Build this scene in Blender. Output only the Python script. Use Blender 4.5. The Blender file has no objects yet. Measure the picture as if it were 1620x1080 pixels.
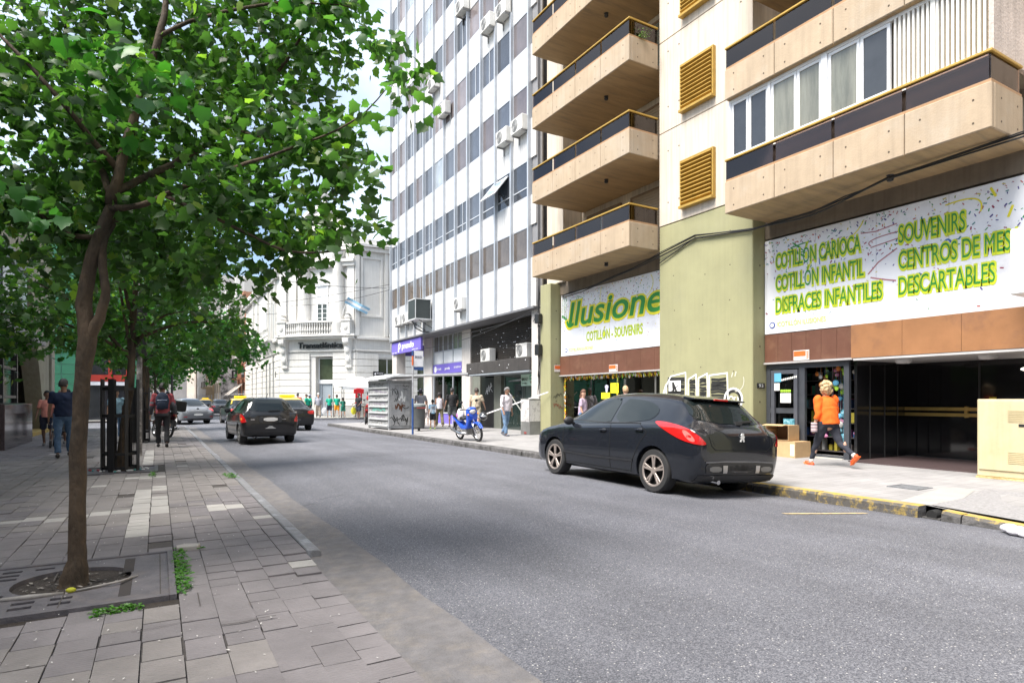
import bpy, bmesh, math, random
import numpy as np
from mathutils import Vector, Matrix, Euler
from mathutils.bvhtree import BVHTree
R = math.radians
random.seed(7); rng = np.random.default_rng(7)
SC = bpy.context.scene; COL = SC.collection
# ---------------------------------------------------------------- camera, sky, sun
CAMH = 1.45
cd = bpy.data.cameras.new('camera'); cam = bpy.data.objects.new('camera', cd); COL.objects.link(cam)
cam.location = (0, 0, CAMH); cam.rotation_euler = (R(90), 0, R(-30))
cd.sensor_width = 36; cd.lens = 21.556; cd.shift_y = 0.0568; cd.clip_start = 0.05; cd.clip_end = 2000
SC.camera = cam
SUN_EL, SUN_AZ = 58, 262      # compass-like: direction the light comes from, degrees clockwise from +Y
W = bpy.data.worlds.new('World'); SC.world = W; W.use_nodes = True
nt = W.node_tree; bg = nt.nodes['Background']
sky = nt.nodes.new('ShaderNodeTexSky'); sky.sky_type = 'NISHITA'; sky.sun_disc = False
sky.sun_elevation = R(SUN_EL); sky.sun_rotation = R(SUN_AZ); sky.air_density = 1.0; sky.dust_density = 1.6; sky.ozone_density = 1.0
tcn = nt.nodes.new('ShaderNodeTexCoord'); nz = nt.nodes.new('ShaderNodeTexNoise'); nz.inputs['Scale'].default_value = 2.2; nz.inputs['Detail'].default_value = 6
rp = nt.nodes.new('ShaderNodeValToRGB'); rp.color_ramp.elements[0].position = .40; rp.color_ramp.elements[1].position = .66
mx = nt.nodes.new('ShaderNodeMix'); mx.data_type = 'RGBA'; mx.inputs[7].default_value = (7.6, 8.4, 9.2, 1)
nt.links.new(tcn.outputs['Generated'], nz.inputs['Vector']); nt.links.new(nz.outputs['Fac'], rp.inputs['Fac'])
mth = nt.nodes.new('ShaderNodeMath'); mth.operation = 'MULTIPLY'; mth.inputs[1].default_value = .8
nt.links.new(rp.outputs['Color'], mth.inputs[0]); nt.links.new(mth.outputs[0], mx.inputs[0])
nt.links.new(sky.outputs[0], mx.inputs[6]); nt.links.new(mx.outputs[2], bg.inputs['Color'])
bg.inputs['Strength'].default_value = 0.083
sl = bpy.data.lights.new('sun', 'SUN'); sl.energy = 3.1; sl.angle = R(32); sl.color = (1, .95, .88)
so = bpy.data.objects.new('sun', sl); COL.objects.link(so)
az = R(SUN_AZ); el = R(SUN_EL)
sd = Vector((math.sin(az)*math.cos(el), math.cos(az)*math.cos(el), math.sin(el)))
so.rotation_euler = sd.to_track_quat('Z', 'Y').to_euler(); so.location = (0, 0, 60)
SC.view_settings.view_transform = 'Standard'; SC.view_settings.look = 'None'
SC.view_settings.exposure = 1.55; SC.view_settings.gamma = 1
# ---------------------------------------------------------------- materials
MATS = {}
def N(nt, t, **k):
    n = nt.nodes.new(t)
    for a, b in k.items(): setattr(n, a, b)
    return n
def PM(name, col, rough=.7, var=.18, scale=3.0, bump=.0, bscale=40, metal=0, streak=0, col2=None, c2amt=.5, c2scale=1.5, spec=.5, coat=0, island=0, emit=0, alpha=1, sub=None, stretch=(1,1,1), trans=0):
    if name in MATS: return MATS[name]
    m = bpy.data.materials.new(name); m.use_nodes = True; nt = m.node_tree; b = nt.nodes['Principled BSDF']; L = nt.links.new
    b.inputs['Roughness'].default_value = rough; b.inputs['Metallic'].default_value = metal
    b.inputs['Specular IOR Level'].default_value = spec; b.inputs['Coat Weight'].default_value = coat; b.inputs['Coat Roughness'].default_value = .04
    if trans: b.inputs['Transmission Weight'].default_value = trans
    if emit: b.inputs['Emission Color'].default_value = (*col, 1); b.inputs['Emission Strength'].default_value = emit
    tc = N(nt, 'ShaderNodeTexCoord'); mp = N(nt, 'ShaderNodeMapping'); L(tc.outputs['Object'], mp.inputs[0]); mp.inputs['Scale'].default_value = stretch
    n1 = N(nt, 'ShaderNodeTexNoise'); n1.inputs['Scale'].default_value = scale; n1.inputs['Detail'].default_value = 7; n1.inputs['Roughness'].default_value = .65
    L(mp.outputs[0], n1.inputs['Vector'])
    mr = N(nt, 'ShaderNodeMapRange'); mr.inputs[1].default_value = .3; mr.inputs[2].default_value = .7; mr.inputs[3].default_value = 1-var; mr.inputs[4].default_value = 1+var*.6
    L(n1.outputs['Fac'], mr.inputs[0])
    cur = None
    base = N(nt, 'ShaderNodeRGB'); base.outputs[0].default_value = (*col, 1); cur = base.outputs[0]
    if col2:
        n2 = N(nt, 'ShaderNodeTexNoise'); n2.inputs['Scale'].default_value = c2scale; n2.inputs['Detail'].default_value = 9; n2.inputs['Roughness'].default_value = .7
        L(mp.outputs[0], n2.inputs['Vector'])
        r2 = N(nt, 'ShaderNodeMapRange'); r2.inputs[1].default_value = 1-c2amt-.08; r2.inputs[2].default_value = 1-c2amt+.1; L(n2.outputs['Fac'], r2.inputs[0])
        mc = N(nt, 'ShaderNodeMix', data_type='RGBA'); L(r2.outputs[0], mc.inputs[0]); L(cur, mc.inputs[6]); mc.inputs[7].default_value = (*col2, 1); cur = mc.outputs[2]
    if streak:
        mp2 = N(nt, 'ShaderNodeMapping'); mp2.inputs['Scale'].default_value = (9, 9, .45); L(tc.outputs['Object'], mp2.inputs[0])
        n3 = N(nt, 'ShaderNodeTexNoise'); n3.inputs['Scale'].default_value = 1.3; n3.inputs['Detail'].default_value = 6; L(mp2.outputs[0], n3.inputs['Vector'])
        r3 = N(nt, 'ShaderNodeMapRange'); r3.inputs[1].default_value = .42; r3.inputs[2].default_value = .75; r3.inputs[3].default_value = 1; r3.inputs[4].default_value = 1-streak; L(n3.outputs['Fac'], r3.inputs[0])
        mm = N(nt, 'ShaderNodeMath', operation='MULTIPLY'); L(mr.outputs[0], mm.inputs[0]); L(r3.outputs[0], mm.inputs[1]); fac = mm.outputs[0]
    else: fac = mr.outputs[0]
    if island:
        g = N(nt, 'ShaderNodeNewGeometry'); r4 = N(nt, 'ShaderNodeMapRange'); r4.inputs[3].default_value = 1-island; r4.inputs[4].default_value = 1+island; L(g.outputs['Random Per Island'], r4.inputs[0])
        m4 = N(nt, 'ShaderNodeMath', operation='MULTIPLY'); L(fac, m4.inputs[0]); L(r4.outputs[0], m4.inputs[1]); fac = m4.outputs[0]
    vm = N(nt, 'ShaderNodeVectorMath', operation='SCALE'); L(cur, vm.inputs[0]); L(fac, vm.inputs['Scale']); L(vm.outputs[0], b.inputs['Base Color'])
    if rough > .15:
        rr = N(nt, 'ShaderNodeMapRange'); rr.inputs[3].default_value = max(0, rough-.08); rr.inputs[4].default_value = min(1, rough+.1); L(n1.outputs['Fac'], rr.inputs[0]); L(rr.outputs[0], b.inputs['Roughness'])
    if bump:
        nb = N(nt, 'ShaderNodeTexNoise'); nb.inputs['Scale'].default_value = bscale; nb.inputs['Detail'].default_value = 5; L(mp.outputs[0], nb.inputs['Vector'])
        bp = N(nt, 'ShaderNodeBump'); bp.inputs['Strength'].default_value = bump; bp.inputs['Distance'].default_value = .02; L(nb.outputs['Fac'], bp.inputs['Height']); L(bp.outputs[0], b.inputs['Normal'])
    m['b'] = 1; MATS[name] = m; return m
def leafmat(name, col, col2, tr=.35):
    m = bpy.data.materials.new(name); m.use_nodes = True; nt = m.node_tree; b = nt.nodes['Principled BSDF']; L = nt.links.new; out = nt.nodes['Material Output']
    g = N(nt, 'ShaderNodeNewGeometry'); cr = N(nt, 'ShaderNodeValToRGB'); e = cr.color_ramp.elements
    e[0].position = 0; e[0].color = (*[c*.55 for c in col], 1); e[1].position = 1; e[1].color = (*col2, 1)
    k = e.new(.55); k.color = (*col, 1); k = e.new(.9); k.color = (*[c*1.35 for c in col], 1)
    L(g.outputs['Random Per Island'], cr.inputs[0]); L(cr.outputs[0], b.inputs['Base Color']); b.inputs['Roughness'].default_value = .42; b.inputs['Specular IOR Level'].default_value = .45
    t = N(nt, 'ShaderNodeBsdfTranslucent'); sc = N(nt, 'ShaderNodeVectorMath', operation='MULTIPLY'); sc.inputs[1].default_value = (1.6, 2.2, .7); L(cr.outputs[0], sc.inputs[0]); L(sc.outputs[0], t.inputs['Color'])
    ms = N(nt, 'ShaderNodeMixShader'); ms.inputs[0].default_value = tr; L(b.outputs[0], ms.inputs[1]); L(t.outputs[0], ms.inputs[2]); L(ms.outputs[0], out.inputs['Surface'])
    return m
def glassmat(name, tint=(.8,.85,.85), rough=.02, mixf=.55, alpha_col=(.5,.5,.5)):
    # thin see-through pane: transparent tinted mixed with glossy by fresnel
    m = bpy.data.materials.new(name); m.use_nodes = True; nt = m.node_tree; L = nt.links.new; out = nt.nodes['Material Output']
    nt.nodes.remove(nt.nodes['Principled BSDF'])
    t = N(nt, 'ShaderNodeBsdfTransparent'); t.inputs[0].default_value = (*tint, 1)
    gl = N(nt, 'ShaderNodeBsdfGlossy'); gl.inputs['Roughness'].default_value = rough; gl.inputs[0].default_value = (*alpha_col, 1)
    fr = N(nt, 'ShaderNodeFresnel'); fr.inputs[0].default_value = 1.5
    mr = N(nt, 'ShaderNodeMapRange'); mr.inputs[3].default_value = mixf*.3; mr.inputs[4].default_value = 1.0; L(fr.outputs[0], mr.inputs[0])
    ms = N(nt, 'ShaderNodeMixShader'); L(mr.outputs[0], ms.inputs[0]); L(t.outputs[0], ms.inputs[1]); L(gl.outputs[0], ms.inputs[2]); L(ms.outputs[0], out.inputs[0])
    return m
# ---------------------------------------------------------------- mesh builder
class MB:
    def __init__(s): s.v = []; s.f = []; s.m = []; s.mi = 0
    def face(s, idx): s.f.append(tuple(idx)); s.m.append(s.mi)
    def poly(s, pts):
        b = len(s.v); s.v += [tuple(p) for p in pts]; s.face(range(b, b+len(pts))); return s
    def box(s, x0, x1, y0, y1, z0, z1):
        if x0 > x1: x0, x1 = x1, x0
        if y0 > y1: y0, y1 = y1, y0
        if z0 > z1: z0, z1 = z1, z0
        b = len(s.v); s.v += [(x0,y0,z0),(x1,y0,z0),(x1,y1,z0),(x0,y1,z0),(x0,y0,z1),(x1,y0,z1),(x1,y1,z1),(x0,y1,z1)]
        for q in ((0,3,2,1),(4,5,6,7),(0,1,5,4),(1,2,6,5),(2,3,7,6),(3,0,4,7)): s.face([b+i for i in q])
        return s
    def cbox(s, cx, cy, cz, sx, sy, sz): return s.box(cx-sx/2, cx+sx/2, cy-sy/2, cy+sy/2, cz-sz/2, cz+sz/2)
    def obox(s, c, ax, ay, az):      # oriented box: centre and half-axis vectors
        c = Vector(c); ax = Vector(ax); ay = Vector(ay); az = Vector(az); b = len(s.v)
        for k in (-1, 1):
            for i, j in ((-1,-1),(1,-1),(1,1),(-1,1)): s.v.append(tuple(c+ax*i+ay*j+az*k))
        for q in ((0,3,2,1),(4,5,6,7),(0,1,5,4),(1,2,6,5),(2,3,7,6),(3,0,4,7)): s.face([b+i for i in q])
        return s
    def beam(s, p, q, w, h, up=(0,0,1)):
        p = Vector(p); q = Vector(q); d = (q-p); L = d.length; d.normalize(); u = Vector(up); sd = d.cross(u)
        if sd.length < 1e-4: sd = d.cross(Vector((1,0,0)))
        sd.normalize(); u = sd.cross(d).normalized()
        return s.obox((p+q)/2, d*L/2, sd*w/2, u*h/2)
    def ring(s, c, d, r, n, up=None):
        d = Vector(d).normalized(); a = d.orthogonal().normalized() if up is None else (Vector(up)-d*Vector(up).dot(d)).normalized(); bb = d.cross(a)
        b = len(s.v)
        for i in range(n):
            t = 2*math.pi*i/n; s.v.append(tuple(Vector(c)+a*math.cos(t)*r+bb*math.sin(t)*r))
        return b
    def tube(s, pts, rad, n=8, caps=True):
        pts = [Vector(p) for p in pts]; k = len(pts)
        if not hasattr(rad, '__len__'): rad = [rad]*k
        up = None; rings = []
        for i, p in enumerate(pts):
            d = (pts[min(i+1,k-1)]-pts[max(i-1,0)])
            if d.length < 1e-6: d = Vector((0,0,1))
            d.normalize()
            if up is None: up = d.orthogonal().normalized()
            up = (up-d*up.dot(d))
            if up.length < 1e-4: up = d.orthogonal()
            up.normalize(); rings.append(s.ring(p, d, rad[i], n, up))
        for a, b in zip(rings, rings[1:]):
            for i in range(n): j = (i+1) % n; s.face((a+i, a+j, b+j, b+i))
        if caps: s.face([rings[0]+i for i in range(n)][::-1]); s.face([rings[-1]+i for i in range(n)])
        return s
    def cyl(s, p, q, r, r2=None, n=16): return s.tube([p, q], [r, r if r2 is None else r2], n)
    def lathe(s, c, prof, n=24, axis='z', caps=True):   # prof: (r, h) pairs
        rings = []
        for r, h in prof:
            b = len(s.v)
            for i in range(n):
                t = 2*math.pi*i/n; a, bb = r*math.cos(t), r*math.sin(t)
                p = (a, bb, h) if axis == 'z' else ((a, h, bb) if axis == 'y' else (h, a, bb))
                s.v.append((c[0]+p[0], c[1]+p[1], c[2]+p[2]))
            rings.append(b)
        for a, b in zip(rings, rings[1:]):
            for i in range(n): j = (i+1) % n; s.face((a+i, a+j, b+j, b+i))
        if caps and prof[0][0] > 1e-5: s.face([rings[0]+i for i in range(n)][::-1])
        if caps and prof[-1][0] > 1e-5: s.face([rings[-1]+i for i in range(n)])
        return s
    def ell(s, c, r, n=12, m=8, rot=None):
        if not hasattr(r, '__len__'): r = (r, r, r)
        b = len(s.v); c = Vector(c)
        for j in range(m+1):
            ph = math.pi*j/m
            for i in range(n):
                th = 2*math.pi*i/n; p = Vector((r[0]*math.sin(ph)*math.cos(th), r[1]*math.sin(ph)*math.sin(th), r[2]*math.cos(ph)))
                if rot is not None: p = rot @ p
                s.v.append(tuple(c+p))
        for j in range(m):
            for i in range(n):
                k = (i+1) % n; s.face((b+j*n+i, b+(j+1)*n+i, b+(j+1)*n+k, b+j*n+k))
        return s
    def prism(s, poly, axis, a0, a1):   # 2D polygon extruded along an axis
        def P(u, w, a): return {'x': (a, u, w), 'y': (u, a, w), 'z': (u, w, a)}[axis]
        b = len(s.v); n = len(poly)
        s.v += [P(u, w, a0) for u, w in poly] + [P(u, w, a1) for u, w in poly]
        s.face([b+i for i in range(n)][::-1]); s.face([b+n+i for i in range(n)])
        for i in range(n): j = (i+1) % n; s.face((b+i, b+j, b+n+j, b+n+i))
        return s
    def frame(s, axis, c0, c1, a0, a1, b0, b1, w):   # rectangular frame lying in a plane; axis = normal; thickness c0..c1
        def B(p0, p1, q0, q1):
            if axis == 'x': s.box(c0, c1, p0, p1, q0, q1)
            elif axis == 'y': s.box(p0, p1, c0, c1, q0, q1)
            else: s.box(p0, p1, q0, q1, c0, c1)
        a0, a1 = sorted((a0, a1)); b0, b1 = sorted((b0, b1))
        B(a0, a0+w, b0, b1); B(a1-w, a1, b0, b1); B(a0+w, a1-w, b0, b0+w); B(a0+w, a1-w, b1-w, b1); return s
    def xf(s, M, start=0):
        for i in range(start, len(s.v)): s.v[i] = tuple(M @ Vector(s.v[i]))
        return s
    def obj(s, name, mats, parent=None, smooth=False, bevel=0, world=False, bseg=1, fix=True):
        me = bpy.data.meshes.new(name); off = Vector((0,0,0))
        if parent is not None and world: off = Vector(ROOTS[parent.name])
        me.from_pydata([(v[0]-off.x, v[1]-off.y, v[2]-off.z) for v in s.v], [], s.f)
        if not isinstance(mats, (list, tuple)): mats = [mats]
        for m in mats: me.materials.append(m)
        if len(mats) > 1: me.polygons.foreach_set('material_index', s.m)
        if fix:
            bm = bmesh.new(); bm.from_mesh(me); bmesh.ops.recalc_face_normals(bm, faces=bm.faces); bm.to_mesh(me); bm.free()
        if smooth: me.polygons.foreach_set('use_smooth', [True]*len(me.polygons))
        me.update()
        o = bpy.data.objects.new(name, me); COL.objects.link(o)
        if smooth and smooth != 'all':
            try: me.set_sharp_from_angle(angle=R(38))
            except Exception: pass
        if parent is not None: o.parent = parent
        if bevel:
            b = o.modifiers.new('bevel', 'BEVEL'); b.width = bevel; b.segments = bseg; b.limit_method = 'ANGLE'; b.angle_limit = R(40)
        return o
ROOTS = {}
def islands(mb):   # split a builder into its loose pieces
    par = list(range(len(mb.v)))
    def fd(a):
        while par[a] != a: par[a] = par[par[a]]; a = par[a]
        return a
    for f in mb.f:
        for i in f[1:]: par[fd(i)] = fd(f[0])
    out = {}
    for f in mb.f: out.setdefault(fd(f[0]), []).append(f)
    R_ = []
    for fs in out.values():
        m = MB(); idx = {}
        for f in fs:
            for i in f:
                if i not in idx: idx[i] = len(m.v); m.v.append(mb.v[i])
            m.face([idx[i] for i in f])
        R_.append(m)
    return R_
def T(name, label, cat, loc=(0,0,0), rz=0, group=None):
    o = bpy.data.objects.new(name, None); COL.objects.link(o); o.empty_display_size = .2
    o.location = loc; o.rotation_euler = (0, 0, rz); o['label'] = label; o['category'] = cat
    if group: o['group'] = group
    ROOTS[o.name] = tuple(loc); return o
def tag(o, label, cat, group=None):
    o['label'] = label; o['category'] = cat
    if group: o['group'] = group
    return o
def struct(o): o['kind'] = 'structure'; return o
def stuff(o, label=None, cat=None):
    o['kind'] = 'stuff'
    if label: o['label'] = label; o['category'] = cat
    return o
def dup(root, loc, rz=0, label=None, scale=None):
    r = root.copy(); COL.objects.link(r); r.location = loc; r.rotation_euler = (0, 0, rz); ROOTS[r.name] = tuple(loc)
    if label: r['label'] = label
    if scale: r.scale = scale
    for ch in list(root.children):
        c = ch.copy(); COL.objects.link(c); c.parent = r
        for g in list(ch.children): d = g.copy(); COL.objects.link(d); d.parent = c
    return r
def text(s, name, mat, parent, org, right, up, width=None, height=None, shear=0, depth=.004, off=0, world=True, align='LEFT', bold=0, sx=1.0):
    cu = bpy.data.curves.new('t', 'FONT'); cu.body = s; cu.shear = shear; cu.extrude = depth; cu.offset = off; cu.align_x = 'LEFT'; cu.resolution_u = 4
    to = bpy.data.objects.new('t', cu); COL.objects.link(to)
    bpy.context.view_layer.update()
    me = bpy.data.meshes.new_from_object(to.evaluated_get(bpy.context.evaluated_depsgraph_get()))
    COL.objects.unlink(to); bpy.data.objects.remove(to); bpy.data.curves.remove(cu)
    n = len(me.vertices); co = np.empty(n*3); me.vertices.foreach_get('co', co); co = co.reshape(n, 3)
    x0, x1 = co[:,0].min(), co[:,0].max(); h = .7   # cap height of a size-1 font is about 0.7
    k = (height or .3)/h; kx = k*sx
    if width: kx = width/(x1-x0)
    right = np.array(right, float); up = np.array(up, float); nrm = np.cross(right, up)
    lx = co[:,0]*kx if align == 'KEEP' else (co[:,0]-x0)*kx
    if align == 'CENTER': lx = lx-(x1-x0)*kx/2
    P = np.array(org, float)+np.outer(lx, right)+np.outer(co[:,1]*k, up)+np.outer(co[:,2], nrm)
    if parent is not None and world: P = P-np.array(ROOTS[parent.name])
    me.vertices.foreach_set('co', P.ravel()); me.update(); me.name = name
    me.materials.clear(); me.materials.append(mat)
    o = bpy.data.objects.new(name, me); COL.objects.link(o)
    if parent is not None: o.parent = parent
    return o
def ribbon(mb, pts, w, org, right, up, lift=0.003):   # flat painted stroke on a plane
    right = Vector(right); up = Vector(up); org = Vector(org)+right.cross(up)*lift
    P = [Vector((p[0], p[1])) for p in pts]
    for i in range(len(P)-1):
        a, b = P[i], P[i+1]; d = (b-a)
        if d.length < 1e-5: continue
        d.normalize(); n = Vector((-d.y, d.x))*w/2; a2 = a-d*w*.25; b2 = b+d*w*.25
        mb.poly([org+right*q.x+up*q.y for q in (a2-n, b2-n, b2+n, a2+n)])
        org = org+right.cross(up)*.00004
def arc(cx, cy, rx, ry, a0, a1, n=10): return [(cx+rx*math.cos(R(a0+(a1-a0)*i/n)), cy+ry*math.sin(R(a0+(a1-a0)*i/n))) for i in range(n+1)]
def smallprint(name, mat, parent, org, right, w, h, seed=1):
    mb = MB(); r = random.Random(seed); x = 0; R_ = Vector(right); U = Vector((0,0,1)); N_ = R_.cross(U)*.001; O = Vector(org)
    while x < w-h*.3:
        g = h*r.uniform(.35,.6)
        if r.random() < .12: x += g; continue
        mb.obox(O+R_*(x+g*.12)+U*h/2, R_*h*.07, U*h*.5, N_)
        k = r.random()
        if k < .7: mb.obox(O+R_*(x+g*.45)+U*h*r.choice([.06,.94,.5]), R_*g*.35, U*h*.08, N_*.9)
        if k > .35: mb.obox(O+R_*(x+g*.78)+U*h/2, R_*h*.06, U*h*r.uniform(.3,.5), N_*.8)
        x += g+h*.12
    return mb.obj(name, mat, parent, fix=False)
RX = (0,-1,0); UZ = (0,0,1)    # reading direction on walls facing -X
def bez(p0, p1, p2, n=10):
    p0, p1, p2 = Vector(p0), Vector(p1), Vector(p2)
    return [tuple(p0*(1-t)**2+p1*2*t*(1-t)+p2*t*t) for t in [i/n for i in range(n+1)]]
def sag(a, b, s, n=12):
    a, b = Vector(a), Vector(b); return [tuple(a.lerp(b, t)-Vector((0,0,s*4*t*(1-t)))) for t in [i/n for i in range(n+1)]]
# ---------------------------------------------------------------- ground materials
def asphalt():
    m = bpy.data.materials.new('asphalt'); m.use_nodes = True; nt = m.node_tree; b = nt.nodes['Principled BSDF']; L = nt.links.new
    tc = N(nt, 'ShaderNodeTexCoord'); o = tc.outputs['Object']
    v = N(nt, 'ShaderNodeTexVoronoi'); v.inputs['Scale'].default_value = 150; L(o, v.inputs['Vector'])
    v2 = N(nt, 'ShaderNodeTexVoronoi'); v2.inputs['Scale'].default_value = 55; v2.inputs['Randomness'].default_value = 1; L(o, v2.inputs['Vector'])
    nn = N(nt, 'ShaderNodeTexNoise'); nn.inputs['Scale'].default_value = .8; nn.inputs['Detail'].default_value = 8; L(o, nn.inputs['Vector'])
    mp = N(nt, 'ShaderNodeMapping'); mp.inputs['Scale'].default_value = (1.6, .12, 1); L(o, mp.inputs[0])
    nl = N(nt, 'ShaderNodeTexNoise'); nl.inputs['Scale'].default_value = 1; nl.inputs['Detail'].default_value = 4; L(mp.outputs[0], nl.inputs['Vector'])
    cr = N(nt, 'ShaderNodeValToRGB'); e = cr.color_ramp.elements; e[0].position = 0; e[0].color = (.056,.058,.072,1); e[1].position = 1; e[1].color = (.20,.203,.225,1)
    k = e.new(.5); k.color = (.108,.110,.126,1)
    sep = N(nt, 'ShaderNodeSeparateColor'); L(v.outputs['Color'], sep.inputs[0]); L(sep.outputs[0], cr.inputs[0])
    # sparse bright stones
    s2 = N(nt, 'ShaderNodeSeparateColor'); L(v2.outputs['Color'], s2.inputs[0])
    g1 = N(nt, 'ShaderNodeMath', operation='GREATER_THAN'); g1.inputs[1].default_value = .86; L(s2.outputs[0], g1.inputs[0])
    g2 = N(nt, 'ShaderNodeMath', operation='LESS_THAN'); g2.inputs[1].default_value = .26; L(v2.outputs['Distance'], g2.inputs[0])
    gm = N(nt, 'ShaderNodeMath', operation='MULTIPLY'); L(g1.outputs[0], gm.inputs[0]); L(g2.outputs[0], gm.inputs[1])
    mc = N(nt, 'ShaderNodeMix', data_type='RGBA'); L(gm.outputs[0], mc.inputs[0]); L(cr.outputs[0], mc.inputs[6]); mc.inputs[7].default_value = (.42,.41,.40,1)
    r1 = N(nt, 'ShaderNodeMapRange'); r1.inputs[1].default_value = .3; r1.inputs[2].default_value = .7; r1.inputs[3].default_value = .84; r1.inputs[4].default_value = 1.12; L(nn.outputs['Fac'], r1.inputs[0])
    r2 = N(nt, 'ShaderNodeMapRange'); r2.inputs[1].default_value = .35; r2.inputs[2].default_value = .65; r2.inputs[3].default_value = .86; r2.inputs[4].default_value = 1.12; L(nl.outputs['Fac'], r2.inputs[0])
    mm = N(nt, 'ShaderNodeMath', operation='MULTIPLY'); L(r1.outputs[0], mm.inputs[0]); L(r2.outputs[0], mm.inputs[1])
    vm = N(nt, 'ShaderNodeVectorMath', operation='SCALE'); L(mc.outputs[2], vm.inputs[0]); L(mm.outputs[0], vm.inputs['Scale']); L(vm.outputs[0], b.inputs['Base Color'])
    b.inputs['Roughness'].default_value = .72
    bp = N(nt, 'ShaderNodeBump'); bp.inputs['Strength'].default_value = .55; bp.inputs['Distance'].default_value = .008; L(v.outputs['Distance'], bp.inputs['Height']); L(bp.outputs[0], b.inputs['Normal'])
    return m
def tilemat(name, col, col2):   # ribbed cement tile; ribs run along X
    m = PM(name, col, .8, .22, 2.2, .0, col2=col2, c2amt=.42, c2scale=.9, island=.06); nt = m.node_tree; L = nt.links.new; b = nt.nodes['Principled BSDF']
    tc = N(nt, 'ShaderNodeTexCoord'); w = N(nt, 'ShaderNodeTexWave', wave_type='BANDS', bands_direction='Y'); w.inputs['Scale'].default_value = 11.5; w.inputs['Distortion'].default_value = .9; w.inputs['Detail'].default_value = 2; w.inputs['Detail Scale'].default_value = 1.5
    L(tc.outputs['Object'], w.inputs['Vector'])
    nb = N(nt, 'ShaderNodeTexNoise'); nb.inputs['Scale'].default_value = 60; nb.inputs['Detail'].default_value = 4; L(tc.outputs['Object'], nb.inputs['Vector'])
    n2 = N(nt, 'ShaderNodeTexNoise'); n2.inputs['Scale'].default_value = 1.4; L(tc.outputs['Object'], n2.inputs['Vector'])
    r = N(nt, 'ShaderNodeMapRange'); r.inputs[1].default_value = .4; r.inputs[2].default_value = .62; L(n2.outputs['Fac'], r.inputs[0])
    mu = N(nt, 'ShaderNodeMath', operation='MULTIPLY'); L(w.outputs['Fac'], mu.inputs[0]); L(r.outputs[0], mu.inputs[1])
    ad = N(nt, 'ShaderNodeMath', operation='ADD'); L(mu.outputs[0], ad.inputs[0]); L(nb.outputs['Fac'], ad.inputs[1])
    bp = N(nt, 'ShaderNodeBump'); bp.inputs['Strength'].default_value = .75; bp.inputs['Distance'].default_value = .006; L(ad.outputs[0], bp.inputs['Height']); L(bp.outputs[0], b.inputs['Normal'])
    return m
A = asphalt()
M_ground = PM('ground_grey', (.12,.115,.11), .9, .2, .5)
g = MB(); g.poly([(-400,-300,-.06),(400,-300,-.06),(400,600,-.06),(-400,600,-.06)]); struct(g.obj('ground', M_ground))
# road: crowned sheet, then the crossing street
def roadz(x): 
    P = [(1.0,.055),(1.7,.07),(3.2,.12),(5.0,.125),(6.4,.09),(7.5,.03),(8.1,0)]
    return float(np.interp(x, [p[0] for p in P], [p[1] for p in P]))
xs = [1.58,2.2,3.2,4,5,5.8,6.4,7,7.5,8.14]; ys = [-12,-4,0,4,8,12,16,20,25,30,34.4]
mb = MB()
def sheet(mb, xs, ys, fz):
    b = len(mb.v)
    for y in ys:
        for x in xs: mb.v.append((x, y, fz(x, y)))
    n = len(xs)
    for j in range(len(ys)-1):
        for i in range(n-1): mb.face((b+j*n+i, b+j*n+i+1, b+(j+1)*n+i+1, b+(j+1)*n+i))
sheet(mb, xs, ys, lambda x, y: roadz(x))
struct(mb.obj('road', A, smooth='all'))
mb = MB(); xs2 = [-60,-20,-4,1.0]+[1.7,3.2,5,6.4,7.5,8.14]+[9,12,20,60]
sheet(mb, xs2, [34.4,36,39,42,44.6], lambda x, y: (roadz(x) if 1 <= x <= 8.14 else (.05 if x < 1 else .0))*(1 if y < 35 or y > 44 else .9))
struct(mb.obj('cross_street', A, smooth='all'))
mb = MB(); sheet(mb, [1.0,3,5,7.0], [44.6,60,90,140,260], lambda x, y: .06)
struct(mb.obj('far_road', A))
# gutter: pale dusty concrete strip beside the left kerb
M_gut = PM('gutter_concrete', (.165,.158,.162), .88, .25, 9, .6, 70, col2=(.20,.183,.172), c2amt=.47, c2scale=7)
mb = MB(); 
ysg = [ -12+ .5*i for i in range(94)]
for a, b_ in zip(ysg, ysg[1:]):
    wa = 1.63+.015*math.sin(a*1.3)+.012*math.sin(a*4.1); wb = 1.63+.015*math.sin(b_*1.3)+.012*math.sin(b_*4.1)
    mb.poly([(1.05,a,.062),(wa,a,.078),(wb,b_,.078),(1.05,b_,.062)])
struct(mb.obj('gutter', M_gut))
# left pavement: every tile a little block of its own
TA = tilemat('pavement_tile_shaded', (.205,.188,.192), (.172,.157,.160)); TB = tilemat('pavement_tile_warm', (.240,.220,.210), (.195,.179,.174))  # cool tone darkened for tree shade near the camera; warm tone lighter
TC = PM('new_tile', (.42,.40,.375), .8, .12, 4, .3, 70, island=.08)
GR = PM('joint_dirt', (.085,.075,.07), .95, .3, 8, .4, 50)
mb = MB(); mb.box(-4.3,.35,-12,34.3,-.05,.116); mb.box(.351,1.1,5.4,34.3,-.05,.116); mb.box(.351,1.15,-12,5.4,-.05,.05); mb.box(-4.3,1.2,44.8,200,-.05,.13); mb.box(-70,-4.3,-12,34.3,-.05,.10); struct(mb.obj('pavement_bed', GR))
mb = MB(); r = random.Random(3)
tw = .2
ncol = int(5.3/tw)
def zt(x, y):
    z = .13
    if y < 5.6: z -= max(0, (x-.35))*.055*min(1, (5.6-y)/.8)
    return z
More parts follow.
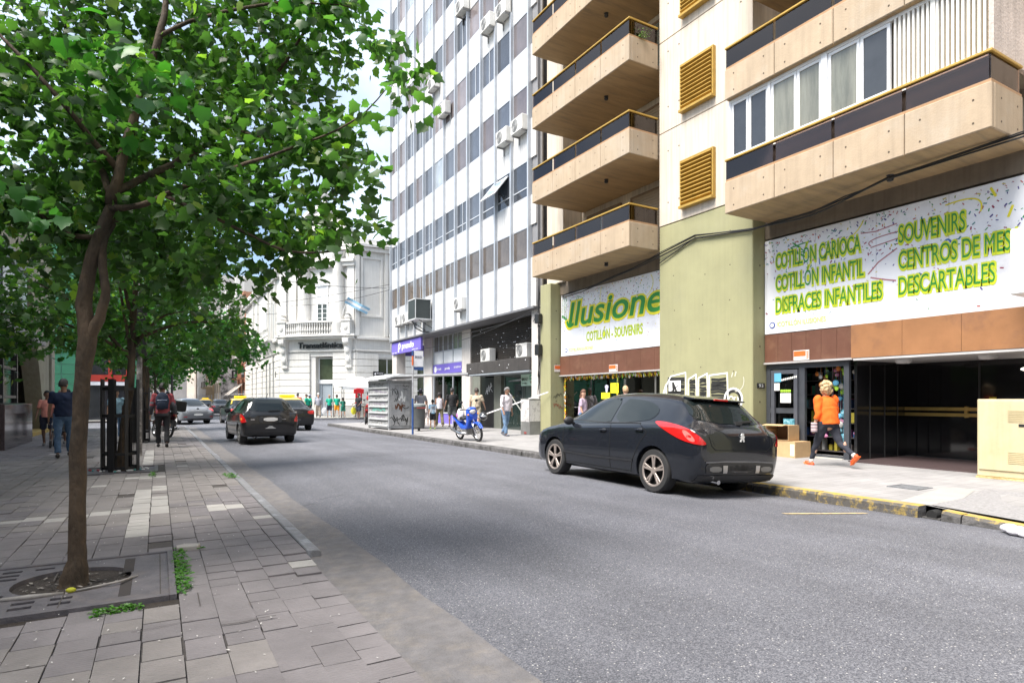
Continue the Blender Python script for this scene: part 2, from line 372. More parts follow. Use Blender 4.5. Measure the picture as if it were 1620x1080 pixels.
for c in range(ncol+1):
    x1 = 1.12-c*tw; x0 = x1-tw; y = -6+r.uniform(0,.4)
    near_edge = c < 9
    L_ = .3 if c % 3 else .2
    while y < 34.2:
        LL = L_ if r.random() > .12 else .2
        y1 = y+LL; cx, cy = (x0+x1)/2, (y+y1)/2
        if x0 < -4.3: break
        skip = (-2.25 < cx < .1 and 4.62 < cy < 6.05) or (.05 < cx < .27 and 4.7 < cy < 6.3 and c%2==1) or (-1.3 < cx < .05 and 12.95 < cy < 14.3) or (-1.3 < cx < -.05 and 21.9 < cy < 23.2)
        if r.random() < .004: skip = True
        if not skip:
            light = (-.36 < cx < -.12 and 6.9 < cy < 10.6) or (-.12 <= cx < .08 and 8.1 < cy < 10.9 and (cy < 9.6 or cy > 10.3)) or (-1.4 < cx < -.3 and 8.35 < cy < 8.62) or (.55 < cx < .95 and 8.1 < cy < 8.5) or (-.5 < cx < .1 and 12 < cy < 12.4) or (-.3 < cx < 0 and 14.5 < cy < 18.5) or (.85 < cx < 1.1 and 5.0 < cy < 5.3) or r.random() < .008
            warm = (math.sin(cx*1.1+2)+math.sin(cy*.45+1.2) + (.9 if cy > 7.5 else -.6) + r.uniform(-.35,.35)) > .55  # darker tone favoured near the camera, where tree shade is coloured in
            mb.mi = 2 if light else (1 if warm else 0)
            gp = .002+ (r.random() < .15)*.005+(c % 5 == 0)*.003; zz = zt(cx, cy)+r.uniform(-.003,.003); tx, ty = r.uniform(-.012,.012), r.uniform(-.01,.01)
            b = len(mb.v)
            for (X, Y) in ((x0+gp, y+gp),(x1-gp, y+gp),(x1-gp, y1-gp),(x0+gp, y1-gp)): mb.v.append((X, Y, zz+(X-cx)*tx+(Y-cy)*ty))
            for (X, Y) in ((x0+gp, y+gp),(x1-gp, y+gp),(x1-gp, y1-gp),(x0+gp, y1-gp)): mb.v.append((X, Y, .09))
            mb.face((b, b+1, b+2, b+3))
            for i in range(4): j = (i+1) % 4; mb.face((b+i, b+4+i, b+4+j, b+j))
        y = y1
struct(mb.obj('left_pavement', [TA, TB, TC], fix=False))
mb = MB(); mb.box(-4.3,1.1,44.8,200,.1,.15); struct(mb.obj('far_left_pavement', TB))
# left kerb stones
M_kerb = PM('granite_kerb', (.215,.215,.225), .7, .25, 12, .4, 60, col2=(.38,.40,.43), c2amt=.40, c2scale=4)
mb = MB(); y = 5.55; r = random.Random(5)
while y < 34:
    l = r.uniform(.8,1.4); d = r.uniform(-.008,.008)
    mb.prism([(1.125+d, .02),(1.262+d, .02),(1.25+d, .112),(1.225+d,.126),(1.125+d,.134)], 'y', y+.006, y+l-.006); y += l
struct(mb.obj('left_kerb', M_kerb, bevel=.008))
# right pavement and kerb
def pavemat():
    m = PM('right_pavement_tile', (.31,.30,.297), .8, .14, 1.2, .0, col2=(.25,.243,.24), c2amt=.45, c2scale=.7); nt = m.node_tree; L = nt.links.new; b = nt.nodes['Principled BSDF']
    tc = N(nt, 'ShaderNodeTexCoord'); br = N(nt, 'ShaderNodeTexBrick'); br.inputs['Scale'].default_value = 1; br.offset = .0
    br.inputs['Brick Width'].default_value = .2; br.inputs['Row Height'].default_value = .2; br.inputs['Mortar Size'].default_value = .005; br.inputs['Mortar Smooth'].default_value = .3
    br.inputs['Color1'].default_value = (1,1,1,1); br.inputs['Color2'].default_value = (.86,.86,.86,1); br.inputs['Mortar'].default_value = (.55,.53,.5,1)
    L(tc.outputs['Object'], br.inputs['Vector'])
    old = b.inputs['Base Color'].links[0].from_socket; mu = N(nt, 'ShaderNodeMix', data_type='RGBA', blend_type='MULTIPLY'); mu.inputs[0].default_value = .8; L(old, mu.inputs[6]); L(br.outputs['Color'], mu.inputs[7]); L(mu.outputs[2], b.inputs['Base Color'])
    bp = N(nt, 'ShaderNodeBump'); bp.inputs['Strength'].default_value = .4; bp.inputs['Distance'].default_value = .005; L(br.outputs['Color'], bp.inputs['Height']); L(bp.outputs[0], b.inputs['Normal'])
    return m
PAVE = pavemat()
def rz_(x, y):   # right pavement height: rises to the wall, dips at the ramp close to the camera
    z = .14+(x-8.1)*.012
    if y < 4.0: z -= .10*min(1, (4.0-y)/1.2)*max(0, 1-(x-8.1)/1.6)
    return z
xsr = [8.26,8.7,9.2,9.9,11,12.6,16]; ysr = [-12,-4,0,2,2.8,3.4,3.7,4.0,4.4,6,12,20,28,34.4]
mb = MB(); sheet(mb, xsr, ysr, rz_); struct(mb.obj('right_pavement', PAVE))
mb = MB(); mb.box(7.15,60,44.75,47.2,-.05,.15); mb.box(7.15,8.5,47.2,200,-.05,.15); struct(mb.obj('corner_pavement', PM('pale_paving', (.42,.40,.36), .85, .15, 1, .2, 30)))
mb = MB(); mb.box(7.0,7.15,44.6,200,-.05,.15); mb.box(7.15,60,44.6,44.75,-.05,.15); struct(mb.obj('corner_kerb', M_kerb))
def kerbmat():
    m = PM('dark_kerb_stone', (.12,.115,.115), .8, .35, 9, .6, 40, col2=(.05,.048,.045), c2amt=.5, c2scale=5); return m
KM = kerbmat(); YP = PM('worn_yellow_paint', (.085,.078,.07), .7, .35, 14, .5, 60, col2=(.42,.29,.05), c2amt=.42, c2scale=8)
YT = PM('yellow_paint', (.44,.30,.06), .8, .25, 9, .4, 60, col2=(.25,.22,.18), c2amt=.44, c2scale=6)
mb = MB(); y = -8; r = random.Random(9)
while y < 34.3:
    l = r.uniform(.9,1.5)
    if y+l > 4.02 and y < 3.8: l = 3.78-y if y < 3.7 else l
    if 3.6 < y < 4.0: y = 4.02; continue
    top0, top1 = rz_(8.2, y), rz_(8.2, min(y+l, 34.3)); d = r.uniform(-.012,.012)
    b = len(mb.v); prof = lambda t, yy: [(8.075+d,yy,-.04),(8.085+d,yy,t-.03),(8.115+d,yy,t+.002),(8.27,yy,t+.004),(8.27,yy,-.04)]
    mb.mi = 0; mb.v += prof(top0, y+.008)+prof(top1, min(y+l,34.3)-.008); n = 5
    mb.face([b+i for i in range(n)]); mb.face([b+n+i for i in range(n)][::-1])
    for i in range(n):
        j = (i+1) % n; mb.mi = (2 if i == 2 else (1 if i == 1 else 0)) if (y < 7.6) else 0
        if y < 6.9 and i == 0: mb.mi = 1 if y > 3.8 else 0
        mb.face((b+i, b+j, b+n+j, b+n+i))
    y += l
struct(mb.obj('right_kerb', [KM, YP, YT]))
# drain mouth in the kerb gap
mb = MB(); mb.tube([(8.13,3.9,.05),(8.5,3.9,.05)], .06, 14); dr = mb.obj('drain_pipe', PM('drain_black', (.012,.012,.012), .9)); tag(dr, 'round black drain opening in the gap of the yellow kerb', 'drain')
mb = MB(); mb.box(8.12,8.27,3.8,4.0,-.04,.02); struct(mb.obj('kerb_gap', KM))
# sheets lying on the right pavement: pale concrete repair, grey ramp, utility cover, yellow road mark
def patch(name, pts, mat, h=.004, fz=rz_):
    mb = MB(); mb.poly([(x, y, fz(x, y)+h) for x, y in pts]); return struct(mb.obj(name, mat))
patch('concrete_patch', [(8.28,4.35),(8.28,4.0),(9.2,4.02),(10.05,4.25),(10.1,4.5),(9.9,4.62),(9.1,4.48)], PM('pale_concrete', (.34,.325,.30), .85, .14, 3, .3, 50))
patch('grey_ramp', [(8.28,3.98),(8.28,2.0),(8.28,0.0),(10.3,0.0),(10.3,2.0),(10.2,4.2),(9.2,4.0)], PM('rough_ramp', (.27,.262,.262), .9, .3, 25, .6, 80), .012)
patch('patch_one', [(8.9,10.5),(8.9,9.2),(10.0,9.0),(10.2,10.3)], PM('warm_concrete', (.46,.42,.37), .85, .12, 3))
rz2 = lambda x, y: roadz(x)
patch('yellow_mark', [(6.48,4.76),(6.47,4.69),(7.1,4.55),(7.72,4.42),(7.72,4.49),(7.1,4.62)], PM('yellow_mark', (.52,.40,.20), .8, .25, 20, col2=(.16,.15,.15), c2amt=.44, c2scale=15), .006, rz2)
mb = MB(); mb.box(9.45,9.75,4.72,5.08,rz_(9.6,4.9)-.03,rz_(9.6,4.9)+.008); mb.frame('z', rz_(9.6,4.9)-.03, rz_(9.6,4.9)+.012, 9.4,9.8,4.68,5.12,.03)
tag(mb.obj('utility_cover', PM('grey_iron', (.16,.165,.175), .6, .3, 20, .4, 60)), 'small grey utility cover set in the right pavement', 'utility cover')
# cracks and seams in the asphalt
mb = MB(); r = random.Random(11)
def crack(x, y, dx, dy, n, w):
    for i in range(n):
        x2, y2 = x+dx+r.uniform(-.03,.03), y+dy+r.uniform(-.03,.03); L = math.hypot(x2-x, y2-y); nx, ny = -(y2-y)/L*w/2, (x2-x)/L*w/2
        mb.poly([(x-nx,y-ny,roadz(x)+.004),(x2-nx,y2-ny,roadz(x2)+.004),(x2+nx,y2+ny,roadz(x2)+.004),(x+nx,y+ny,roadz(x)+.004)]); x, y = x2, y2
crack(1.35,8.2,.09,.02,5,.012); crack(1.9,8.6,.1,.05,4,.01); crack(3.5,14,.12,.02,10,.015)
struct(mb.obj('road_cracks', PM('crack_black', (.035,.034,.036), .9)))
# cracked and broken tiles by the tree pit
mb = MB(); 
def pcrack(pts, w=.012):
    for (x, y), (x2, y2) in zip(pts, pts[1:]):
        L = math.hypot(x2-x, y2-y); nx, ny = -(y2-y)/L*w/2, (x2-x)/L*w/2
        mb.poly([(x-nx,y-ny,.1372),(x2-nx,y2-ny,.1372),(x2+nx,y2+ny,.1372),(x+nx,y+ny,.1372)])
r = random.Random(21)
for k in range(36):
    x, y = r.uniform(-2.5,.6), r.uniform(2.4,12); a = r.choice([0,0,math.pi/2,.5]); p = [(x, y)]
    for i in range(r.randint(2,5)): x += math.cos(a)*r.uniform(.04,.1); y += math.sin(a)*r.uniform(.04,.1)+r.uniform(-.02,.02); p.append((x, y))
    pcrack(p, r.uniform(.004,.014))
struct(mb.obj('tile_cracks', GR))
# loose litter and fallen petals
mb = MB(); r = random.Random(4)
for k in range(900):
    y = 2.2+r.random()**1.5*9; x = r.uniform(-3.2,1.0) if r.random() < .7 else r.gauss(-.4,.7)
    if x > 1.05: continue
    s = r.uniform(.003,.009)*(1.5 if r.random() < .1 else 1); a = r.uniform(0,6.28); c, s_ = math.cos(a)*s, math.sin(a)*s; z = .1385 if not(-2.2 < x < .1 and 4.65 < y < 6.05) else .146
    if y < 5.6: z -= max(0, x-.35)*.055
    mb.poly([(x-c,y-s_,z),(x+s_*.6,y-c*.6,z+.002),(x+c,y+s_,z+.004),(x-s_*.6,y+c*.6,z+.002)])
stuff(mb.obj('fallen_petals', PM('petal_white', (.62,.60,.57), .8, .2)), 'tiny pale petals and crumbs scattered over the dark ribbed tiles', 'litter')
# weeds: in the joint by the grate, at the kerb, between tiles
WG = leafmat('weed_green', (.07,.20,.02), (.12,.30,.03), .3)
def weeds(spots, label, name='weeds'):
    mb = MB(); r = random.Random(len(spots))
    for (x0, x1, y0, y1, n, h) in spots:
        for i in range(n):
            x, y = r.uniform(x0,x1), r.uniform(y0,y1); a = r.uniform(0,6.28); l = r.uniform(.012,.028); z = .13+r.uniform(0,h); c, s = math.cos(a), math.sin(a); t = r.uniform(-.6,.6)*l
            mb.poly([(x,y,z),(x+c*l-s*l*.5,y+s*l+c*l*.5,z+t+.006),(x+c*l*2,y+s*l*2,z+t),(x+c*l+s*l*.5,y+s*l-c*l*.5,z+t+.006)])
    return stuff(mb.obj(name, WG, fix=False), label, 'weeds')
weeds([(.10,.20,4.72,6.05,400,.03),(-.35,-.1,4.50,4.60,120,.02),(.12,.34,6.05,6.16,60,.02),(1.0,1.16,11.3,11.9,130,.03),(-.12,-.04,12.0,12.7,90,.06)], 'bright green clover filling the joint beside the iron tree grate')
# ---------------------------------------------------------------- olive and cream apartment building (front plane X = 12)
OLIVE = PM('olive_render', (.31,.30,.165), .8, .10, 1.1, .15, 30, streak=.07, col2=(.31,.30,.18), c2amt=.42, c2scale=.5)
CREAM = PM('cream_render', (.62,.545,.45), .82, .08, .8, .15, 30, streak=.26, col2=(.56,.48,.39), c2amt=.4, c2scale=.4)
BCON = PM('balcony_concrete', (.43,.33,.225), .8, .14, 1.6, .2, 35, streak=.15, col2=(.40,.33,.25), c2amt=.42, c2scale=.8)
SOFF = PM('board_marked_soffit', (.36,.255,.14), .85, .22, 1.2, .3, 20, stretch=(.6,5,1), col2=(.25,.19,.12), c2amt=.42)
DKC = PM('dark_beam_concrete', (.19,.155,.115), .85, .2, 2, .2, 30, streak=.2)
GOLD = PM('gold_rail', (.46,.29,.06), .45, .15, 6, metal=.3)
BROWNP = PM('brown_fascia_tile', (.155,.068,.042), .45, .14, 3, col2=(.20,.10,.06), c2amt=.4, c2scale=2)
ORBR = PM('orange_brown_panel', (.33,.155,.065), .5, .14, 2.5, col2=(.25,.12,.06), c2amt=.42, c2scale=2)
WHITEF = PM('white_frame', (.78,.79,.80), .45, .06, 4)
DARKHOLE = PM('tie_hole', (.10,.075,.05), .9)
SHUT = PM('beige_shutter', (.32,.25,.17), .7, .1, 3)
SMOKE = glassmat('smoked_glass', (.62,.50,.42), .04, .2, (.62,.55,.52))
DGLASS = PM('dark_window_glass', (.035,.038,.042), .05, .3, 1.5, spec=.8)
CGLASS = PM('curtained_glass', (.20,.20,.16), .06, .3, 1.5, spec=.8, col2=(.12,.125,.10), c2amt=.45, c2scale=.9, stretch=(1,3,.4))
BLACKM = PM('black_metal', (.02,.02,.022), .4, .2, 6)
GRANITE = PM('polished_black_granite', (.012,.012,.013), .07, .4, 30, spec=.6)
ab = T('apartment_building', 'cream apartment building with olive ground floor pillars and stacked tan concrete balconies', 'building', (12,10,0))
def B(name, mat, mb, bevel=0, parent=None, **k):
    if name in ('cream_wall','recess_wall','lintel','core_wall','fascia_trim','backing_wall','entrance_wall','granite_joint') and parent is None:
        return [m.obj(name, mat, ab, world=True, bevel=bevel, **k) for m in islands(mb)][0]
    return mb.obj(name, mat, parent or ab, world=(parent is None), bevel=bevel, **k)
B('olive_pillar', OLIVE, MB().box(12,13.6,9.57,12.64,0,6.19), .02)
B('olive_pillar', OLIVE, MB().box(12,13.6,18.08,18.74,0,5.57), .02)
B('olive_pillar', OLIVE, MB().box(12,13.6,-2.6,1.4,0,6.19), .02)
mb = MB(); z = 6.205; lv = [6.205,8.75,11.25,13.75,16.25,18.75,21.25,24,27]
for a, b in zip(lv, lv[1:]):
    for (y0, y1) in ((9.57,12.64),(-2.6,1.4)): mb.box(12.0,13.6,y0,y1,a+.01,b-.01)
B('cream_wall', CREAM, mb, .008)
B('cream_pier', CREAM, MB().box(12.3,13.6,17.72,18.74,5.6,27))
B('core_wall', CREAM, MB().box(13.62,26,-14,18.74,2.99,27))
B('recess_wall', CREAM, MB().box(13.1,13.6,12.66,17.70,5.6,27).box(13.1,13.6,1.42,9.55,5.6,27))
B('lintel', DKC, MB().box(12.42,13.6,12.65,18.07,5.17,5.62).box(12.42,13.6,1.41,9.56,5.22,5.62))
mb = MB(); r = random.Random(2)
for y in (10.2,11.1,12.1):
    for z in (.9,2.2,3.0,3.9,4.7,5.6): yy, zz = y+r.uniform(-.1,.1), z+r.uniform(-.08,.08); mb.cyl((11.996,yy,zz),(11.999,yy,zz),.016,n=8)
for z in (6.8,8.2,9.4,10.9,12.2):
    for y in (9.9,11.9,12.3): mb.cyl((11.994,y,z),(11.9985,y,z),.02,n=8)
for z in (1.4,2.7,3.6,4.6): mb.cyl((12.25,9.5675,z),(12.25,9.564,z),.022,n=8); mb.cyl((12.25,18.0775,z),(12.25,18.074,z),.022,n=8)
B('tie_hole_marks', DARKHOLE, mb)
def balcony(y0, y1, z, glass=True, seed=0, enclosed=False):
    x0, x1 = 10.95, 12.0; top = z+.66 if not enclosed else z+.70
    mb = MB()
    mb.box(x0+.05,13.1,y0+.05,y1-.05,z+.04,z+.16)
    n = 4 if y1-y0 > 4.9 else 4; w = (y1-y0)/n
    for i in range(n): mb.box(x0,x0+.09,y0+i*w+.006,y0+(i+1)*w-.006,z,top)
    mb.box(x0+.092,x1-.01,y0,y0+.09,z,top).box(x0+.092,x1-.01,y1-.09,y1,z,top)
    bo = B('balcony', BCON, mb, .012)
    off = lambda m, nm, mt, bv=0: m.obj(nm, mt, bo, bevel=bv)
    def sh(m): m.v = [(v[0]-12, v[1]-10, v[2]) for v in m.v]; return m
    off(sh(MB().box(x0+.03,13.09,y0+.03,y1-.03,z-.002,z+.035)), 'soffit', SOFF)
    # bottom rail, glass and gold hand rail
    g0, g1 = top+.05, top+.46
    off(sh(MB().box(x0+.02,x0+.07,y0+.02,y1-.02,top,top+.05).box(x0+.07,x1,y0+.02,y0+.07,top,top+.05).box(x0+.07,x1,y1-.07,y1-.02,top,top+.05)), 'bottom_rail', PM('brown_rail', (.38,.22,.11), .6, .2, 8))
    mb = MB()
    for i in range(n): mb.box(x0+.04,x0+.05,y0+.05+i*w+.004,y0+(i+1)*w-.05+.04,g0,g1)
    mb.box(x0+.06,x1-.02,y0+.04,y0+.05,g0,g1); mb.box(x0+.06,x1-.02,y1-.05,y1-.04,g0,g1)
    off(sh(mb), 'glass_panel', SMOKE)
    off(sh(MB().box(x0+.00,x0+.09,y0,y1,g1,g1+.045).box(x0+.09,x1,y0,y0+.09,g1,g1+.045).box(x0+.09,x1,y1-.09,y1,g1,g1+.045)), 'handrail', GOLD, .008)
    mb = MB()
    for i in range(n):
        for dy in (.25, w-.25):
            for dz in (.14,.5): mb.cyl((x0-.004,y0+i*w+dy,z+dz),(x0+.001,y0+i*w+dy,z+dz),.017,n=8)
    for dz in (.14,.5): mb.cyl((x0+.3,y0-.004,z+dz),(x0+.3,y0+.001,z+dz),.017,n=8); mb.cyl((x0+.85,y0-.004,z+dz),(x0+.85,y0+.001,z+dz),.017,n=8)
    off(sh(mb), 'tie_holes', DARKHOLE)
    yc = y0+1.9
    off(sh(MB().lathe((11.7,yc,z-.12), [(.0,0),(.05,.01),(.065,.05),(.05,.09),(.07,.12)], 12)), 'ceiling_lamp', BLACKM)
    return bo
for k in range(7): balcony(12.68, 17.62, 5.58+2.5*k, seed=k)
for k in range(7): balcony(4.41, 9.48, 5.59+2.53*k, seed=20+k, enclosed=(k == 0))
# sliding windows with slatted shutters behind the balconies
for k in range(6):
    z = 5.8+2.5*k
    for (a, b) in ((13.0,15.0),(15.5,17.3)):
        w = B('balcony_window', PM('brown_frame', (.20,.13,.08), .6), MB().frame('x', 13.0,13.09, a,b, z,z+2.05,.06))
        m = MB(); 
        for i in range(22): m.box(1.03,1.075,a+.07-10,b-.07-10,z+.07+i*.088,z+.07+i*.088+.075)
        m.obj('shutter', SHUT if (k+int(a)) % 3 else CGLASS, w)
for k in range(6):
    z = 8.35+2.53*k
    for (a, b) in ((5.0,7.0),(7.4,9.2)):
        w = B('balcony_window', PM('brown_frame', (.2,.13,.08), .6), MB().frame('x', 13.0,13.09, a,b, z,z+1.85,.06))
        MB().box(1.03,1.06,a+.07-10,b-.07-10,z+.07,z+1.78).obj('pane', DGLASS, w)
# gallery glazing on the lowest wide balcony: white sliding windows, then white slats
z0, z1 = 6.80, 8.10
ys = [9.40,9.0,8.52,8.48,7.95,7.38,7.28,6.6,6.02,5.88]
gw = [(9.42,8.96),(8.96,8.46),(8.40,7.80),(7.80,7.26),(7.14,6.52),(6.52,5.98)]
M_vg = MB(); M_vg.box(11.08,11.18,4.52,9.46,z0-.05,z0+.03).box(11.08,11.18,4.52,9.46,z1-.04,z1+.04).box(11.07,11.19,9.42,9.47,z0,z1).box(11.07,11.19,8.40,8.46,z0,z1).box(11.07,11.19,7.14,7.26,z0,z1)
B('gallery_frame', WHITEF, M_vg)
for i, (a, b) in enumerate(gw):
    w = B('gallery_window', WHITEF, MB().frame('x', 11.10,11.16, b+.006,a-.006, z0+.035,z1-.045,.055))
    MB().box(-.88,-.87,b+.06-10,a-.06-10,z0+.09,z1-.10).obj('pane', CGLASS if i in (2,3,4) else DGLASS, w)
mb = MB()
for (a, b, n) in ((5.86,5.44,4),(5.36,4.98,7),(4.90,4.52,6)):
    pass
for i in range(19):
    y = 5.90-i*.074
    if i in (8,): mb.box(11.07,11.17,y-.05,y+.02,z0,z1+.02); continue
    mb.box(11.09,11.15,y-.018,y+.018,z0,z1)
B('white_slats', PM('slat_paint', (.80,.78,.72), .6, .1, 5), mb)
B('slat_backing', PM('ochre_blind', (.40,.27,.09), .8, .2, 8, stretch=(1,10,.3)), MB().box(11.25,11.28,4.56,5.92,z0,z1))
B('gallery_plinth', PM('brown_plinth', (.13,.095,.075), .6, .3, 4), MB().box(11.16,11.2,4.55,9.44,6.1,6.74))
B('gallery_side_wall', PM('streaked_pink_render', (.62,.53,.47), .85, .2, 1, .6, 20, streak=.35), MB().box(11.08,13.09,4.44,4.51,z0-.04,8.12))
B('gallery_room', PM('gallery_room_wall', (.30,.27,.22), .9), MB().box(11.9,12.9,4.55,9.4,z0,z1))
# gold louvred vents on the cream wall
for zc in (9.60,7.08,12.1):
    v = B('louvre_vent', GOLD, MB().box(11.84,12.0,10.66,11.78,zc-.62,zc-.56).box(11.90,12.0,10.66,10.70,zc-.56,zc+.60).box(11.90,12.0,11.74,11.78,zc-.56,zc+.60).box(11.90,12,10.66,11.78,zc+.6,zc+.64))
    m = MB()
    for i in range(11):
        z = zc-.53+i*.103; m.obox((-.09,11.22-10,z+.04), (.05,0,-.025), (0,.515,0), (.006,0,.012))
    m.obj('louvre_blades', GOLD, v); MB().box(-.012,-.004,10.7-10,11.74-10,zc-.56,zc+.6).obj('dark_back', PM('louvre_shadow', (.10,.06,.015), .9), v)
# brown tiled fascias above the shops
def fascia(y0, y1, n, mat, x0=12.40, z0=2.32, z1=2.965):
    mb = MB(); w = (y1-y0)/n
    for i in range(n): mb.box(x0,x0+.14,y0+i*w+.003,y0+(i+1)*w-.003,z0,z1)
    return B('fascia_tiles', mat, mb)
fascia(12.66, 18.06, 9, BROWNP); fascia(7.42, 9.55, 6, BROWNP)
fascia(1.42, 7.40, 6, ORBR, 12.28, 2.30, 2.975)
B('fascia_trim', PM('pale_trim', (.45,.43,.42), .5), MB().box(12.36,12.55,12.66,18.06,2.275,2.315).box(12.36,12.55,7.42,9.55,2.275,2.315))
B('backing_wall', DKC, MB().box(12.56,13.6,12.66,18.06,2.32,5.2).box(12.56,14.5,1.42,9.55,2.32,5.2))
# entrance recess with polished granite and a gold bar
B('entrance_soffit', PM('soffit_paint', (.52,.51,.50), .6), MB().box(12.29,14.9,1.42,7.36,2.25,2.295))
B('entrance_wall', GRANITE, MB().box(14.4,14.5,1.42,7.9,.1,2.25).box(12.5,14.4,7.40,7.46,.1,2.25).box(12.5,14.4,1.42,1.5,.1,2.25))
mb = MB()
for y in (3.0,4.6,6.0): mb.box(14.385,14.399,y,y+.03,.2,2.2)
for y in (12.95,13.5,14.0): mb.box(y,y+.01,7.385,7.399,.15,2.2)
B('granite_joint', PM('granite_joint', (.03,.03,.03), .5), mb)
B('entrance_floor', PM('wine_granite_floor', (.085,.06,.06), .35, .3, 25), MB().box(12.15,14.4,1.42,7.38,.12,.215))
hb = B('gold_push_bar', PM('brass', (.55,.40,.13), .3, metal=.8), MB().box(14.30,14.34,2.2,7.4,1.10,1.17).box(14.30,14.34,2.2,7.4,1.22,1.29).box(14.34,14.4,6.2,6.26,1.08,1.31).box(14.34,14.4,4.4,4.46,1.08,1.31))
B('entrance_sticker', PM('yellow_plastic', (.7,.55,.05), .5), MB().box(14.375,14.383,5.72,5.84,1.30,1.50))
for y in (6.75,5.3,3.9): B('ceiling_lamp', PM('lamp_shell', (.6,.6,.6), .4), MB().lathe((13.0,y,2.20), [(.0,-.03),(.12,-.02),(.15,.02),(.15,.05)], 20))
for (y, z) in ((5.15,2.03),(4.75,2.02)):
    o = MB().ell((14.2,y,z),(.03,.11,.035),14,8).obj('lamp_reflection', PM('reflection_glow', (1,.95,.8), .4, emit=2.2), ab, world=True, smooth='all')  # glowing ellipsoids stand for ceiling lamps mirrored in the granite
# shop window left: frame, glass, merchandise
SHOPIN = PM('shop_interior', (.035,.032,.03), .9, .3, 2)
def shop_interior(y0, y1, seed, x=12.7):
    B('shop_interior', SHOPIN, MB().box(x+1.7,x+1.75,y0,y1,.1,2.3).box(x,x+1.7,y0,y0+.03,.1,2.3).box(x,x+1.7,y1-.03,y1,.1,2.3).box(x,x+1.7,y0,y1,2.24,2.3).box(x-.15,x+1.7,y0,y1,.08,.2))
    cols = [(.35,.05,.05),(.05,.12,.30),(.45,.38,.05),(.05,.22,.12),(.5,.5,.48),(.30,.08,.25),(.08,.07,.07),(.10,.25,.28)]
    ms = [PM('goods_%d' % i, c, .6) for i, c in enumerate(cols)]
    mb = MB(); r = random.Random(seed)
    for z in (.3,.62,.94,1.26,1.58,1.9):
        yy = y0+.1
        while yy < y1-.2:
            w = r.uniform(.04,.13); h = r.uniform(.1,.26); mb.mi = r.choice([0,1,2,3,4,5,6,6,6,7]); d = r.uniform(.0,.35)
            if r.random() < .8: mb.box(x+.5+d,x+.62+d,yy,yy+w*.9,z,z+h)
            yy += w
        mb.mi = 6; mb.box(x+.45,x+.95,y0+.03,y1-.03,z-.02,z-.003)
    return B('merchandise', ms, mb)
shop_interior(12.68, 18.04, 5); shop_interior(7.50, 9.53, 8)
w = B('shop_window', PM('shop_frame', (.13,.13,.12), .5), MB().frame('x', 12.50,12.56, 12.66,17.92, .16,2.27,.05).box(12.50,12.56,15.0,15.06,.21,2.22).box(12.50,12.56,13.3,13.36,.21,2.22))
MB().box(.52,.53,12.7-10,17.88-10,.2,2.22).obj('shop_glass', glassmat('shop_glass', (.72,.8,.76), .02, .8), w)
mb = MB()
for i in range(46): mb.box(.60,.612,2.75+i*.112,2.765+i*.112,.21,2.20)
for z in (.7,1.2,1.7): mb.box(.598,.602,2.7,7.9,z,z+.02)
mb.obj('security_bars', PM('bar_green', (.05,.085,.07), .5), w)
gar = MB(); r = random.Random(6); gm = [PM('garland_%d' % i, c, .6) for i, c in enumerate([(.75,.60,.03),(.72,.25,.03),(.28,.55,.05),(.7,.68,.6)])]
def tassel(x, y, z):
    gar.mi = r.choice([0,0,1,1,2,3]); s = r.uniform(.018,.04); gar.obox((x,y,z), (.004,0,0), (0,s*math.cos(1),s), (0,s*r.uniform(-.6,.6),-s*.7))
for i in range(260): tassel(12.488+r.uniform(-.008,.008), r.uniform(12.7,17.9), 2.21+r.uniform(-.05,.05))
for i in range(130): tassel(12.488, 17.88+r.uniform(-.03,.03), r.uniform(.3,2.2))
for i in range(60): tassel(12.488, 15.03+r.uniform(-.035,.035), r.uniform(.3,2.2))
gl = gar.obj('tinsel_garland', gm); tag(gl, 'yellow and orange tinsel garland framing the shop window under the green lettered sign', 'garland')
PY = PM('yellow_poster', (.85,.80,.02), .6, .05)
tag(MB().box(12.488,12.494,14.96,15.35,1.66,1.98).obj('paper_notice', PY), 'larger yellow paper notice taped beside the middle post of the shop window', 'notice', 'yellow paper notices')
tag(MB().box(12.488,12.494,15.38,15.82,1.48,1.68).obj('paper_notice', PY), 'smaller low yellow paper notice left of the taller one in the shop window', 'notice', 'yellow paper notices')
mb = MB(); mb.ell((12.49,15.55,1.86),(.004,.09,.07)); mb.ell((12.49,15.55,1.76),(.004,.06,.09)); tag(mb.obj('window_decoration', PM('lilac_white', (.55,.55,.70), .6)), 'small white and lilac paper figure hung in the shop window above a yellow notice', 'decoration')
# shop door right
dr = B('shop_door', PM('door_alu', (.055,.06,.07), .4), MB().frame('x', 12.46,12.54, 7.55,9.55, .14,2.27,.11).box(12.46,12.54,8.56,8.70,.25,2.16).box(12.46,12.54,8.70,9.44,1.14,1.26))
MB().frame('x', .40,.46, 8.70-10,9.38-10, .2,2.13,.09).obj('door_leaf', PM('door_alu2', (.075,.08,.095), .4), dr)
MB().box(.5,.505,8.75-10,9.44-10,1.26,2.16).box(.5,.505,8.75-10,9.44-10,.25,1.14).obj('door_glass', glassmat('door_glass', (.7,.78,.76), .02, .8), dr)
MB().box(.40,.75,7.66-10,8.56-10,.15,.21).obj('door_sill', PM('pale_sill', (.55,.52,.45), .6), dr)
ms = [PM('pap_w', (.75,.75,.72), .6), PM('pap_b', (.12,.40,.60), .6), PM('pap_t', (.08,.30,.40), .5, .6, 14, col2=(.6,.75,.8), c2amt=.42, c2scale=14), PM('pap_g', (.35,.62,.05), .6), PM('pap_o', (.75,.25,.05), .6), PM('pap_p', (.55,.2,.35), .6)]
def notice(y0, y1, z0, z1, mi, label, name='door_poster', x=12.385):
    o = MB().box(x,x+.006,y0,y1,z0,z1).obj(name, ms[mi]); tag(o, label, 'poster'); return o
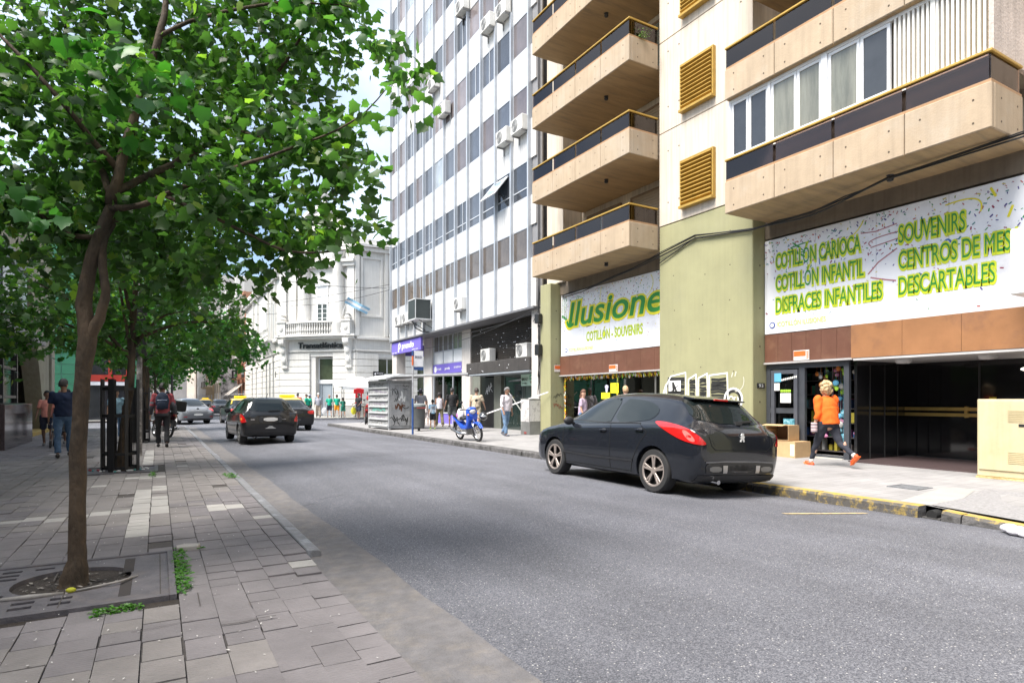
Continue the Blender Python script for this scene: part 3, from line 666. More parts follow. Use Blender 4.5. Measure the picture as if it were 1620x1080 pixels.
notice(9.10,9.28,1.86,2.06,1,'small blue and white sticker at the top of the glass shop door'); notice(9.14,9.28,1.66,1.83,0,'small white notice under the blue sticker on the shop door')
p = notice(8.85,9.12,1.38,1.60,0,'white lettered sheet in the middle of the glass shop door')
for i in range(5): 
    pass
notice(8.76,9.04,.62,1.02,2,'blue and white picture poster low on the glass shop door')
mb = MB()
for i in range(9): mb.ell((12.39,9.08-i*.045,1.90+.008*i),(.005,.018,.03),8,5)
tag(mb.obj('paper_garland', ms[0]), 'string of small white paper figures across the top of the shop door glass', 'garland')
mb = MB(); 
for i in range(6): mb.ell((12.39,9.1-i*.045,1.65),(.005,.022,.035),8,5)
tag(mb.obj('paper_garland', ms[3]), 'short green paper garland above the white sheet on the shop door', 'garland')
# hanging party goods inside the open door half
pg = T('party_goods', 'coloured balloons and masks hanging inside the open half of the shop door', 'party goods', (12.9,8.1,2.2)); r = random.Random(14)
MB().box(-.3,.3,-.4,.4,-.01,.0).obj('hanging_rack', BLACKM, pg)
for i in range(40):
    mi = r.choice([0,1,2,3,4,5]); s_ = r.uniform(.03,.09); x, y, z = r.random()*.5-.15, r.uniform(-.35,.4), -r.choice([r.uniform(.05,.5), r.uniform(.2,1.7)]); mb = MB(); mb.ell((x,y,z),(s_*.5,s_,s_*r.uniform(.6,1.3)),8,6); mb.cyl((x,y,z),(x,y,-.005),.002,n=3); mb.obj('balloon' if i % 2 else 'mask', ms[mi], pg)
# wall notices and house number
def orange_notice(P, rt, w, h, label):
    t = T('wall_notice', label, 'notice', P, 0, 'orange and white printed notices')
    P = Vector(P); rt = Vector(rt); n = rt.cross(Vector(UZ)); 
    MB().obox((n*.006+rt*w/2+Vector((0,0,h/2))), n*.004, rt*w/2, (0,0,h/2)).obj('plate', PM('notice_white', (.75,.72,.68), .5), t)
    MB().obox((n*.012+rt*w*.4+Vector((0,0,h*.66))), n*.002, rt*w*.38, (0,0,h*.26)).obj('orange_field', PM('notice_orange', (.75,.16,.03), .5), t)
    m = MB()
    for i in range(4): m.obox((n*.012+rt*w*.9+Vector((0,0,h*(.2+.2*i)))), n*.002, rt*w*.07+Vector((0,0,h*.05)), (0,0,h*.05))
    m.obj('stripes', PM('notice_orange', (.75,.16,.03), .5), t)
    return t
orange_notice((12.17,18.074,2.44), (1,0,0), .34, .24, 'orange and white notice on the shaded side of the far olive pillar')
orange_notice((12.395,15.30,2.33), RX, .42, .22, 'pale orange notice on the brown tiles above the garlanded shop window')
orange_notice((12.395,8.78,2.33), RX, .38, .22, 'white and orange notice on the brown tiles above the glass shop door')
hn = T('house_number', 'small black house number plate reading 93 on the olive pillar side', 'number plate', (12.14,9.565,1.72))
MB().box(0,.27,-.012,-.002,0,.12).obj('plate', BLACKM, hn, bevel=.004)
text('93', 'number', PM('num_white', (.75,.75,.72), .5), hn, (.06,-.013,.02), (1,0,0), UZ, .15, .08, depth=.002, world=False)
# graffiti on the olive pillar
GW = PM('spray_white', (.80,.80,.78), .6, .08, 12); GB = PM('spray_black', (.022,.022,.02), .6, .3, 12)
gr = T('wall_graffiti', 'black block letters outlined in white sprayed on the olive pillar behind the dark hatchback', 'graffiti', (12,12.45,.9))
def gy(y): return 12.45-y
mbw, mbb = MB(), MB(); org = (-.001,0,0)
shapes = [[(12.38,1.1),(12.36,1.85),(12.2,2.08),(11.66,2.16),(11.64,1.1)],[(11.58,1.1),(11.56,1.98),(11.3,2.1),(11.27,1.1)],[(11.24,1.1),(11.22,2.0),(10.93,2.11),(10.90,1.1)],[(10.87,1.1),(10.86,2.06),(10.30,2.1),(10.27,1.1)]]
r = random.Random(8)
for s in shapes:
    pts = [(gy(a), b-.9) for a, b in s]; ribbon(mbw, pts, .04, org, RX, UZ, .006)
    a0 = min(p[0] for p in pts)+.06; a1 = max(p[0] for p in pts)-.06; zt_ = max(p[1] for p in pts)-.10
    z = .2
    while z < zt_:
        ribbon(mbb, [(a0+r.uniform(0,.03), z),((a0+a1)/2, z+r.uniform(-.02,.03)),(a1-r.uniform(0,.03), z+r.uniform(-.02,.02))], r.uniform(.04,.075), org, RX, UZ, .003); z += .066
ribbon(mbw, [(.10,.95),(.22,.98),(.42,1.0),(.55,1.02)], .001, org, RX, UZ, .007)
mbw.box(-.012,-.006,-.62,-.18,.78,1.06)
ribbon(mbb, [(.36,.8),(.34,1.0),(.40,.9),(.46,.78)], .07, org, RX, UZ, .014)
ribbon(mbw, arc(2.33,.56,.26,.26,-60,240,18), .05, org, RX, UZ, .006); ribbon(mbb, arc(2.33,.56,.2,.2,-60,240,14), .07, org, RX, UZ, .003)
ribbon(mbw, arc(2.27,.56,.07,.07,0,330,8)+arc(2.42,.56,.06,.06,120,420,8), .03, org, RX, UZ, .01)
ribbon(mbw, [(.02,.2),(-.02,.7),(.08,.95)], .07, org, RX, UZ, .005)
mbw.obj('white_outline', GW, gr, fix=False); mbb.obj('black_fill', GB, gr, fix=False)
mb = MB(); ribbon(mb, arc(2.42,1.0,.22,.25,-100,20,10), .018, org, RX, UZ, .004); ribbon(mb, [(2.28,1.1),(2.31,1.2)], .03, org, RX, UZ, .004); ribbon(mb, [(2.38,1.12),(2.41,1.22)], .03, org, RX, UZ, .004)
mb.obj('faint_smile', PM('spray_faint', (.60,.58,.48), .7), gr, fix=False)
g2 = T('wall_graffiti', 'thin dark and red scribbled tags on the shaded side of the far olive pillar', 'graffiti', (12.1,18.074,1.0))
mb = MB(); r = random.Random(3); p = [(.03+.38*i/22, .55+r.uniform(-.08,.08)+.1*i/22) for i in range(22)]; ribbon(mb, p, .012, (0,0,0), (1,0,0), UZ, .003); mb.obj('dark_tag', GB, g2, fix=False)
mb = MB(); p = [(.02+.42*i/26, .28-.12*i/26+r.uniform(-.09,.09)) for i in range(26)]; ribbon(mb, p, .014, (0,0,0), (1,0,0), UZ, .003); mb.obj('red_tag', PM('spray_red', (.28,.06,.03), .7), g2, fix=False)
# ---------------------------------------------------------------- the shop signs
SW = PM('sign_white', (.80,.81,.84), .5, .05, .6, col2=(.60,.61,.65), c2amt=.40, c2scale=.7); SG = PM('sign_green', (.03,.27,.04), .5, .1); SY = PM('sign_yellow_green', (.62,.70,.02), .5, .08); SYL = PM('sign_yellow', (.80,.72,.03), .5)
conf = [PM('conf_%d' % i, c, .6) for i, c in enumerate([(.30,.03,.08),(.03,.22,.22),(.60,.50,.04),(.08,.06,.25),(.45,.12,.10),(.02,.25,.06)])]
def confetti(t, y0, z0, w, h, n, seed, wl=True):
    mb = MB(); r = random.Random(seed); x = -.0035
    for i in range(n):
        a = r.random()*w; b = h-abs(r.gauss(0, h*.32)); 
        if b < .1: b = r.random()*h*.4; 
        mb.mi = r.randrange(6); s = r.uniform(.012,.03); th = r.uniform(0,3.14); c, s_ = math.cos(th), math.sin(th); wd = s*r.uniform(.25,.5)
        if b > h-.04: continue
        mb.poly([(x, -(a+c*s*i1-s_*wd*i2), b+s_*s*i1+c*wd*i2) for i1, i2 in ((-1,-1),(1,-1),(1,1),(-1,1))]); x -= .0000015
    return mb.obj('confetti_print', conf, t, fix=False)
def streamer(mb, pts, w): ribbon(mb, pts, w, (0,0,0), RX, UZ, .005)
def duo(s, t, o, h, w, sh=.0):   # green lettering with a yellow-green halo
    y, z = o
    text(s, 'lettering_halo', SY, t, (-.006,-y,z), RX, UZ, w+.05, h, sh, .001, .085, world=False, align='LEFT')
    text(s, 'lettering', SG, t, (-.011,-y-.02,z+.01), RX, UZ, w, h, sh, .001, -.004, world=False)
s1 = T('shop_sign', 'confetti printed white sign with big green Ilusiones lettering above the garlanded shop window', 'shop sign', (12.40,18.0,2.98))
MB().box(0,.14,-5.32,-.01,0,2.17).obj('sign_board', SW, s1, bevel=.006)
confetti(s1, 0, 0, 5.3, 2.17, 420, 1)
mb = MB(); 
for y in (1.35,2.7,4.05): mb.box(-.0025,-.001,-y-.006,-y,0.02,2.15)
mb.obj('panel_seams', PM('seam_grey', (.45,.46,.5), .6), s1)
text('Ilusiones', 'script_outline', SYL, s1, (-.006,-.38,1.0), RX, UZ, 5.4, .84, .2, .001, .06, world=False)
text('Ilusiones', 'script_lettering', SG, s1, (-.011,-.46,1.02), RX, UZ, 5.25, .81, .2, .001, .012, world=False)
mb = MB(); ribbon(mb, bez((.35,1.22),(.42,.86),(.78,1.06),8), .20, (0,0,0), RX, UZ, .006); mb.obj('script_swash_outline', SYL, s1, fix=False)
mb = MB(); ribbon(mb, bez((.40,1.18),(.46,.94),(.76,1.08),8), .11, (0,0,0), RX, UZ, .011); mb.obj('script_swash', SG, s1, fix=False)
text('COTILLÓN - SOUVENIRS', 'lettering_halo', SY, s1, (-.006,-1.5,.43), RX, UZ, 2.75, .30, .05, .001, .03, world=False)
text('COTILLÓN - SOUVENIRS', 'lettering', PM('sign_lime', (.30,.50,.03), .5), s1, (-.010,-1.51,.435), RX, UZ, 2.72, .29, .05, .001, -.02, world=False)
text('/COTILLÓN ILUSIONES', 'small_lettering', SY, s1, (-.006,-.47,.14), RX, UZ, 1.4, .10, .0, .001, 0, world=False)
mb = MB(); streamer(mb, bez((2.3,2.1),(2.1,1.5),(2.5,1.3)), .02); streamer(mb, bez((4.2,1.4),(4.9,1.7),(4.6,2.1)), .02); mb.obj('yellow_streamer', SYL, s1, fix=False)
mb = MB()
for k in range(3): streamer(mb, [(.12+.1*k+.015*math.sin(i*2), 2.05-i*.09) for i in range(7+k)], .016)
for k in range(3):
    mb.ell((-.006,-(.12+.1*k),1.4-.05*k),(.003,.05,.06),8,6)
streamer(mb, [(.9,2.0),(1.05,1.8),(.95,1.9),(1.2,1.75),(1.0,2.0),(1.3,1.9)], .015)
mb.obj('green_streamers', SG, s1, fix=False)
s2 = T('shop_sign', 'long white confetti sign listing cotillón and souvenirs above the dark entrance', 'shop sign', (12.40,9.56,2.98))
MB().box(0,.14,-8.1,-.01,0,2.19).obj('sign_board', SW, s2, bevel=.006)
confetti(s2, 0, 0, 8.1, 2.19, 900, 2)
mb = MB()
for y in (1.3,2.6,3.9,5.2,6.5): mb.box(-.0025,-.001,-y-.006,-y,0.02,2.17)
mb.obj('panel_seams', PM('seam_grey', (.45,.46,.5), .6), s2)
duo('COTILLÓN CARIOCA', s2, (.30,1.49), .34, 1.97); duo('COTILLÓN INFANTIL', s2, (.30,.98), .34, 2.04); duo('DISFRACES INFANTILES', s2, (.30,.47), .34, 2.40)
duo('SOUVENIRS', s2, (3.02,1.48), .34, 1.12); duo('CENTROS DE MESA', s2, (3.02,.98), .34, 1.95); duo('DESCARTABLES', s2, (3.02,.48), .34, 1.57)
text('/COTILLÓN ILUSIONES', 'small_lettering', SY, s2, (-.006,-.34,.15), RX, UZ, 1.2, .11, .0, .001, .0, world=False)
for t, y in ((s1,.33),(s2,.22)):
    MB().lathe((-.006,-y,.2), [(.0,-.004),(.075,-.003),(.075,.003)], 18, 'x').obj('round_logo', PM('logo_blue', (.06,.10,.35), .5), t)
    MB().lathe((-.010,-y,.2), [(.0,-.002),(.05,-.002),(.05,.001)], 14, 'x').obj('logo_center', SW, t)
mb = MB()
streamer(mb, [(2.3,1.85),(2.6,1.82),(3.0,1.88)], .02); streamer(mb, bez((2.5,1.55),(2.3,1.7),(3.05,1.72)), .02); streamer(mb, [(2.5,1.52),(2.8,1.56),(3.1,1.6)], .02); streamer(mb, [(2.45,1.0),(2.65,1.2),(3.0,1.4)], .025); streamer(mb, bez((2.5,.92),(2.7,.85),(2.98,.78)), .025)
mb.obj('pink_streamer', PM('streamer_pink', (.42,.16,.18), .6), s2, fix=False)
mb = MB(); streamer(mb, bez((3.85,2.0),(4.5,2.1),(4.4,1.75)), .025); streamer(mb, bez((1.85,1.75),(2.2,1.8),(2.35,2.1)), .022); streamer(mb, [(4.55,2.1),(4.62,1.95)], .04); streamer(mb, [(5.2,1.9),(5.25,2.05)], .04); streamer(mb, [(4.8,1.55),(4.86,1.72)], .04); mb.obj('yellow_streamer', SYL, s2, fix=False)
mb = MB(); streamer(mb, [(.75,2.0),(.95,1.85),(.8,1.95),(1.05,1.75),(.85,1.75),(1.1,1.6),(.7,1.9),(1.15,1.95)], .025)
streamer(mb, [(5.06+.05*math.sin(i*2.2), 1.35-i*.07) for i in range(12)], .03)
for (cy, cz, s) in ((5.08,.45,.11),(5.38,.36,.15)):
    P = [(-.008, -(cy+s*(1 if i % 2 == 0 else .42)*math.sin(i*math.pi/5)), cz+s*(1 if i % 2 == 0 else .42)*math.cos(i*math.pi/5)) for i in range(10)]; mb.poly(P)
mb.obj('green_stars', SG, s2, fix=False)
mb = MB(); streamer(mb, bez((1.4,1.4),(1.35,1.75),(1.6,1.8)), .02); streamer(mb, bez((3.75,1.15),(3.85,1.5),(3.95,1.3)), .03); mb.obj('blue_streamer', PM('streamer_blue', (.05,.15,.40), .6), s2, fix=False)
lb = T('light_box_sign', 'blank white projecting light box sign at the right end of the long confetti sign', 'sign', (11.5,4.40,3.08))
MB().box(0,.85,-.16,0,0,1.02).obj('box', PM('box_white', (.8,.8,.8), .5, .03), lb, bevel=.02); MB().box(.85,.9,-.12,-.04,.3,.7).obj('bracket', BLACKM, lb)
# cables along the facade
mb = MB()
CB = PM('cable_black', (.02,.02,.022), .6)
pts = [(12.38,17.9,5.12)]+sag((12.38,17.9,5.12),(11.96,12.6,5.45),.1,8)[1:]+[(11.96,11.28,5.66),(11.96,9.54,5.42)]+sag((11.9,9.5,5.42),(11.55,6.3,5.50),.12,8)[1:]+[(11.55,4.2,5.55),(11.6,1.0,5.5)]
mb.tube(pts, .016, 6); mb.tube([(p[0]-.02,p[1],p[2]-.05-.03*math.sin(i)) for i, p in enumerate(pts)], .016, 6); mb.tube([(p[0]-.03,p[1],p[2]+.03*math.sin(i*1.7)) for i, p in enumerate(pts)], .012, 6)
mb.tube([(11.96,12.6,5.2),(11.96,11.28,5.62)], .014, 6)
tag(mb.obj('facade_cables', CB), 'bundle of black cables strung along under the tan balconies', 'cables')
# cabinet, boxes, balcony plants
ec = T('electrical_cabinet', 'cream painted metal electrical cabinet with peeling base beside the dark entrance', 'cabinet', (11.6,3.6,.15))
CCAB = PM('cabinet_cream', (.56,.47,.29), .6, .1, 2, .1, 30, streak=.12, col2=(.52,.43,.25), c2amt=.4)
MB().box(.02,.42,0,1.29,.06,1.31).obj('cabinet_body', CCAB, ec, bevel=.012)
MB().box(0,.02,.03,1.26,.17,1.28).obj('door', CCAB, ec, bevel=.006); MB().box(.0,.45,-.01,1.30,0,.06).obj('plinth', PM('peeling_base', (.42,.30,.12), .9, .35, 8, .5, 30, col2=(.6,.5,.25), c2amt=.5, c2scale=7), ec)
for z in (.95,.30):
    v = MB()
    for i in range(7): v.box(-.008,0,.38,.86,z+i*.028,z+i*.028+.018)
    v.obj('vent', PM('cabinet_vent', (.52,.44,.26), .6), ec)
MB().box(-.008,0,.62,.72,.88,.92).obj('keyhole_plate', BLACKM, ec)
cb = PM('cardboard', (.50,.33,.17), .85, .12, 6, .1, 40); cbd = PM('cardboard_dark', (.18,.10,.05), .9)
def cbox_(label, loc, rz, sx, sy, sz, open_=True, tape=False):
    t = T('cardboard_box', label, 'box', loc, rz, 'cardboard boxes by the shop door')
    m = MB(); m.box(0,sx,0,sy,0,.01).box(0,.01,0,sy,.01,sz).box(sx-.01,sx,0,sy,.01,sz).box(.01,sx-.01,0,.01,.01,sz).box(.01,sx-.01,sy-.01,sy,.01,sz); m.obj('carton', cb, t)
    if open_: MB().obox((sx*.5,-.06,sz+.0), (sx*.48,0,0), (0,.07,.02), (0,0,.004)).obj('flap', cb, t)
    else: MB().box(.005,sx-.005,.005,sy-.005,sz,sz+.006).obj('lid', cb, t)
    if tape: MB().box(-.004,0,.02,.12,.06,sz-.05).obj('label_sticker', PM('pap_w', (.75,.75,.72), .6), t)
    return t
def obox_side():   # box lying on its side, mouth towards the street
    t = T('cardboard_box', 'upper cardboard box lying open on its side on another box by the shop door', 'box', (11.98,8.62,.545), R(4), 'cardboard boxes by the shop door')
    m = MB(); m.box(0,.42,0,.55,0,.01).box(0,.42,0,.55,.33,.34).box(0,.42,0,.01,.01,.33).box(0,.42,.54,.55,.01,.33).box(.41,.42,.01,.54,.01,.33); m.obj('carton', cb, t)
    MB().box(.395,.405,.02,.53,.012,.328).obj('inside', cbd, t); MB().obox((-.09,.28,.345), (.1,0,.012), (0,.26,0), (0,0,.004)).obj('flap', cb, t)
obox_side(); cbox_('lower closed cardboard box with a white label by the shop door', (11.93,8.42,.17), R(-3), .5, .72, .36, False, True)
cbox_('cardboard box half hidden behind the parked hatchback by the shop door', (11.98,9.22,.17), R(5), .45,.45,.62, True)
def plant(x, y, z, n, s, label, seed):
    mb = MB(); r = random.Random(seed)
    for i in range(n):
        a, b = r.gauss(0,s*.5), r.gauss(0,s); zz = z+abs(r.gauss(0,s*.6))-r.random()*s*.5; l = r.uniform(.03,.06); d = Vector((r.uniform(-1,1),r.uniform(-1,1),r.uniform(-.5,1))).normalized(); e = d.orthogonal()*.4
        p = Vector((x+a,y+b,zz)); mb.poly([p, p+d*l*.5+e*l, p+d*l, p+d*l*.5-e*l])
    o = mb.obj('leaves', LEAFB, fix=False)
    t = T('potted_plant', label, 'plant', (x,y,z-.1)); o.parent = t; o.location = (-x,-y,-z+.1)
    MB().lathe((0,0,-.06), [(.05,0),(.08,.14),(.07,.14)], 12).obj('pot', PM('terracotta', (.35,.13,.06), .8), t)
LEAFB = leafmat('balcony_leaf', (.10,.19,.03), (.30,.38,.08), .3)
plant(11.4, 12.78, 11.3, 260, .14, 'trailing green plant spilling over the end of an upper left balcony', 1)
plant(11.15, 9.2, 8.85, 90, .09, 'small green plant behind the smoked glass of the upper wide balcony', 2)
# ---------------------------------------------------------------- white office building
WP = PM('white_panel', (.66,.65,.635), .5, .09, .8, streak=.28, col2=(.55,.54,.52), c2amt=.42, c2scale=.4); WB = PM('panel_joint', (.22,.22,.23), .8); FIN = PM('alu_fin', (.46,.49,.53), .42, .1, 3, metal=.35)
WFR = PM('alu_frame', (.55,.57,.60), .4, .1, 4, metal=.3); WST = PM('white_stone', (.62,.58,.54), .7, .12, 2, streak=.18)
panes = [PM('pane_%d' % i, c, .04, .3, 1.2, spec=.9) for i, c in enumerate([(.045,.05,.06),(.13,.11,.11),(.20,.17,.17),(.30,.34,.38),(.08,.09,.11)])]
paneB = PM('pane_brown', (.10,.08,.065), .08, .35, 2, spec=.7)
ob = T('office_building', 'tall white panelled office building with vertical metal fins and a purple shop at its foot', 'building', (12,27,0))
def O(name, mat, mb, bevel=0, **k): return mb.obj(name, mat, ob, world=True, bevel=bevel, **k)
TOP = 31.0
O('backing_wall', WB, MB().box(12.06,24,19.0,35.1,4.9,TOP))
fins = [35.05-1.3*i for i in range(13)]   # 35.05 .. 19.45
O('end_wall', WP, MB().box(12.0,24,35.1,35.2,4.9,TOP))
rows = [(6.73,7.93,0),(9.05,10.42,1)]+[(11.9+2.75*k,13.27+2.75*k,2) for k in range(7)]
mb = MB(); r = random.Random(5)
bays = list(zip(fins[1:]+[18.98], fins))
sp = [(4.9,6.73)]+[(rows[i][1], rows[i+1][0]) for i in range(len(rows)-1)]+[(rows[-1][1], TOP)]
for (y0, y1) in bays:
    hj = r.random() < .35
    for (a, b) in sp:
        m = (y0+y1)/2; hh = r.random() < .4
        for (p, q) in ((y0+.05, m-.008),(m+.008, y1-.05)):
            if q-p < .1: continue
            if hh: c = (a+b)/2; mb.box(12.0,12.055,p,q,a+.008,c-.006).box(12.0,12.055,p,q,c+.006,b-.008)
            else: mb.box(12.0,12.055,p,q,a+.008,b-.008)
O('facade_panels', WP, mb)
f0 = O('fin', FIN, MB().box(11.88,12.05,34.98-.0,35.07,4.84,TOP))
for y in fins[1:]:
    f = f0.copy(); COL.objects.link(f); f.parent = ob; f.location.y = y-35.05
# flat fin behind the joints gives the thin second line on each fin
def make_window(kind, k):
    y0, y1 = .0, 1.2; h = {0: 1.2, 1: 1.37, 2: 1.37}[kind]
    f = MB(); f.frame('x', -.0,.05, 0,1.2, 0,h,.035)
    if k == 1: f.box(.0,.045,.56,.60,.035,h-.035)
    if kind == 1: f.box(.0,.045,.035,1.165,.34,.38)
    fo = f.obj('window', WFR, ob)
    return fo
r = random.Random(12); cnt = 0; protos = {}; pane_me = {}
rest = MB()
for ri, (a, b, kind) in enumerate(rows):
    for bi, (y0, y1) in enumerate(bays):
        if y1-y0 < .8: continue
        split = 1 if r.random() < .35 else 0; pi = r.choice([0,1,1,2,4,1,4,3]) if kind == 2 else (9 if kind == 0 else r.choice([0,0,4]))
        if ri == 6 and bi > 8: continue
        if cnt >= 98: rest.box(12.02,12.04,y0+.08,y1-.08,a+.03,b-.03); continue
        key = (kind, split)
        if key not in protos: fo = protos[key] = make_window(kind, split)
        else: fo = protos[key].copy(); COL.objects.link(fo); fo.parent = ob
        fo.location = (0, y0+.05-27, a)
        if (kind, pi) not in pane_me:
            h = b-a; p = MB().box(.02,.03,.03,1.17,.03,h-.03).obj('pane', paneB if pi == 9 else panes[pi], fo); pane_me[(kind, pi)] = p.data
        else:
            p = bpy.data.objects.new('pane', pane_me[(kind, pi)]); COL.objects.link(p); p.parent = fo
        cnt += 1
if rest.v: stuff(rest.obj('far_window_panes', panes[4], ob, world=True))
# tilted open window
ow = MB().frame('x', -.02,.02, 0,1.2, 0,1.0,.06).obj('open_window', WHITEF, ob); ow.location = (-.62, 20.97-27+.12, 9.50); ow.rotation_euler = (0, R(38), 0)
MB().box(-.005,.005,.05,1.15,.05,.95).obj('pane', PM('sky_pane', (.25,.33,.40), .03, .1, spec=1), ow)
O('fascia_edge', PM('flashing', (.15,.15,.16), .5), MB().box(11.86,12.9,18.98,35.2,4.80,4.88))
O('ground_floor_soffit', WST, MB().box(11.98,14.0,18.98,35.1,4.88,4.90))
# ground floor: pillars, glazed shopfront, dark slatted wall, hotel entrance
for (y0, y1) in ((34.35,35.1),(30.78,31.9),(26.1,27.02)): O('ground_pillar', WST, MB().box(12.05 if y0 > 33 else 12.78,13.1 if y0 < 33 else 12.6,y0,y1,.15,4.80), .01)
O('ground_pillar', WST, MB().box(12.1,12.7,18.98,19.50,.15,4.80), .01)
O('core_wall', WST, MB().box(14.5,24,19.0,34.0,.1,4.9))
gl = O('shopfront_frame', WFR, MB().box(12.86,12.96,26.2,29.9,4.78,4.83).box(12.86,12.96,26.2,29.9,3.93,4.0).box(12.86,12.96,26.2,29.9,3.30,3.36).box(12.86,12.96,26.2,29.9,2.74,2.80).box(12.86,12.96,26.2,29.9,.74,.80).box(12.86,12.96,26.2,29.9,.15,.22)
  .box(12.86,12.96,29.84,29.9,.2,4.8).box(12.86,12.96,28.60,28.66,.2,4.8).box(12.86,12.96,27.38,27.44,.2,4.8).box(12.86,12.96,26.2,26.26,.2,4.8).box(12.87,12.95,29.2,29.24,3.99,4.79).box(12.87,12.95,28.0,28.04,3.99,4.79).box(12.87,12.95,26.8,26.84,3.99,4.79))
MB().box(.9,.91,-.78,2.88,4.0,4.78).obj('upper_glass', CGLASS, gl); MB().box(.9,.91,-.78,2.88,3.36,3.94).obj('white_panel', WHITEF, gl)
PUR = PM('purple_sign', (.17,.13,.52), .5, .05)
MB().box(.9,.91,-.78,2.88,.80,2.75).obj('lower_glass', glassmat('store_glass', (.65,.72,.75), .02, .9), gl); MB().box(.89,.91,-.78,2.88,.22,.74).obj('purple_base', PUR, gl)
O('store_interior', PM('store_interior_paint', (.18,.22,.26), .9, .4, 1.5), MB().box(14.2,14.3,26.0,30,.2,2.9).box(12.97,14.2,29.95,30,.2,2.9).box(12.97,14.2,26,26.05,.2,2.9).box(13.6,13.9,26.4,27.4,.2,1.3).box(13.6,13.9,28.2,29.6,.2,1.6))
gl.location.y += .85
ps = T('shop_sign', 'three purple panels with white logos above the glass shopfront', 'shop sign', (12.84,30.75,2.80))
MB().box(-.02,.015,-3.62,-.06,.0,.5).obj('sign_board', PUR, ps)
bpy.data.objects['store_interior'].location.y += .85
TXW = PM('sign_text_white', (.85,.85,.88), .5)
MB().lathe((-.026,-.38,.25), [(.0,0),(.17,0),(.17,.004)], 18, 'x').obj('round_logo', TXW, ps); smallprint('small_lettering', TXW, ps, (-.024,-.58,.2), RX, .6, .10, 9)
text('prendo', 'lettering', TXW, ps, (-.024,-1.62,.2), RX, UZ, .62, .13, world=False, depth=.002, off=.02); smallprint('small_lettering', TXW, ps, (-.024,-2.75,.22), RX, .8, .1, 9)
p2 = T('shop_sign', 'purple prendo fascia sign with white lettering at the far corner of the office building', 'shop sign', (11.95,34.9,4.08))
MB().box(0,.12,-4.6,0,0,.68).obj('sign_board', PUR, p2, bevel=.01)
text('prendo', 'lettering', TXW, p2, (-.006,-1.75,.24), RX, UZ, 1.85, .32, world=False, depth=.002, off=.03)
mb = MB(); mb.lathe((-.008,-1.35,.42), [(.0,0),(.19,0),(.19,.004)], 16, 'x'); mb.box(-.008,-.003,-1.28,-1.12,.08,.35); mb.obj('logo', TXW, p2); MB().lathe((-.012,-1.35,.42), [(.0,0),(.08,0),(.08,.003)], 12, 'x').obj('logo_hole', PUR, p2)
smallprint('small_lettering', TXW, p2, (-.006,-3.3,.06), RX, 1.0, .06, 15); smallprint('small_lettering', TXW, p2, (-.006,-.1,.05), RX, .8, .06, 12)
p3 = T('shop_sign', 'purple end panel of the prendo sign turned towards the crossing street', 'shop sign', (12.1,35.22,4.08)); MB().box(0,3.0,-.1,0,0,.68).obj('sign_board', PUR, p3)
SLAT = PM('dark_slats', (.045,.038,.032), .8, .4, 6, streak=.3)
mb = MB()
for i in range(20): mb.box(12.84,12.88,19.5,26.1,3.0+i*.09,3.0+i*.09+.072)
O('slatted_wall', SLAT, mb); O('slat_backing', PM('slat_black', (.01,.01,.01), .9), MB().box(12.89,12.95,19.5,26.1,2.9,4.8))
mb = MB(); r = random.Random(4)
for i in range(60): y, z = r.uniform(19.6,25.4), 3.0+.09*r.randint(0,18)+.03; mb.box(12.834,12.84,y,y+r.uniform(.02,.10),z,z+.025)
O('peeling_flecks', TXW, mb)
mq = O('marquee', PM('marquee_charcoal', (.05,.045,.042), .7, .3, 4, streak=.3), MB().box(12.0,12.9,19.5,24.9,2.56,3.06), .02)
MB().box(-.03,.88,-7.52,-2.08,2.50,2.555).obj('marquee_edge', PM('marquee_edge', (.28,.31,.34), .5), mq)
mb = MB(); r = random.Random(3)
for i in range(8): mb.ell((-.0,-7.3+r.random()*5.7,2.62+r.random()*.4),(.006,.025,.02),8,5)
mb.obj('flecks', TXW, mq)
dk = PM('hall_dark', (.02,.022,.02), .3, .3, 2)
O('entrance_wall', dk, MB().box(14.3,14.4,19.5,25.5,.15,2.9).box(12.95,14.3,24.9,25.5,.15,2.9))
O('entrance_pillar', PM('grey_green_metal', (.19,.20,.17), .5), MB().box(12.9,13.1,23.3,23.95,.15,2.56).box(12.9,13.1,25.3,26.1,.15,2.56))
dg = O('entrance_door', PM('entrance_frame', (.09,.11,.10), .4), MB().frame('x', 12.88,12.94, 21.4,23.0, .15,2.5,.07).frame('x', 12.88,12.94, 19.55,21.35, .15,2.5,.07))
MB().box(.91,.92,-5.55,-4.05,.2,2.45).obj('door_glass', PM('green_dark_glass', (.025,.04,.035), .04, .2, spec=.9), dg); MB().box(.91,.92,-7.4,-5.7,.2,2.45).obj('side_glass', PM('green_pale_glass', (.12,.16,.14), .05, .3, 1.5, spec=.9), dg)
hs = T('shop_sign', 'pale green sign with dark lettering hung under the charcoal marquee', 'shop sign', (12.6,21.1,2.0))
MB().box(0,.03,-1.55,0,0,.46).obj('sign_board', PM('mint', (.48,.66,.54), .5), hs); MB().box(-.006,0,-1.53,-.66,.24,.42).obj('green_band', PM('band_green', (.10,.38,.22), .5), hs)
smallprint('small_lettering', GB, hs, (-.008,-.08,.2), RX, .48, .12, 7); smallprint('small_lettering', GB, hs, (-.008,-.1,.06), RX, .42, .07, 8); smallprint('small_lettering', TXW, hs, (-.008,-.72,.30), RX, .75, .07, 12); smallprint('small_lettering', PM('brown_text', (.2,.12,.06), .6), hs, (-.008,-.72,.1), RX, .75, .07, 14)
g3 = T('wall_graffiti', 'white scrawled tag on the dark entrance beside the grey pillar', 'graffiti', (12.94,24.9,1.6))
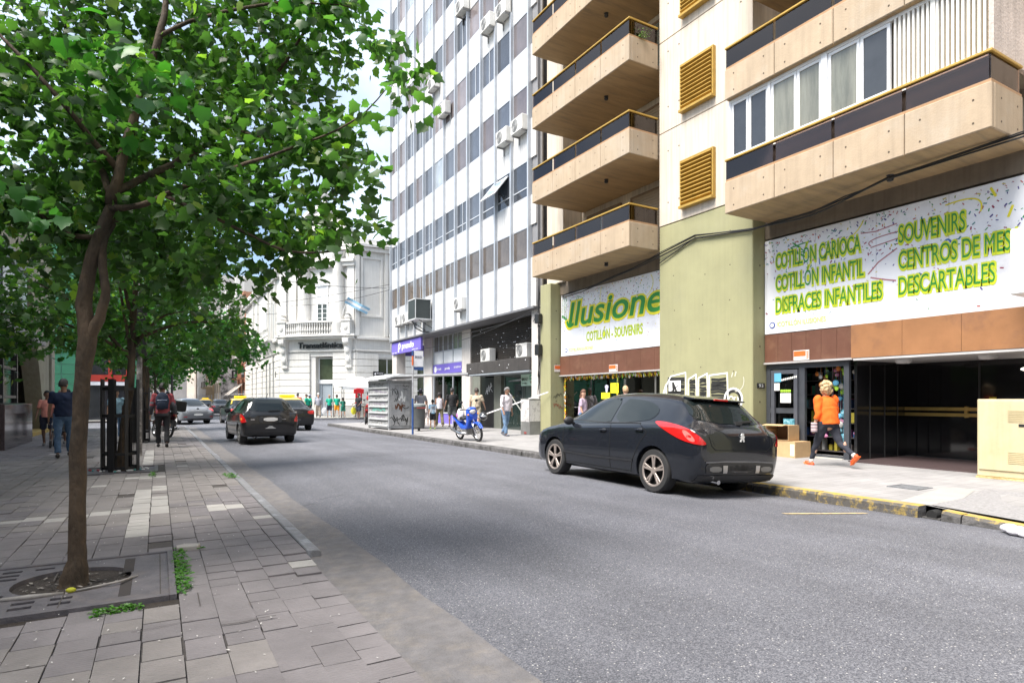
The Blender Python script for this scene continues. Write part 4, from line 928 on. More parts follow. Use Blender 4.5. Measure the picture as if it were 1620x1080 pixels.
MB().box(0,.02,-.95,0,-1.4,.85).obj('dark_panel', BLACKM, g3); mb = MB(); ribbon(mb, [(.1,.1),(.25,.4),(.3,.1),(.15,.25),(.35,.25),(.4,.5),(.45,.2),(.6,.6),(.7,.45),(.5,.4),(.75,.2)], .03, (-.002,0,0), RX, UZ, .004); mb.obj('white_tag', TXW, g3, fix=False)
# ---------------------------------------------------------------- air conditioners
ACW = PM('ac_white', (.70,.69,.66), .5, .1, 4, streak=.15); ACD = PM('ac_grille', (.16,.16,.16), .6)
def make_ac(label, loc, group='air conditioners on the white building'):
    t = T('air_conditioner', label, 'air conditioner', loc, 0, group)
    MB().box(-.36,-.04,-.42,.42,.06,.62).obj('casing', ACW, t, bevel=.015)
    m = MB()
    for k in range(6): m.tube([(-.366,.12+math.cos(a*.52)*(.05+.036*k),.34+math.sin(a*.52)*(.05+.036*k)) for a in range(13)], .006, 4, False)
    m.obj('fan_grille', PM('ac_wire', (.45,.45,.44), .5), t); MB().lathe((-.364,.12,.34), [(.0,0),(.235,0),(.235,.003)], 20, 'x').obj('fan_opening', ACD, t)
    MB().box(-.36,0,-.36,-.32,0,.05).box(-.36,0,.32,.36,0,.05).box(-.04,0,-.36,-.32,-.25,.05).box(-.04,0,.32,.36,-.25,.05).obj('bracket', PM('bracket_grey', (.3,.3,.3), .5), t)
    return t
ac0 = make_ac('white air conditioner standing on the left of the charcoal marquee', (12.78,23.9,3.06))
dup(ac0, (12.78,20.8,3.06), 0, 'white air conditioner standing on the right of the charcoal marquee')
names = [((12.0,25.1,5.42),'single white air conditioner bracketed low between two fins over the glass shopfront'),((12.0,21.05,11.42),'left one of the two air conditioners side by side two rows above the tilted window'),((12.0,19.85,11.42),'right one of the two air conditioners side by side nearest the tan balconies'),
 ((12.0,22.4,16.6),'upper left air conditioner of the high pair between the windows'),((12.0,21.1,16.45),'upper right air conditioner of the high pair between the windows'),((12.0,28.2,16.7),'small lone air conditioner high on the left part of the fins'),((12.0,26.9,14.9),'air conditioner under a pale window near the leaf tips'),((12.0,24.9,18.7),'topmost air conditioner cut by the top of the picture'),
 ((12.0,31.9,5.55),'middle of the three small air conditioners left of the black cooling unit'),((12.0,33.1,5.55),'leftmost of the three small air conditioners over the purple sign'),((12.0,30.7,5.65),'rightmost of the three small air conditioners beside the black cooling unit')]
for p, l in names: dup(ac0, p, 0, l)
bc = T('cooling_unit', 'large black framed cooling unit bracketed over the purple prendo sign', 'air conditioner', (12.0,29.2,5.30))
MB().box(-.95,-.15,-.5,.55,.2,1.15).obj('casing', PM('cooler_black', (.035,.045,.045), .5), bc); mb = MB()
for (a, b) in ((-.96,-.93),(-.17,-.14)):
    for (c, d) in ((-.51,-.47),(.52,.56)): mb.box(a,b,c,d,.17,1.18)
mb.box(-.97,-.13,-.52,.57,1.14,1.19).box(-.97,0,-.52,.57,.14,.2).box(-.05,0,-.5,-.46,-.3,.9).obj('frame', PM('cooler_frame', (.55,.56,.56), .5), bc)
MB().beam((-.8,-.48,.15),(-.02,-.48,-.28),.03,.03).beam((-.8,.5,.15),(-.02,.5,-.28),.03,.03).obj('bracket', BLACKM, bc); MB().tube([(-.8,.3,.15),(-.7,.2,-.2),(-.4,0,-.4),(-.1,-.2,-.42)], .03, 8).obj('hose', BLACKM, bc)
# pipes and wires between the two buildings
PG = PM('pipe_grey', (.20,.19,.18), .6, .2, 5)
mb = MB(); mb.tube([(12.15,18.86,.15),(12.15,18.86,26)], .05, 10); mb.tube([(12.25,18.95,4.9),(12.25,18.95,26)], .04, 8); mb.tube([(12.05,18.80,.3),(12.08,18.82,2),(12.04,18.78,4.6)], .018, 6); tag(mb.obj('drain_pipe', PG), 'grey vertical pipes in the gap between white and tan buildings', 'pipes')
mb = MB(); r = random.Random(17)
for i in range(9): 
    y = 18.78+r.uniform(-.06,.05); mb.tube([(12.0-r.random()*.06, y+r.uniform(-.05,.05), z) for z in np.arange(1.5+r.random(),5.6,.35)], .008, 5)
for i in range(4): mb.tube(sag((12.0,18.8,4.5+.1*i),(12.8,21+i*.8,4.3-.1*i),.5+.1*i), .01, 5)
mb.tube(sag((11.9,18.9,4.75),(11.9,30,4.1),.25), .012, 5); mb.tube(sag((11.8,18.9,4.6),(11.9,27,4.5),.15), .01, 5)
tag(mb.obj('hanging_wires', CB), 'tangle of thin wires hanging beside the white pipe and over the marquee', 'wires')
for (z, h, l) in ((4.2,.35,'upper black junction box on the edge of the olive pillar'),(3.05,.4,'lower black junction box on the edge of the olive pillar')):
    t = T('junction_box', l, 'junction box', (11.95,18.70,z)); MB().box(-.16,.04,-.14,.12,0,h).obj('box', BLACKM, t, bevel=.03); MB().tube([(-.06,-.02,0),(-.05,0,-.4),(0,.05,-.9)], .012, 6).obj('cable', CB, t)
sc_ = T('utility_cabinet', 'grey street cabinet covered in torn white posters beside the olive pillar', 'cabinet', (11.55,18.75,.17))
MB().box(0,.5,0,.62,0,1.32).obj('cabinet_body', PM('cabinet_grey', (.20,.20,.19), .7, .25, 4, .2), sc_, bevel=.01)
MB().box(-.006,-.001,.02,.60,.48,1.28).box(.02,.46,-.006,-.001,.5,1.25).obj('torn_posters', PM('torn_paper', (.62,.60,.58), .8, .3, 6, .5, 20, col2=(.13,.12,.12), c2amt=.43, c2scale=6), sc_)
MB().box(-.01,-.006,.2,.36,.04,.12).obj('red_sticker', PM('sticker_red', (.35,.08,.07), .6), sc_)
mb = MB(); mb.tube([(11.9,18.0,1.72),(11.2,19.2,1.25),(10.75,20.9,.98)], .018, 6)
for k in range(7):
    pass
tp = tag(MB().beam((11.9,18.06,1.72),(10.95,20.9,.92),.008,.045).obj('barrier_tape', PM('tape_white', (.75,.72,.72), .5)), 'white plastic barrier tape stretched from the olive pillar past the poster covered cabinet', 'tape')
tag(MB().beam((12.2,21.6,1.9),(11.7,19.4,.9),.03,.03).obj('metal_rod', PM('rod_pale', (.5,.52,.48), .4, metal=.5)), 'thin pale rod leaning beside the poster covered cabinet', 'rod')
# ---------------------------------------------------------------- white corner bank building
STU = PM('white_stucco', (.66,.645,.615), .75, .07, 1, .1, 20, streak=.12, col2=(.58,.56,.52), c2amt=.42, c2scale=.6); STG = PM('stucco_groove', (.36,.35,.33), .85); WGL = PM('old_window_glass', (.07,.085,.085), .08, .4, 1, spec=.7); GLG = PM('bank_glass', (.07,.085,.05), .06, .35, 1.2, spec=.7)
GREYD = PM('grey_door', (.30,.34,.38), .35, .1, 1, spec=.6); STS = PM('grey_plinth', (.36,.36,.35), .8, .15, 3)
bk = T('bank_building', 'ornate white corner bank building with round columns, balustrades and black Transatlántica lettering', 'building', (8.5,52,0))
def frame_m(P0, P1):
    a = Vector((P1[0]-P0[0], P1[1]-P0[1], 0)); L = a.length; a.normalize(); n = Vector((a.y, -a.x, 0))
    return Matrix(((a.x, n.x, 0, P0[0]),(a.y, n.y, 0, P0[1]),(0,0,1,0),(0,0,0,1))), L   # x along, y outward, z up
A_, B_ = (8.5,52), (13.3,47.2)
MC, LC = frame_m(A_, B_); MR, LR = frame_m(B_, (26,47.2)); ML, LL = frame_m((8.5,74), A_)
def K(name, mat, mb, M, bevel=0, parent=None, **k): mb.xf(M); return mb.obj(name, mat, parent or bk, world=True, bevel=bevel, **k) if parent is None else None
def Kc(name, mat, mb, M, par):   # child of a part: same origin as the building
    mb.xf(Matrix.Translation(-Vector(ROOTS[bk.name])) @ M); return mb.obj(name, mat, par)
def courses(mb, L, z0, z1, ops, h=.52, t=.10):
    z = z0
    while z < z1-.05:
        zt = min(z+h, z1); cuts = sorted([(a, b) for a, b, c, d in ops if c < zt-.1 and d > z+.1]); s = 0
        for a, b in cuts+[(L, L)]:
            if a-s > .05: mb.box(s, a, 0, t, z+.02, zt-.02)
            s = max(s, b)
        z = zt
def panelled_wall(M, L, ops, ztop, name='wall'):
    mb = MB(); mb.box(0, L, -.5, -.0, 6.2, ztop)
    for a, b, c, d in ops:
        pass
    # backing with openings
    xs = sorted({0, L, *[q for o in ops for q in o[:2]]})
    for a, b in zip(xs, xs[1:]):
        o = [k for k in ops if k[0] <= a+.01 and k[1] >= b-.01]; z = 0
        for k in sorted(o, key=lambda q: q[2]): mb.box(a, b, -.5, 0, z, k[2]); z = k[3]
        mb.box(a, b, -.5, 0, z, 6.2)
    return K(name, STG if False else STU, mb, M)
opsC = [(2.75,4.80,0.15,4.85)]; opsL = [(21.2-.0-6.2,21.2-5.2,.6,4.5),(21.2-4.3,21.2-3.3,.6,4.6),(21.2-2.4,21.2-1.4,.6,4.7),(12.6,13.2,.6,3.9),(8.5,9.3,.6,4.3),(5.5,6.3,.6,4.3)]; opsR = [(1.75,3.35,.9,4.75),(5.0,6.4,.9,4.75)]
for M, L, ops, top in ((MC,LC,opsC,13.5),(ML,LL,opsL,12.6),(MR,LR,opsR,14.0)):
    panelled_wall(M, L, ops, top); mb = MB(); courses(mb, L, .95, 5.2, ops); K('rusticated_stone', STU, mb, M, .012)
    K('plinth', STS, MB().box(0, min(L, ops[0][0]) if M is MC else L, 0,.14,0,.93) if M is not MC else MB().box(0,2.75,0,.14,0,.93).box(4.8,L,0,.14,0,.93), M)
    K('string_course', STU, MB().box(0,L,0,.16,5.22,5.34).box(0,L,0,.30,6.14,6.34), M, .02)
    K('groove_backing', STG, MB().box(0.01,L-.01,.001,.03,.95,5.2) if False else MB().box(.01,.02,.0,.01,1,1.1), M)
# corner doorway
w = K('entrance_recess', STU, MB().box(2.75,3.25,-.9,-.5,0,4.9).box(3.2,4.80,-1.0,-.9,0,.2), MC)
dw = K('entrance_window', WHITEF, MB().frame('y', -.55,-.48, 3.2,4.80, 2.95,4.78,.08).box(3.2,4.8,-.6,-.42,2.72,2.95), MC)
Kc('pane', GLG, MB().box(3.28,4.72,-.53,-.52,3.03,4.7), MC, dw)
dd = K('entrance_door', GREYD, MB().box(3.25,3.5,-.56,-.5,.2,2.72).box(3.52,4.3,-.58,-.53,.2,2.72).box(4.33,4.78,-.58,-.52,.2,2.72), MC)
K('door_soffit', STU, MB().box(2.75,3.2,-.9,-.05,.15,4.85), MC)
# first floor balcony: curved slab, balusters, carved brackets
def curve_slab(mb, s0, s1, out0, bulge, z0, z1, n=14):
    P = [(s0, 0)]+[(s0+(s1-s0)*i/n, out0+bulge*math.sin(math.pi*i/n)) for i in range(n+1)]+[(s1, 0)]
    mb.prism(P, 'z', z0, z1)
mb = MB(); curve_slab(mb, -.15, LC+.15, .55, .35, 6.36, 6.52); curve_slab(mb, .0, LC, .4, .3, 6.2, 6.355); bal = K('balcony', STU, mb, MC, .02)
mb = MB(); curve_slab(mb, .9, LC-.9, .6, .36, 7.42, 7.55); Kc('balcony_rail', STU, mb, MC, bal)
def baluster(mb, s, o, z0=6.52, z1=7.42, k=1): mb.lathe((s,o,z0), [(.07*k,0),(.07*k,.08),(.035*k,.14),(.085*k,(z1-z0)*.35),(.04*k,(z1-z0)*.7),(.07*k,(z1-z0)*.9),(.07*k,z1-z0)], 7)
mb = MB(); 
for i in range(24): s = 1.0+(LC-2.0)*i/23; baluster(mb, s, .50+.36*math.sin(math.pi*(s-.9)/(LC-1.8)))
Kc('balusters', STU, mb, MC, bal)
for s in (.55, LC-.55):
    mb = MB(); mb.box(s-.36,s+.36,.05,.66,6.52,7.5).box(s-.42,s+.42,0,.72,7.5,7.62)
    mb.ell((s,.62,7.05),(.22,.12,.3),10,8); mb.lathe((s,.35,7.62), [(.18,0),(.26,.2),(.12,.38),(.2,.5),(.0,.62)], 10)
    Kc('carved_pedestal', STU, mb, MC, bal)
for s in (.55, LC-.55):
    mb = MB(); mb.prism([(0,6.2),(.75,6.2),(.72,5.9),(.45,5.6),(.38,5.1),(.3,4.6),(.22,4.2),(.12,3.9),(0,3.8)], 'x', s-.26, s+.26)
    mb.ell((s,.62,5.95),(.3,.16,.24),10,8); mb.ell((s,.42,5.35),(.24,.12,.3),10,8); mb.ell((s,.3,4.6),(.2,.12,.3),10,8); mb.ell((s,.2,4.0),(.3,.1,.14),10,6)
    K('carved_bracket', STU, mb, MC, .015)
# columns and openings of the upper storeys
for s in (2.3,5.35): K('round_column', STU, MB().lathe((s,.15,6.5), [(.62,0),(.62,.9),(.5,.95),(.56,1.05),(.48,1.2),(.45,3.5),(.42,5.6),(.5,5.7),(.42,5.8),(.6,6.2),(.62,6.5)], 20), MC, smooth=True)
for s in (.35,1.25,6.4): K('pilaster', STU, MB().box(s-.3,s+.3,0,.16,6.5,13.0).box(s-.36,s+.36,0,.22,12.4,12.7), MC, .01)
fw = K('french_window', WHITEF, MB().frame('y', .005,.06, 3.35,4.35, 7.4,10.4,.09).box(3.82,3.88,.01,.07,7.5,9.0).box(3.44,4.26,.01,.07,8.95,9.05).box(3.2,4.5,.0,.12,10.4,10.6), MC)
Kc('pane', WGL, MB().box(3.46,3.8,.01,.02,7.5,8.9).box(3.9,4.24,.01,.02,7.5,8.9), MC, fw); Kc('white_blind', PM('blind_white', (.66,.68,.70), .6), MB().box(3.46,4.24,.01,.02,9.06,10.3), MC, fw)
mb = MB()
for k in range(1,4): mb.box(3.44,4.26,.02,.05,7.5+.36*k,7.53+.36*k)
Kc('glazing_bars', WHITEF, mb, MC, fw)
# arched dormer with oval window
def archpoly(cx, z0, r, n=18, base=0): return [(cx+r*math.cos(math.pi*i/n), z0+r*math.sin(math.pi*i/n)) for i in range(n+1)]
dm = K('arched_dormer', STU, MB().prism([(1.2,13.0)]+archpoly(3.93,14.4,2.3)[::-1]+[(6.66,13.0)], 'y', -.6, .1).box(1.6,6.2,-.5,.2,12.5,13.0), MC, .02)
mb = MB()
for (r0, r1, o) in ((2.3,2.05,.3),(1.75,1.6,.2)):
    for i in range(20):
        a0, a1 = math.pi*i/20, math.pi*(i+1)/20; c = 3.93
        P = [(c+r0*math.cos(a0),14.4+r0*math.sin(a0)),(c+r0*math.cos(a1),14.4+r0*math.sin(a1)),(c+r1*math.cos(a1),14.4+r1*math.sin(a1)),(c+r1*math.cos(a0),14.4+r1*math.sin(a0))]
        mb.prism(P, 'y', .1, o)
Kc('arch_moulding', STU, mb, MC, dm)
Kc('keystone', STU, MB().box(3.7,4.16,.1,.45,15.2,16.6).ell((3.93,.35,15.6),(.2,.15,.5),8,8), MC, dm)
Kc('niche_shadow', PM('niche_blue_grey', (.38,.42,.44), .7), MB().prism([(3.25,12.9)]+archpoly(3.93,14.0,.72)[::-1]+[(4.61,12.9)], 'y', .1, .108), MC, dm)
Kc('arched_window', WHITEF, MB().prism([(3.5,12.9)]+archpoly(4.02,13.9,.52)[::-1]+[(4.54,12.9)], 'y', .11, .13), MC, dm); Kc('arched_pane', PM('pane_grey', (.30,.33,.36), .1, spec=.8), MB().prism([(3.62,13.0)]+archpoly(4.02,13.85,.38)[::-1]+[(4.42,13.0)], 'y', .131, .14), MC, dm)
Kc('finial', STU, MB().lathe((3.93,-.2,16.6), [(.5,0),(.3,.2),(.18,.5),(.36,.9),(.4,1.1),(.16,1.4),(.22,1.6),(.0,2.0)], 12), MC, dm)
mb = MB()
for (M, L, z) in ((MC,LC,12.1),(ML,LL,11.6),(MR,LR,13.3)): K('cornice', STU, MB().box(0,L,0,.45,z,z+.25).box(0,L,0,.3,z-.3,z), M, .02)
# right wing: framed panels, balustrades, windows
K('panel_frame', STU, MB().frame('y', .0,.09, .35,2.1, 7.9,12.6,.16).frame('y', .0,.09, 3.6,5.2, 7.9,12.6,.16), MR, .01)
K('pilaster', STU, MB().box(-.1,.22,0,.16,6.4,13.0).box(2.25,2.5,0,.16,6.4,13.0), MR)
for (s0, s1, z0) in ((2.6,4.3,6.4),(2.9,4.4,11.0)):
    b = K('small_balcony', STU, MB().box(s0,s1,0,.7,z0,z0+.18).box(s0,s1,.55,.7,z0+.95,z0+1.06), MR, .01); mb = MB()
    for i in range(8): baluster(mb, s0+.12+(s1-s0-.24)*i/7, .62, z0+.18, z0+.95)
    Kc('balusters', STU, mb, MR, b); Kc('bracket', STU, MB().prism([(0,z0),(.6,z0),(.3,z0-.6),(.15,z0-1.2),(0,z0-1.3)], 'x', s0+.1, s0+.45), MR, b)
def win(M, s0, s1, z0, z1, rows=3, mat=WGL):
    f = MB().frame('y', -.3,-.22, s0,s1, z0,z1,.09); f.box((s0+s1)/2-.03,(s0+s1)/2+.03,-.29,-.23,z0+.09,z1-.09)
    for k in range(1, rows): z = z0+(z1-z0)*k/rows; f.box(s0+.09,s1-.09,-.29,-.23,z-.04,z+.04)
    o = K('window', WHITEF, f, M); Kc('pane', mat, MB().box(s0+.05,s1-.05,-.28,-.27,z0+.05,z1-.05), M, o); return o
for a, b, c, d in opsL: win(ML, a, b, c, d, 5)
for a, b, c, d in opsR: win(MR, a, b, c, d, 3, GLG)
K('window', WHITEF, MB().frame('y', .0,.06, 2.95,3.75, 7.6,10.2,.07), MR); K('window_pane', WGL, MB().box(3.02,3.68,.005,.02,7.67,10.13), MR)
# street side: arched bays with little balconies
for k, s in enumerate((21.2-5.7,21.2-3.8,21.2-1.9,9.0,6.0)):
    b = K('small_balcony', STU, MB().box(s-.8,s+.8,0,.75,6.3,6.48).box(s-.8,s+.8,.6,.75,7.25,7.36), ML, .01); mb = MB()
    for i in range(7): baluster(mb, s-.7+1.4*i/6, .67, 6.48, 7.25)
    Kc('balusters', STU, mb, ML, b); Kc('bracket', STU, MB().prism([(0,6.3),(.65,6.3),(.4,5.8),(.15,5.2),(0,5.1)], 'x', s-.7, s-.4).prism([(0,6.3),(.65,6.3),(.4,5.8),(.15,5.2),(0,5.1)], 'x', s+.4, s+.7), ML, b)
    w = K('upper_window', WHITEF, MB().frame('y', .0,.06, s-.5,s+.5, 6.5,9.6,.09), ML); Kc('pane', WGL, MB().box(s-.42,s+.42,.005,.02,6.6,9.5), ML, w)
    K('pilaster', STU, MB().box(s+.8,s+1.05,0,.18,6.4,11.4), ML)
K('number_plate', BLACKM, MB().box(21.2-.75,21.2-.5,.1,.13,3.3,3.75), ML)
K('core_wall', STU, MB().box(9.2,26,47.9,74,0,12.3) if False else MB().box(13.6,26,47.8,74,0,12.0), Matrix.Identity(4))
K('core_wall', STU, MB().box(9.1,13.6,53,74,0,12.0), Matrix.Identity(4)); K('core_wall', STU, MB().prism([(9.0,52.6),(13.7,47.9),(13.7,53)], 'z', 4.9, 12.0), Matrix.Identity(4)); K('core_wall', STU, MB().prism([(10.2,53),(13.7,49.5),(13.7,53)], 'z', 0, 4.9), Matrix.Identity(4))
a = (MC.to_3x3() @ Vector((1,0,0))); nrm = MC.to_3x3() @ Vector((0,1,0)); P = MC @ Vector((1.75,.13,5.50))
bs = T('bank_lettering', 'black raised Transatlántica lettering above the corner bank door', 'sign', tuple(P))
text('Transatlántica', 'lettering', PM('letter_black', (.015,.018,.02), .5), bs, tuple(P), tuple(a), UZ, 3.95, .46, .05, .05, .02)
# small dark wall plaque, and flag
P = MC @ Vector((0,0,0)); sp_ = T('street_plaque', 'small black street name plaque on the white bank wall', 'sign', (14.6,47.07,3.28))
MB().box(0,.9,-.04,0,0,.38).obj('plate', BLACKM, sp_); smallprint('small_lettering', TXW, sp_, (.3,-.045,.2), (1,0,0), .5, .1, 7); MB().poly([(.06,-.045,.19),(.22,-.045,.3),(.22,-.045,.08)]).obj('arrow', TXW, sp_, fix=False)
fl = T('flag', 'small pale blue and white flag leaning from the bank balcony', 'flag', (12.35,47.6,8.8))
MB().tube([(-.1,-.2,-.9),(.25,-.7,.55)], .025, 6).obj('pole', PM('pole_white', (.7,.7,.7), .5), fl)
mb = MB()
for j in range(3):
    mb.mi = 1 if j == 1 else 0
    for i in range(8): f = lambda i, j: (.25-.1*j+i*.22, -.7+.08*math.sin(i*.9), .5-.15*j-.10*i+.03*math.sin(i)); mb.poly([f(i,j), f(i,j+1), f(i+1,j+1), f(i+1,j)])
mb.obj('cloth', [PM('flag_blue', (.28,.50,.66), .8), PM('flag_white', (.75,.75,.75), .8)], fl, fix=False)
# ---------------------------------------------------------------- houses farther up the street
def house(name, label, x0, y0, y1, h, col, floors, side=1, wcol=None, balc=False, nwin=3, roof=None, depth=10, shop=None):
    t = T(name, label, 'building', (x0, y0, 0)); m = PM('far_wall_%s' % name+str(int(y0)), col, .8, .12, .6, streak=.15)
    x1 = x0+side*depth; MB().box(x0, x1, y0+.02, y1-.02, 0, h).obj('wall', m, t, world=True)
    MB().box(x0-side*.25, x0+side*.0, y0+.02, y1-.02, h-.3, h+.05).obj('cornice', m, t, world=True)
    fh = (h-.6)/floors
    wm = wcol or WGL
    for f in range(floors):
        for k in range(nwin):
            c = y0+(y1-y0)*(k+.5)/nwin; ww = min(1.2, (y1-y0)/nwin*.5); z0 = f*fh+(.5 if f == 0 else .7); z1 = z0+fh*.62
            fr = MB().frame('x', x0-side*.06, x0-side*.0, c-ww/2, c+ww/2, z0, z1, .08).obj('window', WHITEF, t, world=True); MB().box(-side*.03, -side*.02, c-ww/2+.06-y0, c+ww/2-.06-y0, z0+.06, z1-.06).obj('pane', wm, fr)
            if balc and f > 0:
                b = MB().box(x0-side*.8, x0, c-ww/2-.3, c+ww/2+.3, z0-.16, z0).obj('balcony', m, t, world=True); q = MB()
                for i in range(9): q.box(-side*.8, -side*.77, c-ww/2-.3+i*(ww+.6)/8-.01-y0, c-ww/2-.3+i*(ww+.6)/8+.01-y0, z0, z0+.95)
                q.box(-side*.82,-side*.76,c-ww/2-.3-y0,c+ww/2+.3-y0,z0+.95,z0+1.0).obj('railing', BLACKM, b)
    return t
brick = (.30,.15,.09)
h1 = house('brick_house', 'brown brick house with a white oriel and black balcony beside the white bank', 8.5, 74, 82, 13.5, brick, 4, balc=True, nwin=2)
MB().box(7.6,8.5,75.5,76.6,6,15.5).obj('white_oriel', STU, h1, world=True); MB().box(8.40,8.5,74.1,81.9,3.4,5.6).obj('brick_fascia', PM('shop_brick', (.30,.12,.07), .8), h1, world=True)
hs2 = T('hanging_sign', 'black shop sign with pale lettering on the brick house beside the white bank', 'sign', (8.35,77.2,4.0)); MB().box(0,.05,-2.6,0,0,1.1).obj('sign_board', BLACKM, hs2); smallprint('small_lettering', TXW, hs2, (-.01,-.2,.35), RX, 2.1, .5, 5)
for (y, l) in ((75.4,'nearer striped white awning over the brick house shopfront'),(78.6,'farther striped white awning over the brick house shopfront')):
    aw = T('shop_awning', l, 'awning', (8.45,y,3.3)); mb = MB()
    for i in range(8): mb.mi = i % 2; mb.poly([(0,i*.3,0),(0,i*.3+.3,0),(-1.6,i*.3+.3,-1.3),(-1.6,i*.3,-1.3)])
    mb.obj('canvas', [PM('awn_white', (.72,.70,.66), .8), PM('awn_tan', (.50,.42,.34), .8)], aw, fix=False); MB().tube([(0,.05,-1.2),(-1.6,.05,-1.3)], .03, 6).tube([(0,2.35,-1.2),(-1.6,2.35,-1.3)], .03, 6).obj('arm', WHITEF, aw)
house('cream_gable_house', 'tall house with a blank white party wall facing the street corner', 7.6, 84, 94, 15, (.62,.58,.54), 4, balc=True)
gb = T('mural_wall', 'low shopfront wall covered with a black and white painted pattern far up the street', 'wall', (7.3,83.6,0)); MB().box(-.6,1.4,-.2,.2,0,6.5).obj('wall', PM('mural', (.70,.68,.66), .7, .05, 4, col2=(.03,.03,.03), c2amt=.50, c2scale=1.4), gb)
house('grey_balcony_house', 'beige house with black iron balconies far up the street', 7.6, 94.2, 106, 13, (.50,.45,.38), 4, balc=True)
house('ochre_house', 'ochre low house with a dark canopy far up the street', 7.4, 106.2, 122, 9, (.55,.43,.27), 3, balc=True, nwin=4)
house('pale_tower', 'pale tall block closing the right side of the far street', 7.4, 122.5, 150, 24, (.52,.50,.47), 7, nwin=6)
house('tan_block', 'tan block at the far end of the street', 7.2, 151, 200, 19, (.50,.42,.34), 5, nwin=6)
house('white_low_house', 'white low house on the far left side of the street', -.9, 60.2, 74, 9, (.62,.60,.56), 3, -1, nwin=4, balc=True)
house('tan_left_block', 'tan block on the far left side of the street beyond the white low house', -.9, 74.3, 100, 16, (.48,.40,.33), 5, -1, nwin=6)
house('brown_left_block', 'brown tall block far up the left side of the street', -.9, 100.3, 150, 21, (.36,.28,.22), 6, -1, nwin=8)
house('end_block', 'pale building closing the end of the street', -8, 205, 215, 14, (.46,.44,.42), 4, 1, nwin=2, depth=30)
# green tiled corner building with red shopfront
gc = T('green_corner_building', 'green tiled corner building with red shopfront on the left side of the crossing', 'building', (-4,46,0))
GT = PM('green_tile', (.045,.20,.115), .35, .12, 2, spec=.6, island=.1); RED = PM('shop_red', (.42,.035,.02), .5)
mb = MB(); r = random.Random(3)
def gtiles(x0, x1, z0, z1):
    n = max(1, round((x1-x0)/.9)); w = (x1-x0)/n; z = z0
    while z < z1-.05:
        for i in range(n): mb.box(x0+i*w+.02, x0+(i+1)*w-.02, 45.95, 46.0, z+.02, min(z+.6, z1)-.02)
        z += .6
gtiles(-14,-4.2,0,12); gtiles(-1.6,-.9,0,12); gtiles(-4.2,-1.6,4.6,12)
mb.obj('green_tiles', GT, gc, world=True); MB().box(-14,-4.2,46.0,46.2,0,12).box(-4.2,-1.6,46.0,46.2,4.6,12).box(-1.6,-.9,46.0,46.2,0,12).box(-.95,-.9,46.2,60,0,12).box(-14,-.95,59.8,60,0,12).obj('wall', PM('pale_grout', (.22,.42,.32), .8), gc, world=True)
MB().box(-4.2,-1.6,45.9,46.0,2.6,3.0).box(-4.2,-1.6,45.9,46,4.3,4.6).box(-2.7,-2.5,45.85,46,0,4.6).box(-4.2,-4.05,45.9,46,0,4.3).box(-1.75,-1.6,45.9,46,0,4.3).obj('red_frame', RED, gc, world=True)
MB().box(-4.1,-1.7,45.92,45.98,2.35,2.58).obj('white_band', TXW, gc, world=True); MB().box(-4.05,-1.75,46.05,46.1,.2,4.4).obj('shop_glass', DGLASS, gc, world=True)
# ---------------------------------------------------------------- left side buildings
CONC = PM('raw_concrete', (.33,.31,.24), .85, .15, 1.2, .25, 30, streak=.2, col2=(.27,.25,.19), c2amt=.42); DKF = PM('dark_frame', (.045,.048,.055), .4, .2, 5)
lb1 = T('glass_fronted_building', 'dark glazed building with a grey canopy and leaning concrete piers on the left pavement', 'building', (-4.2,20,0))
def Lb(name, mat, mb, bevel=0, parent=None, **k): return mb.obj(name, mat, parent or lb1, world=parent is None, bevel=bevel, **k)
Lb('upper_wall', CONC, MB().box(-14,-4.1,-10,34.2,6.2,8), .03)
Lb('canopy', PM('canopy_grey', (.30,.29,.30), .6, .15, 3), MB().box(-6,-3.55,-10,27.6,3.42,3.60).box(-3.62,-3.5,-10,27.6,3.36,3.66), .01)
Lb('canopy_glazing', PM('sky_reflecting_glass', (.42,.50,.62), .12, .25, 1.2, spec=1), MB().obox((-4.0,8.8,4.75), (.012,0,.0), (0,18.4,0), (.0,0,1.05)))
Lb('glazing_bar', DKF, MB().box(-4.05,-3.94,-10,27.4,5.75,6.2).box(-4.0,-3.94,18,18.08,3.6,5.8).box(-4,-3.94,23,23.08,3.6,5.8))
fr = MB()
for y in (-4,0,4,8,12,16,19.5,22.2,24.6,26.8): fr.box(-4.34,-4.2,y,y+.14,.13,3.42)
for z in (.13,1.5,2.45,2.95,3.3): fr.box(-4.32,-4.22,-10,26.8,z,z+.09)
Lb('window_frame', DKF, fr)
Lb('dark_glass', PM('black_glass', (.018,.02,.022), .05, .3, 1, spec=.9), MB().box(-4.31,-4.29,-10,26.8,.15,3.4))
Lb('inner_wall', CONC, MB().box(-9,-8.8,-10,34.2,.1,6.2).box(-9,-4.35,34.0,34.2,.1,6.2))
Lb('brown_column', PM('brown_pillar', (.10,.07,.045), .7), MB().box(-4.9,-4.35,24.4,25.0,.1,6.2))
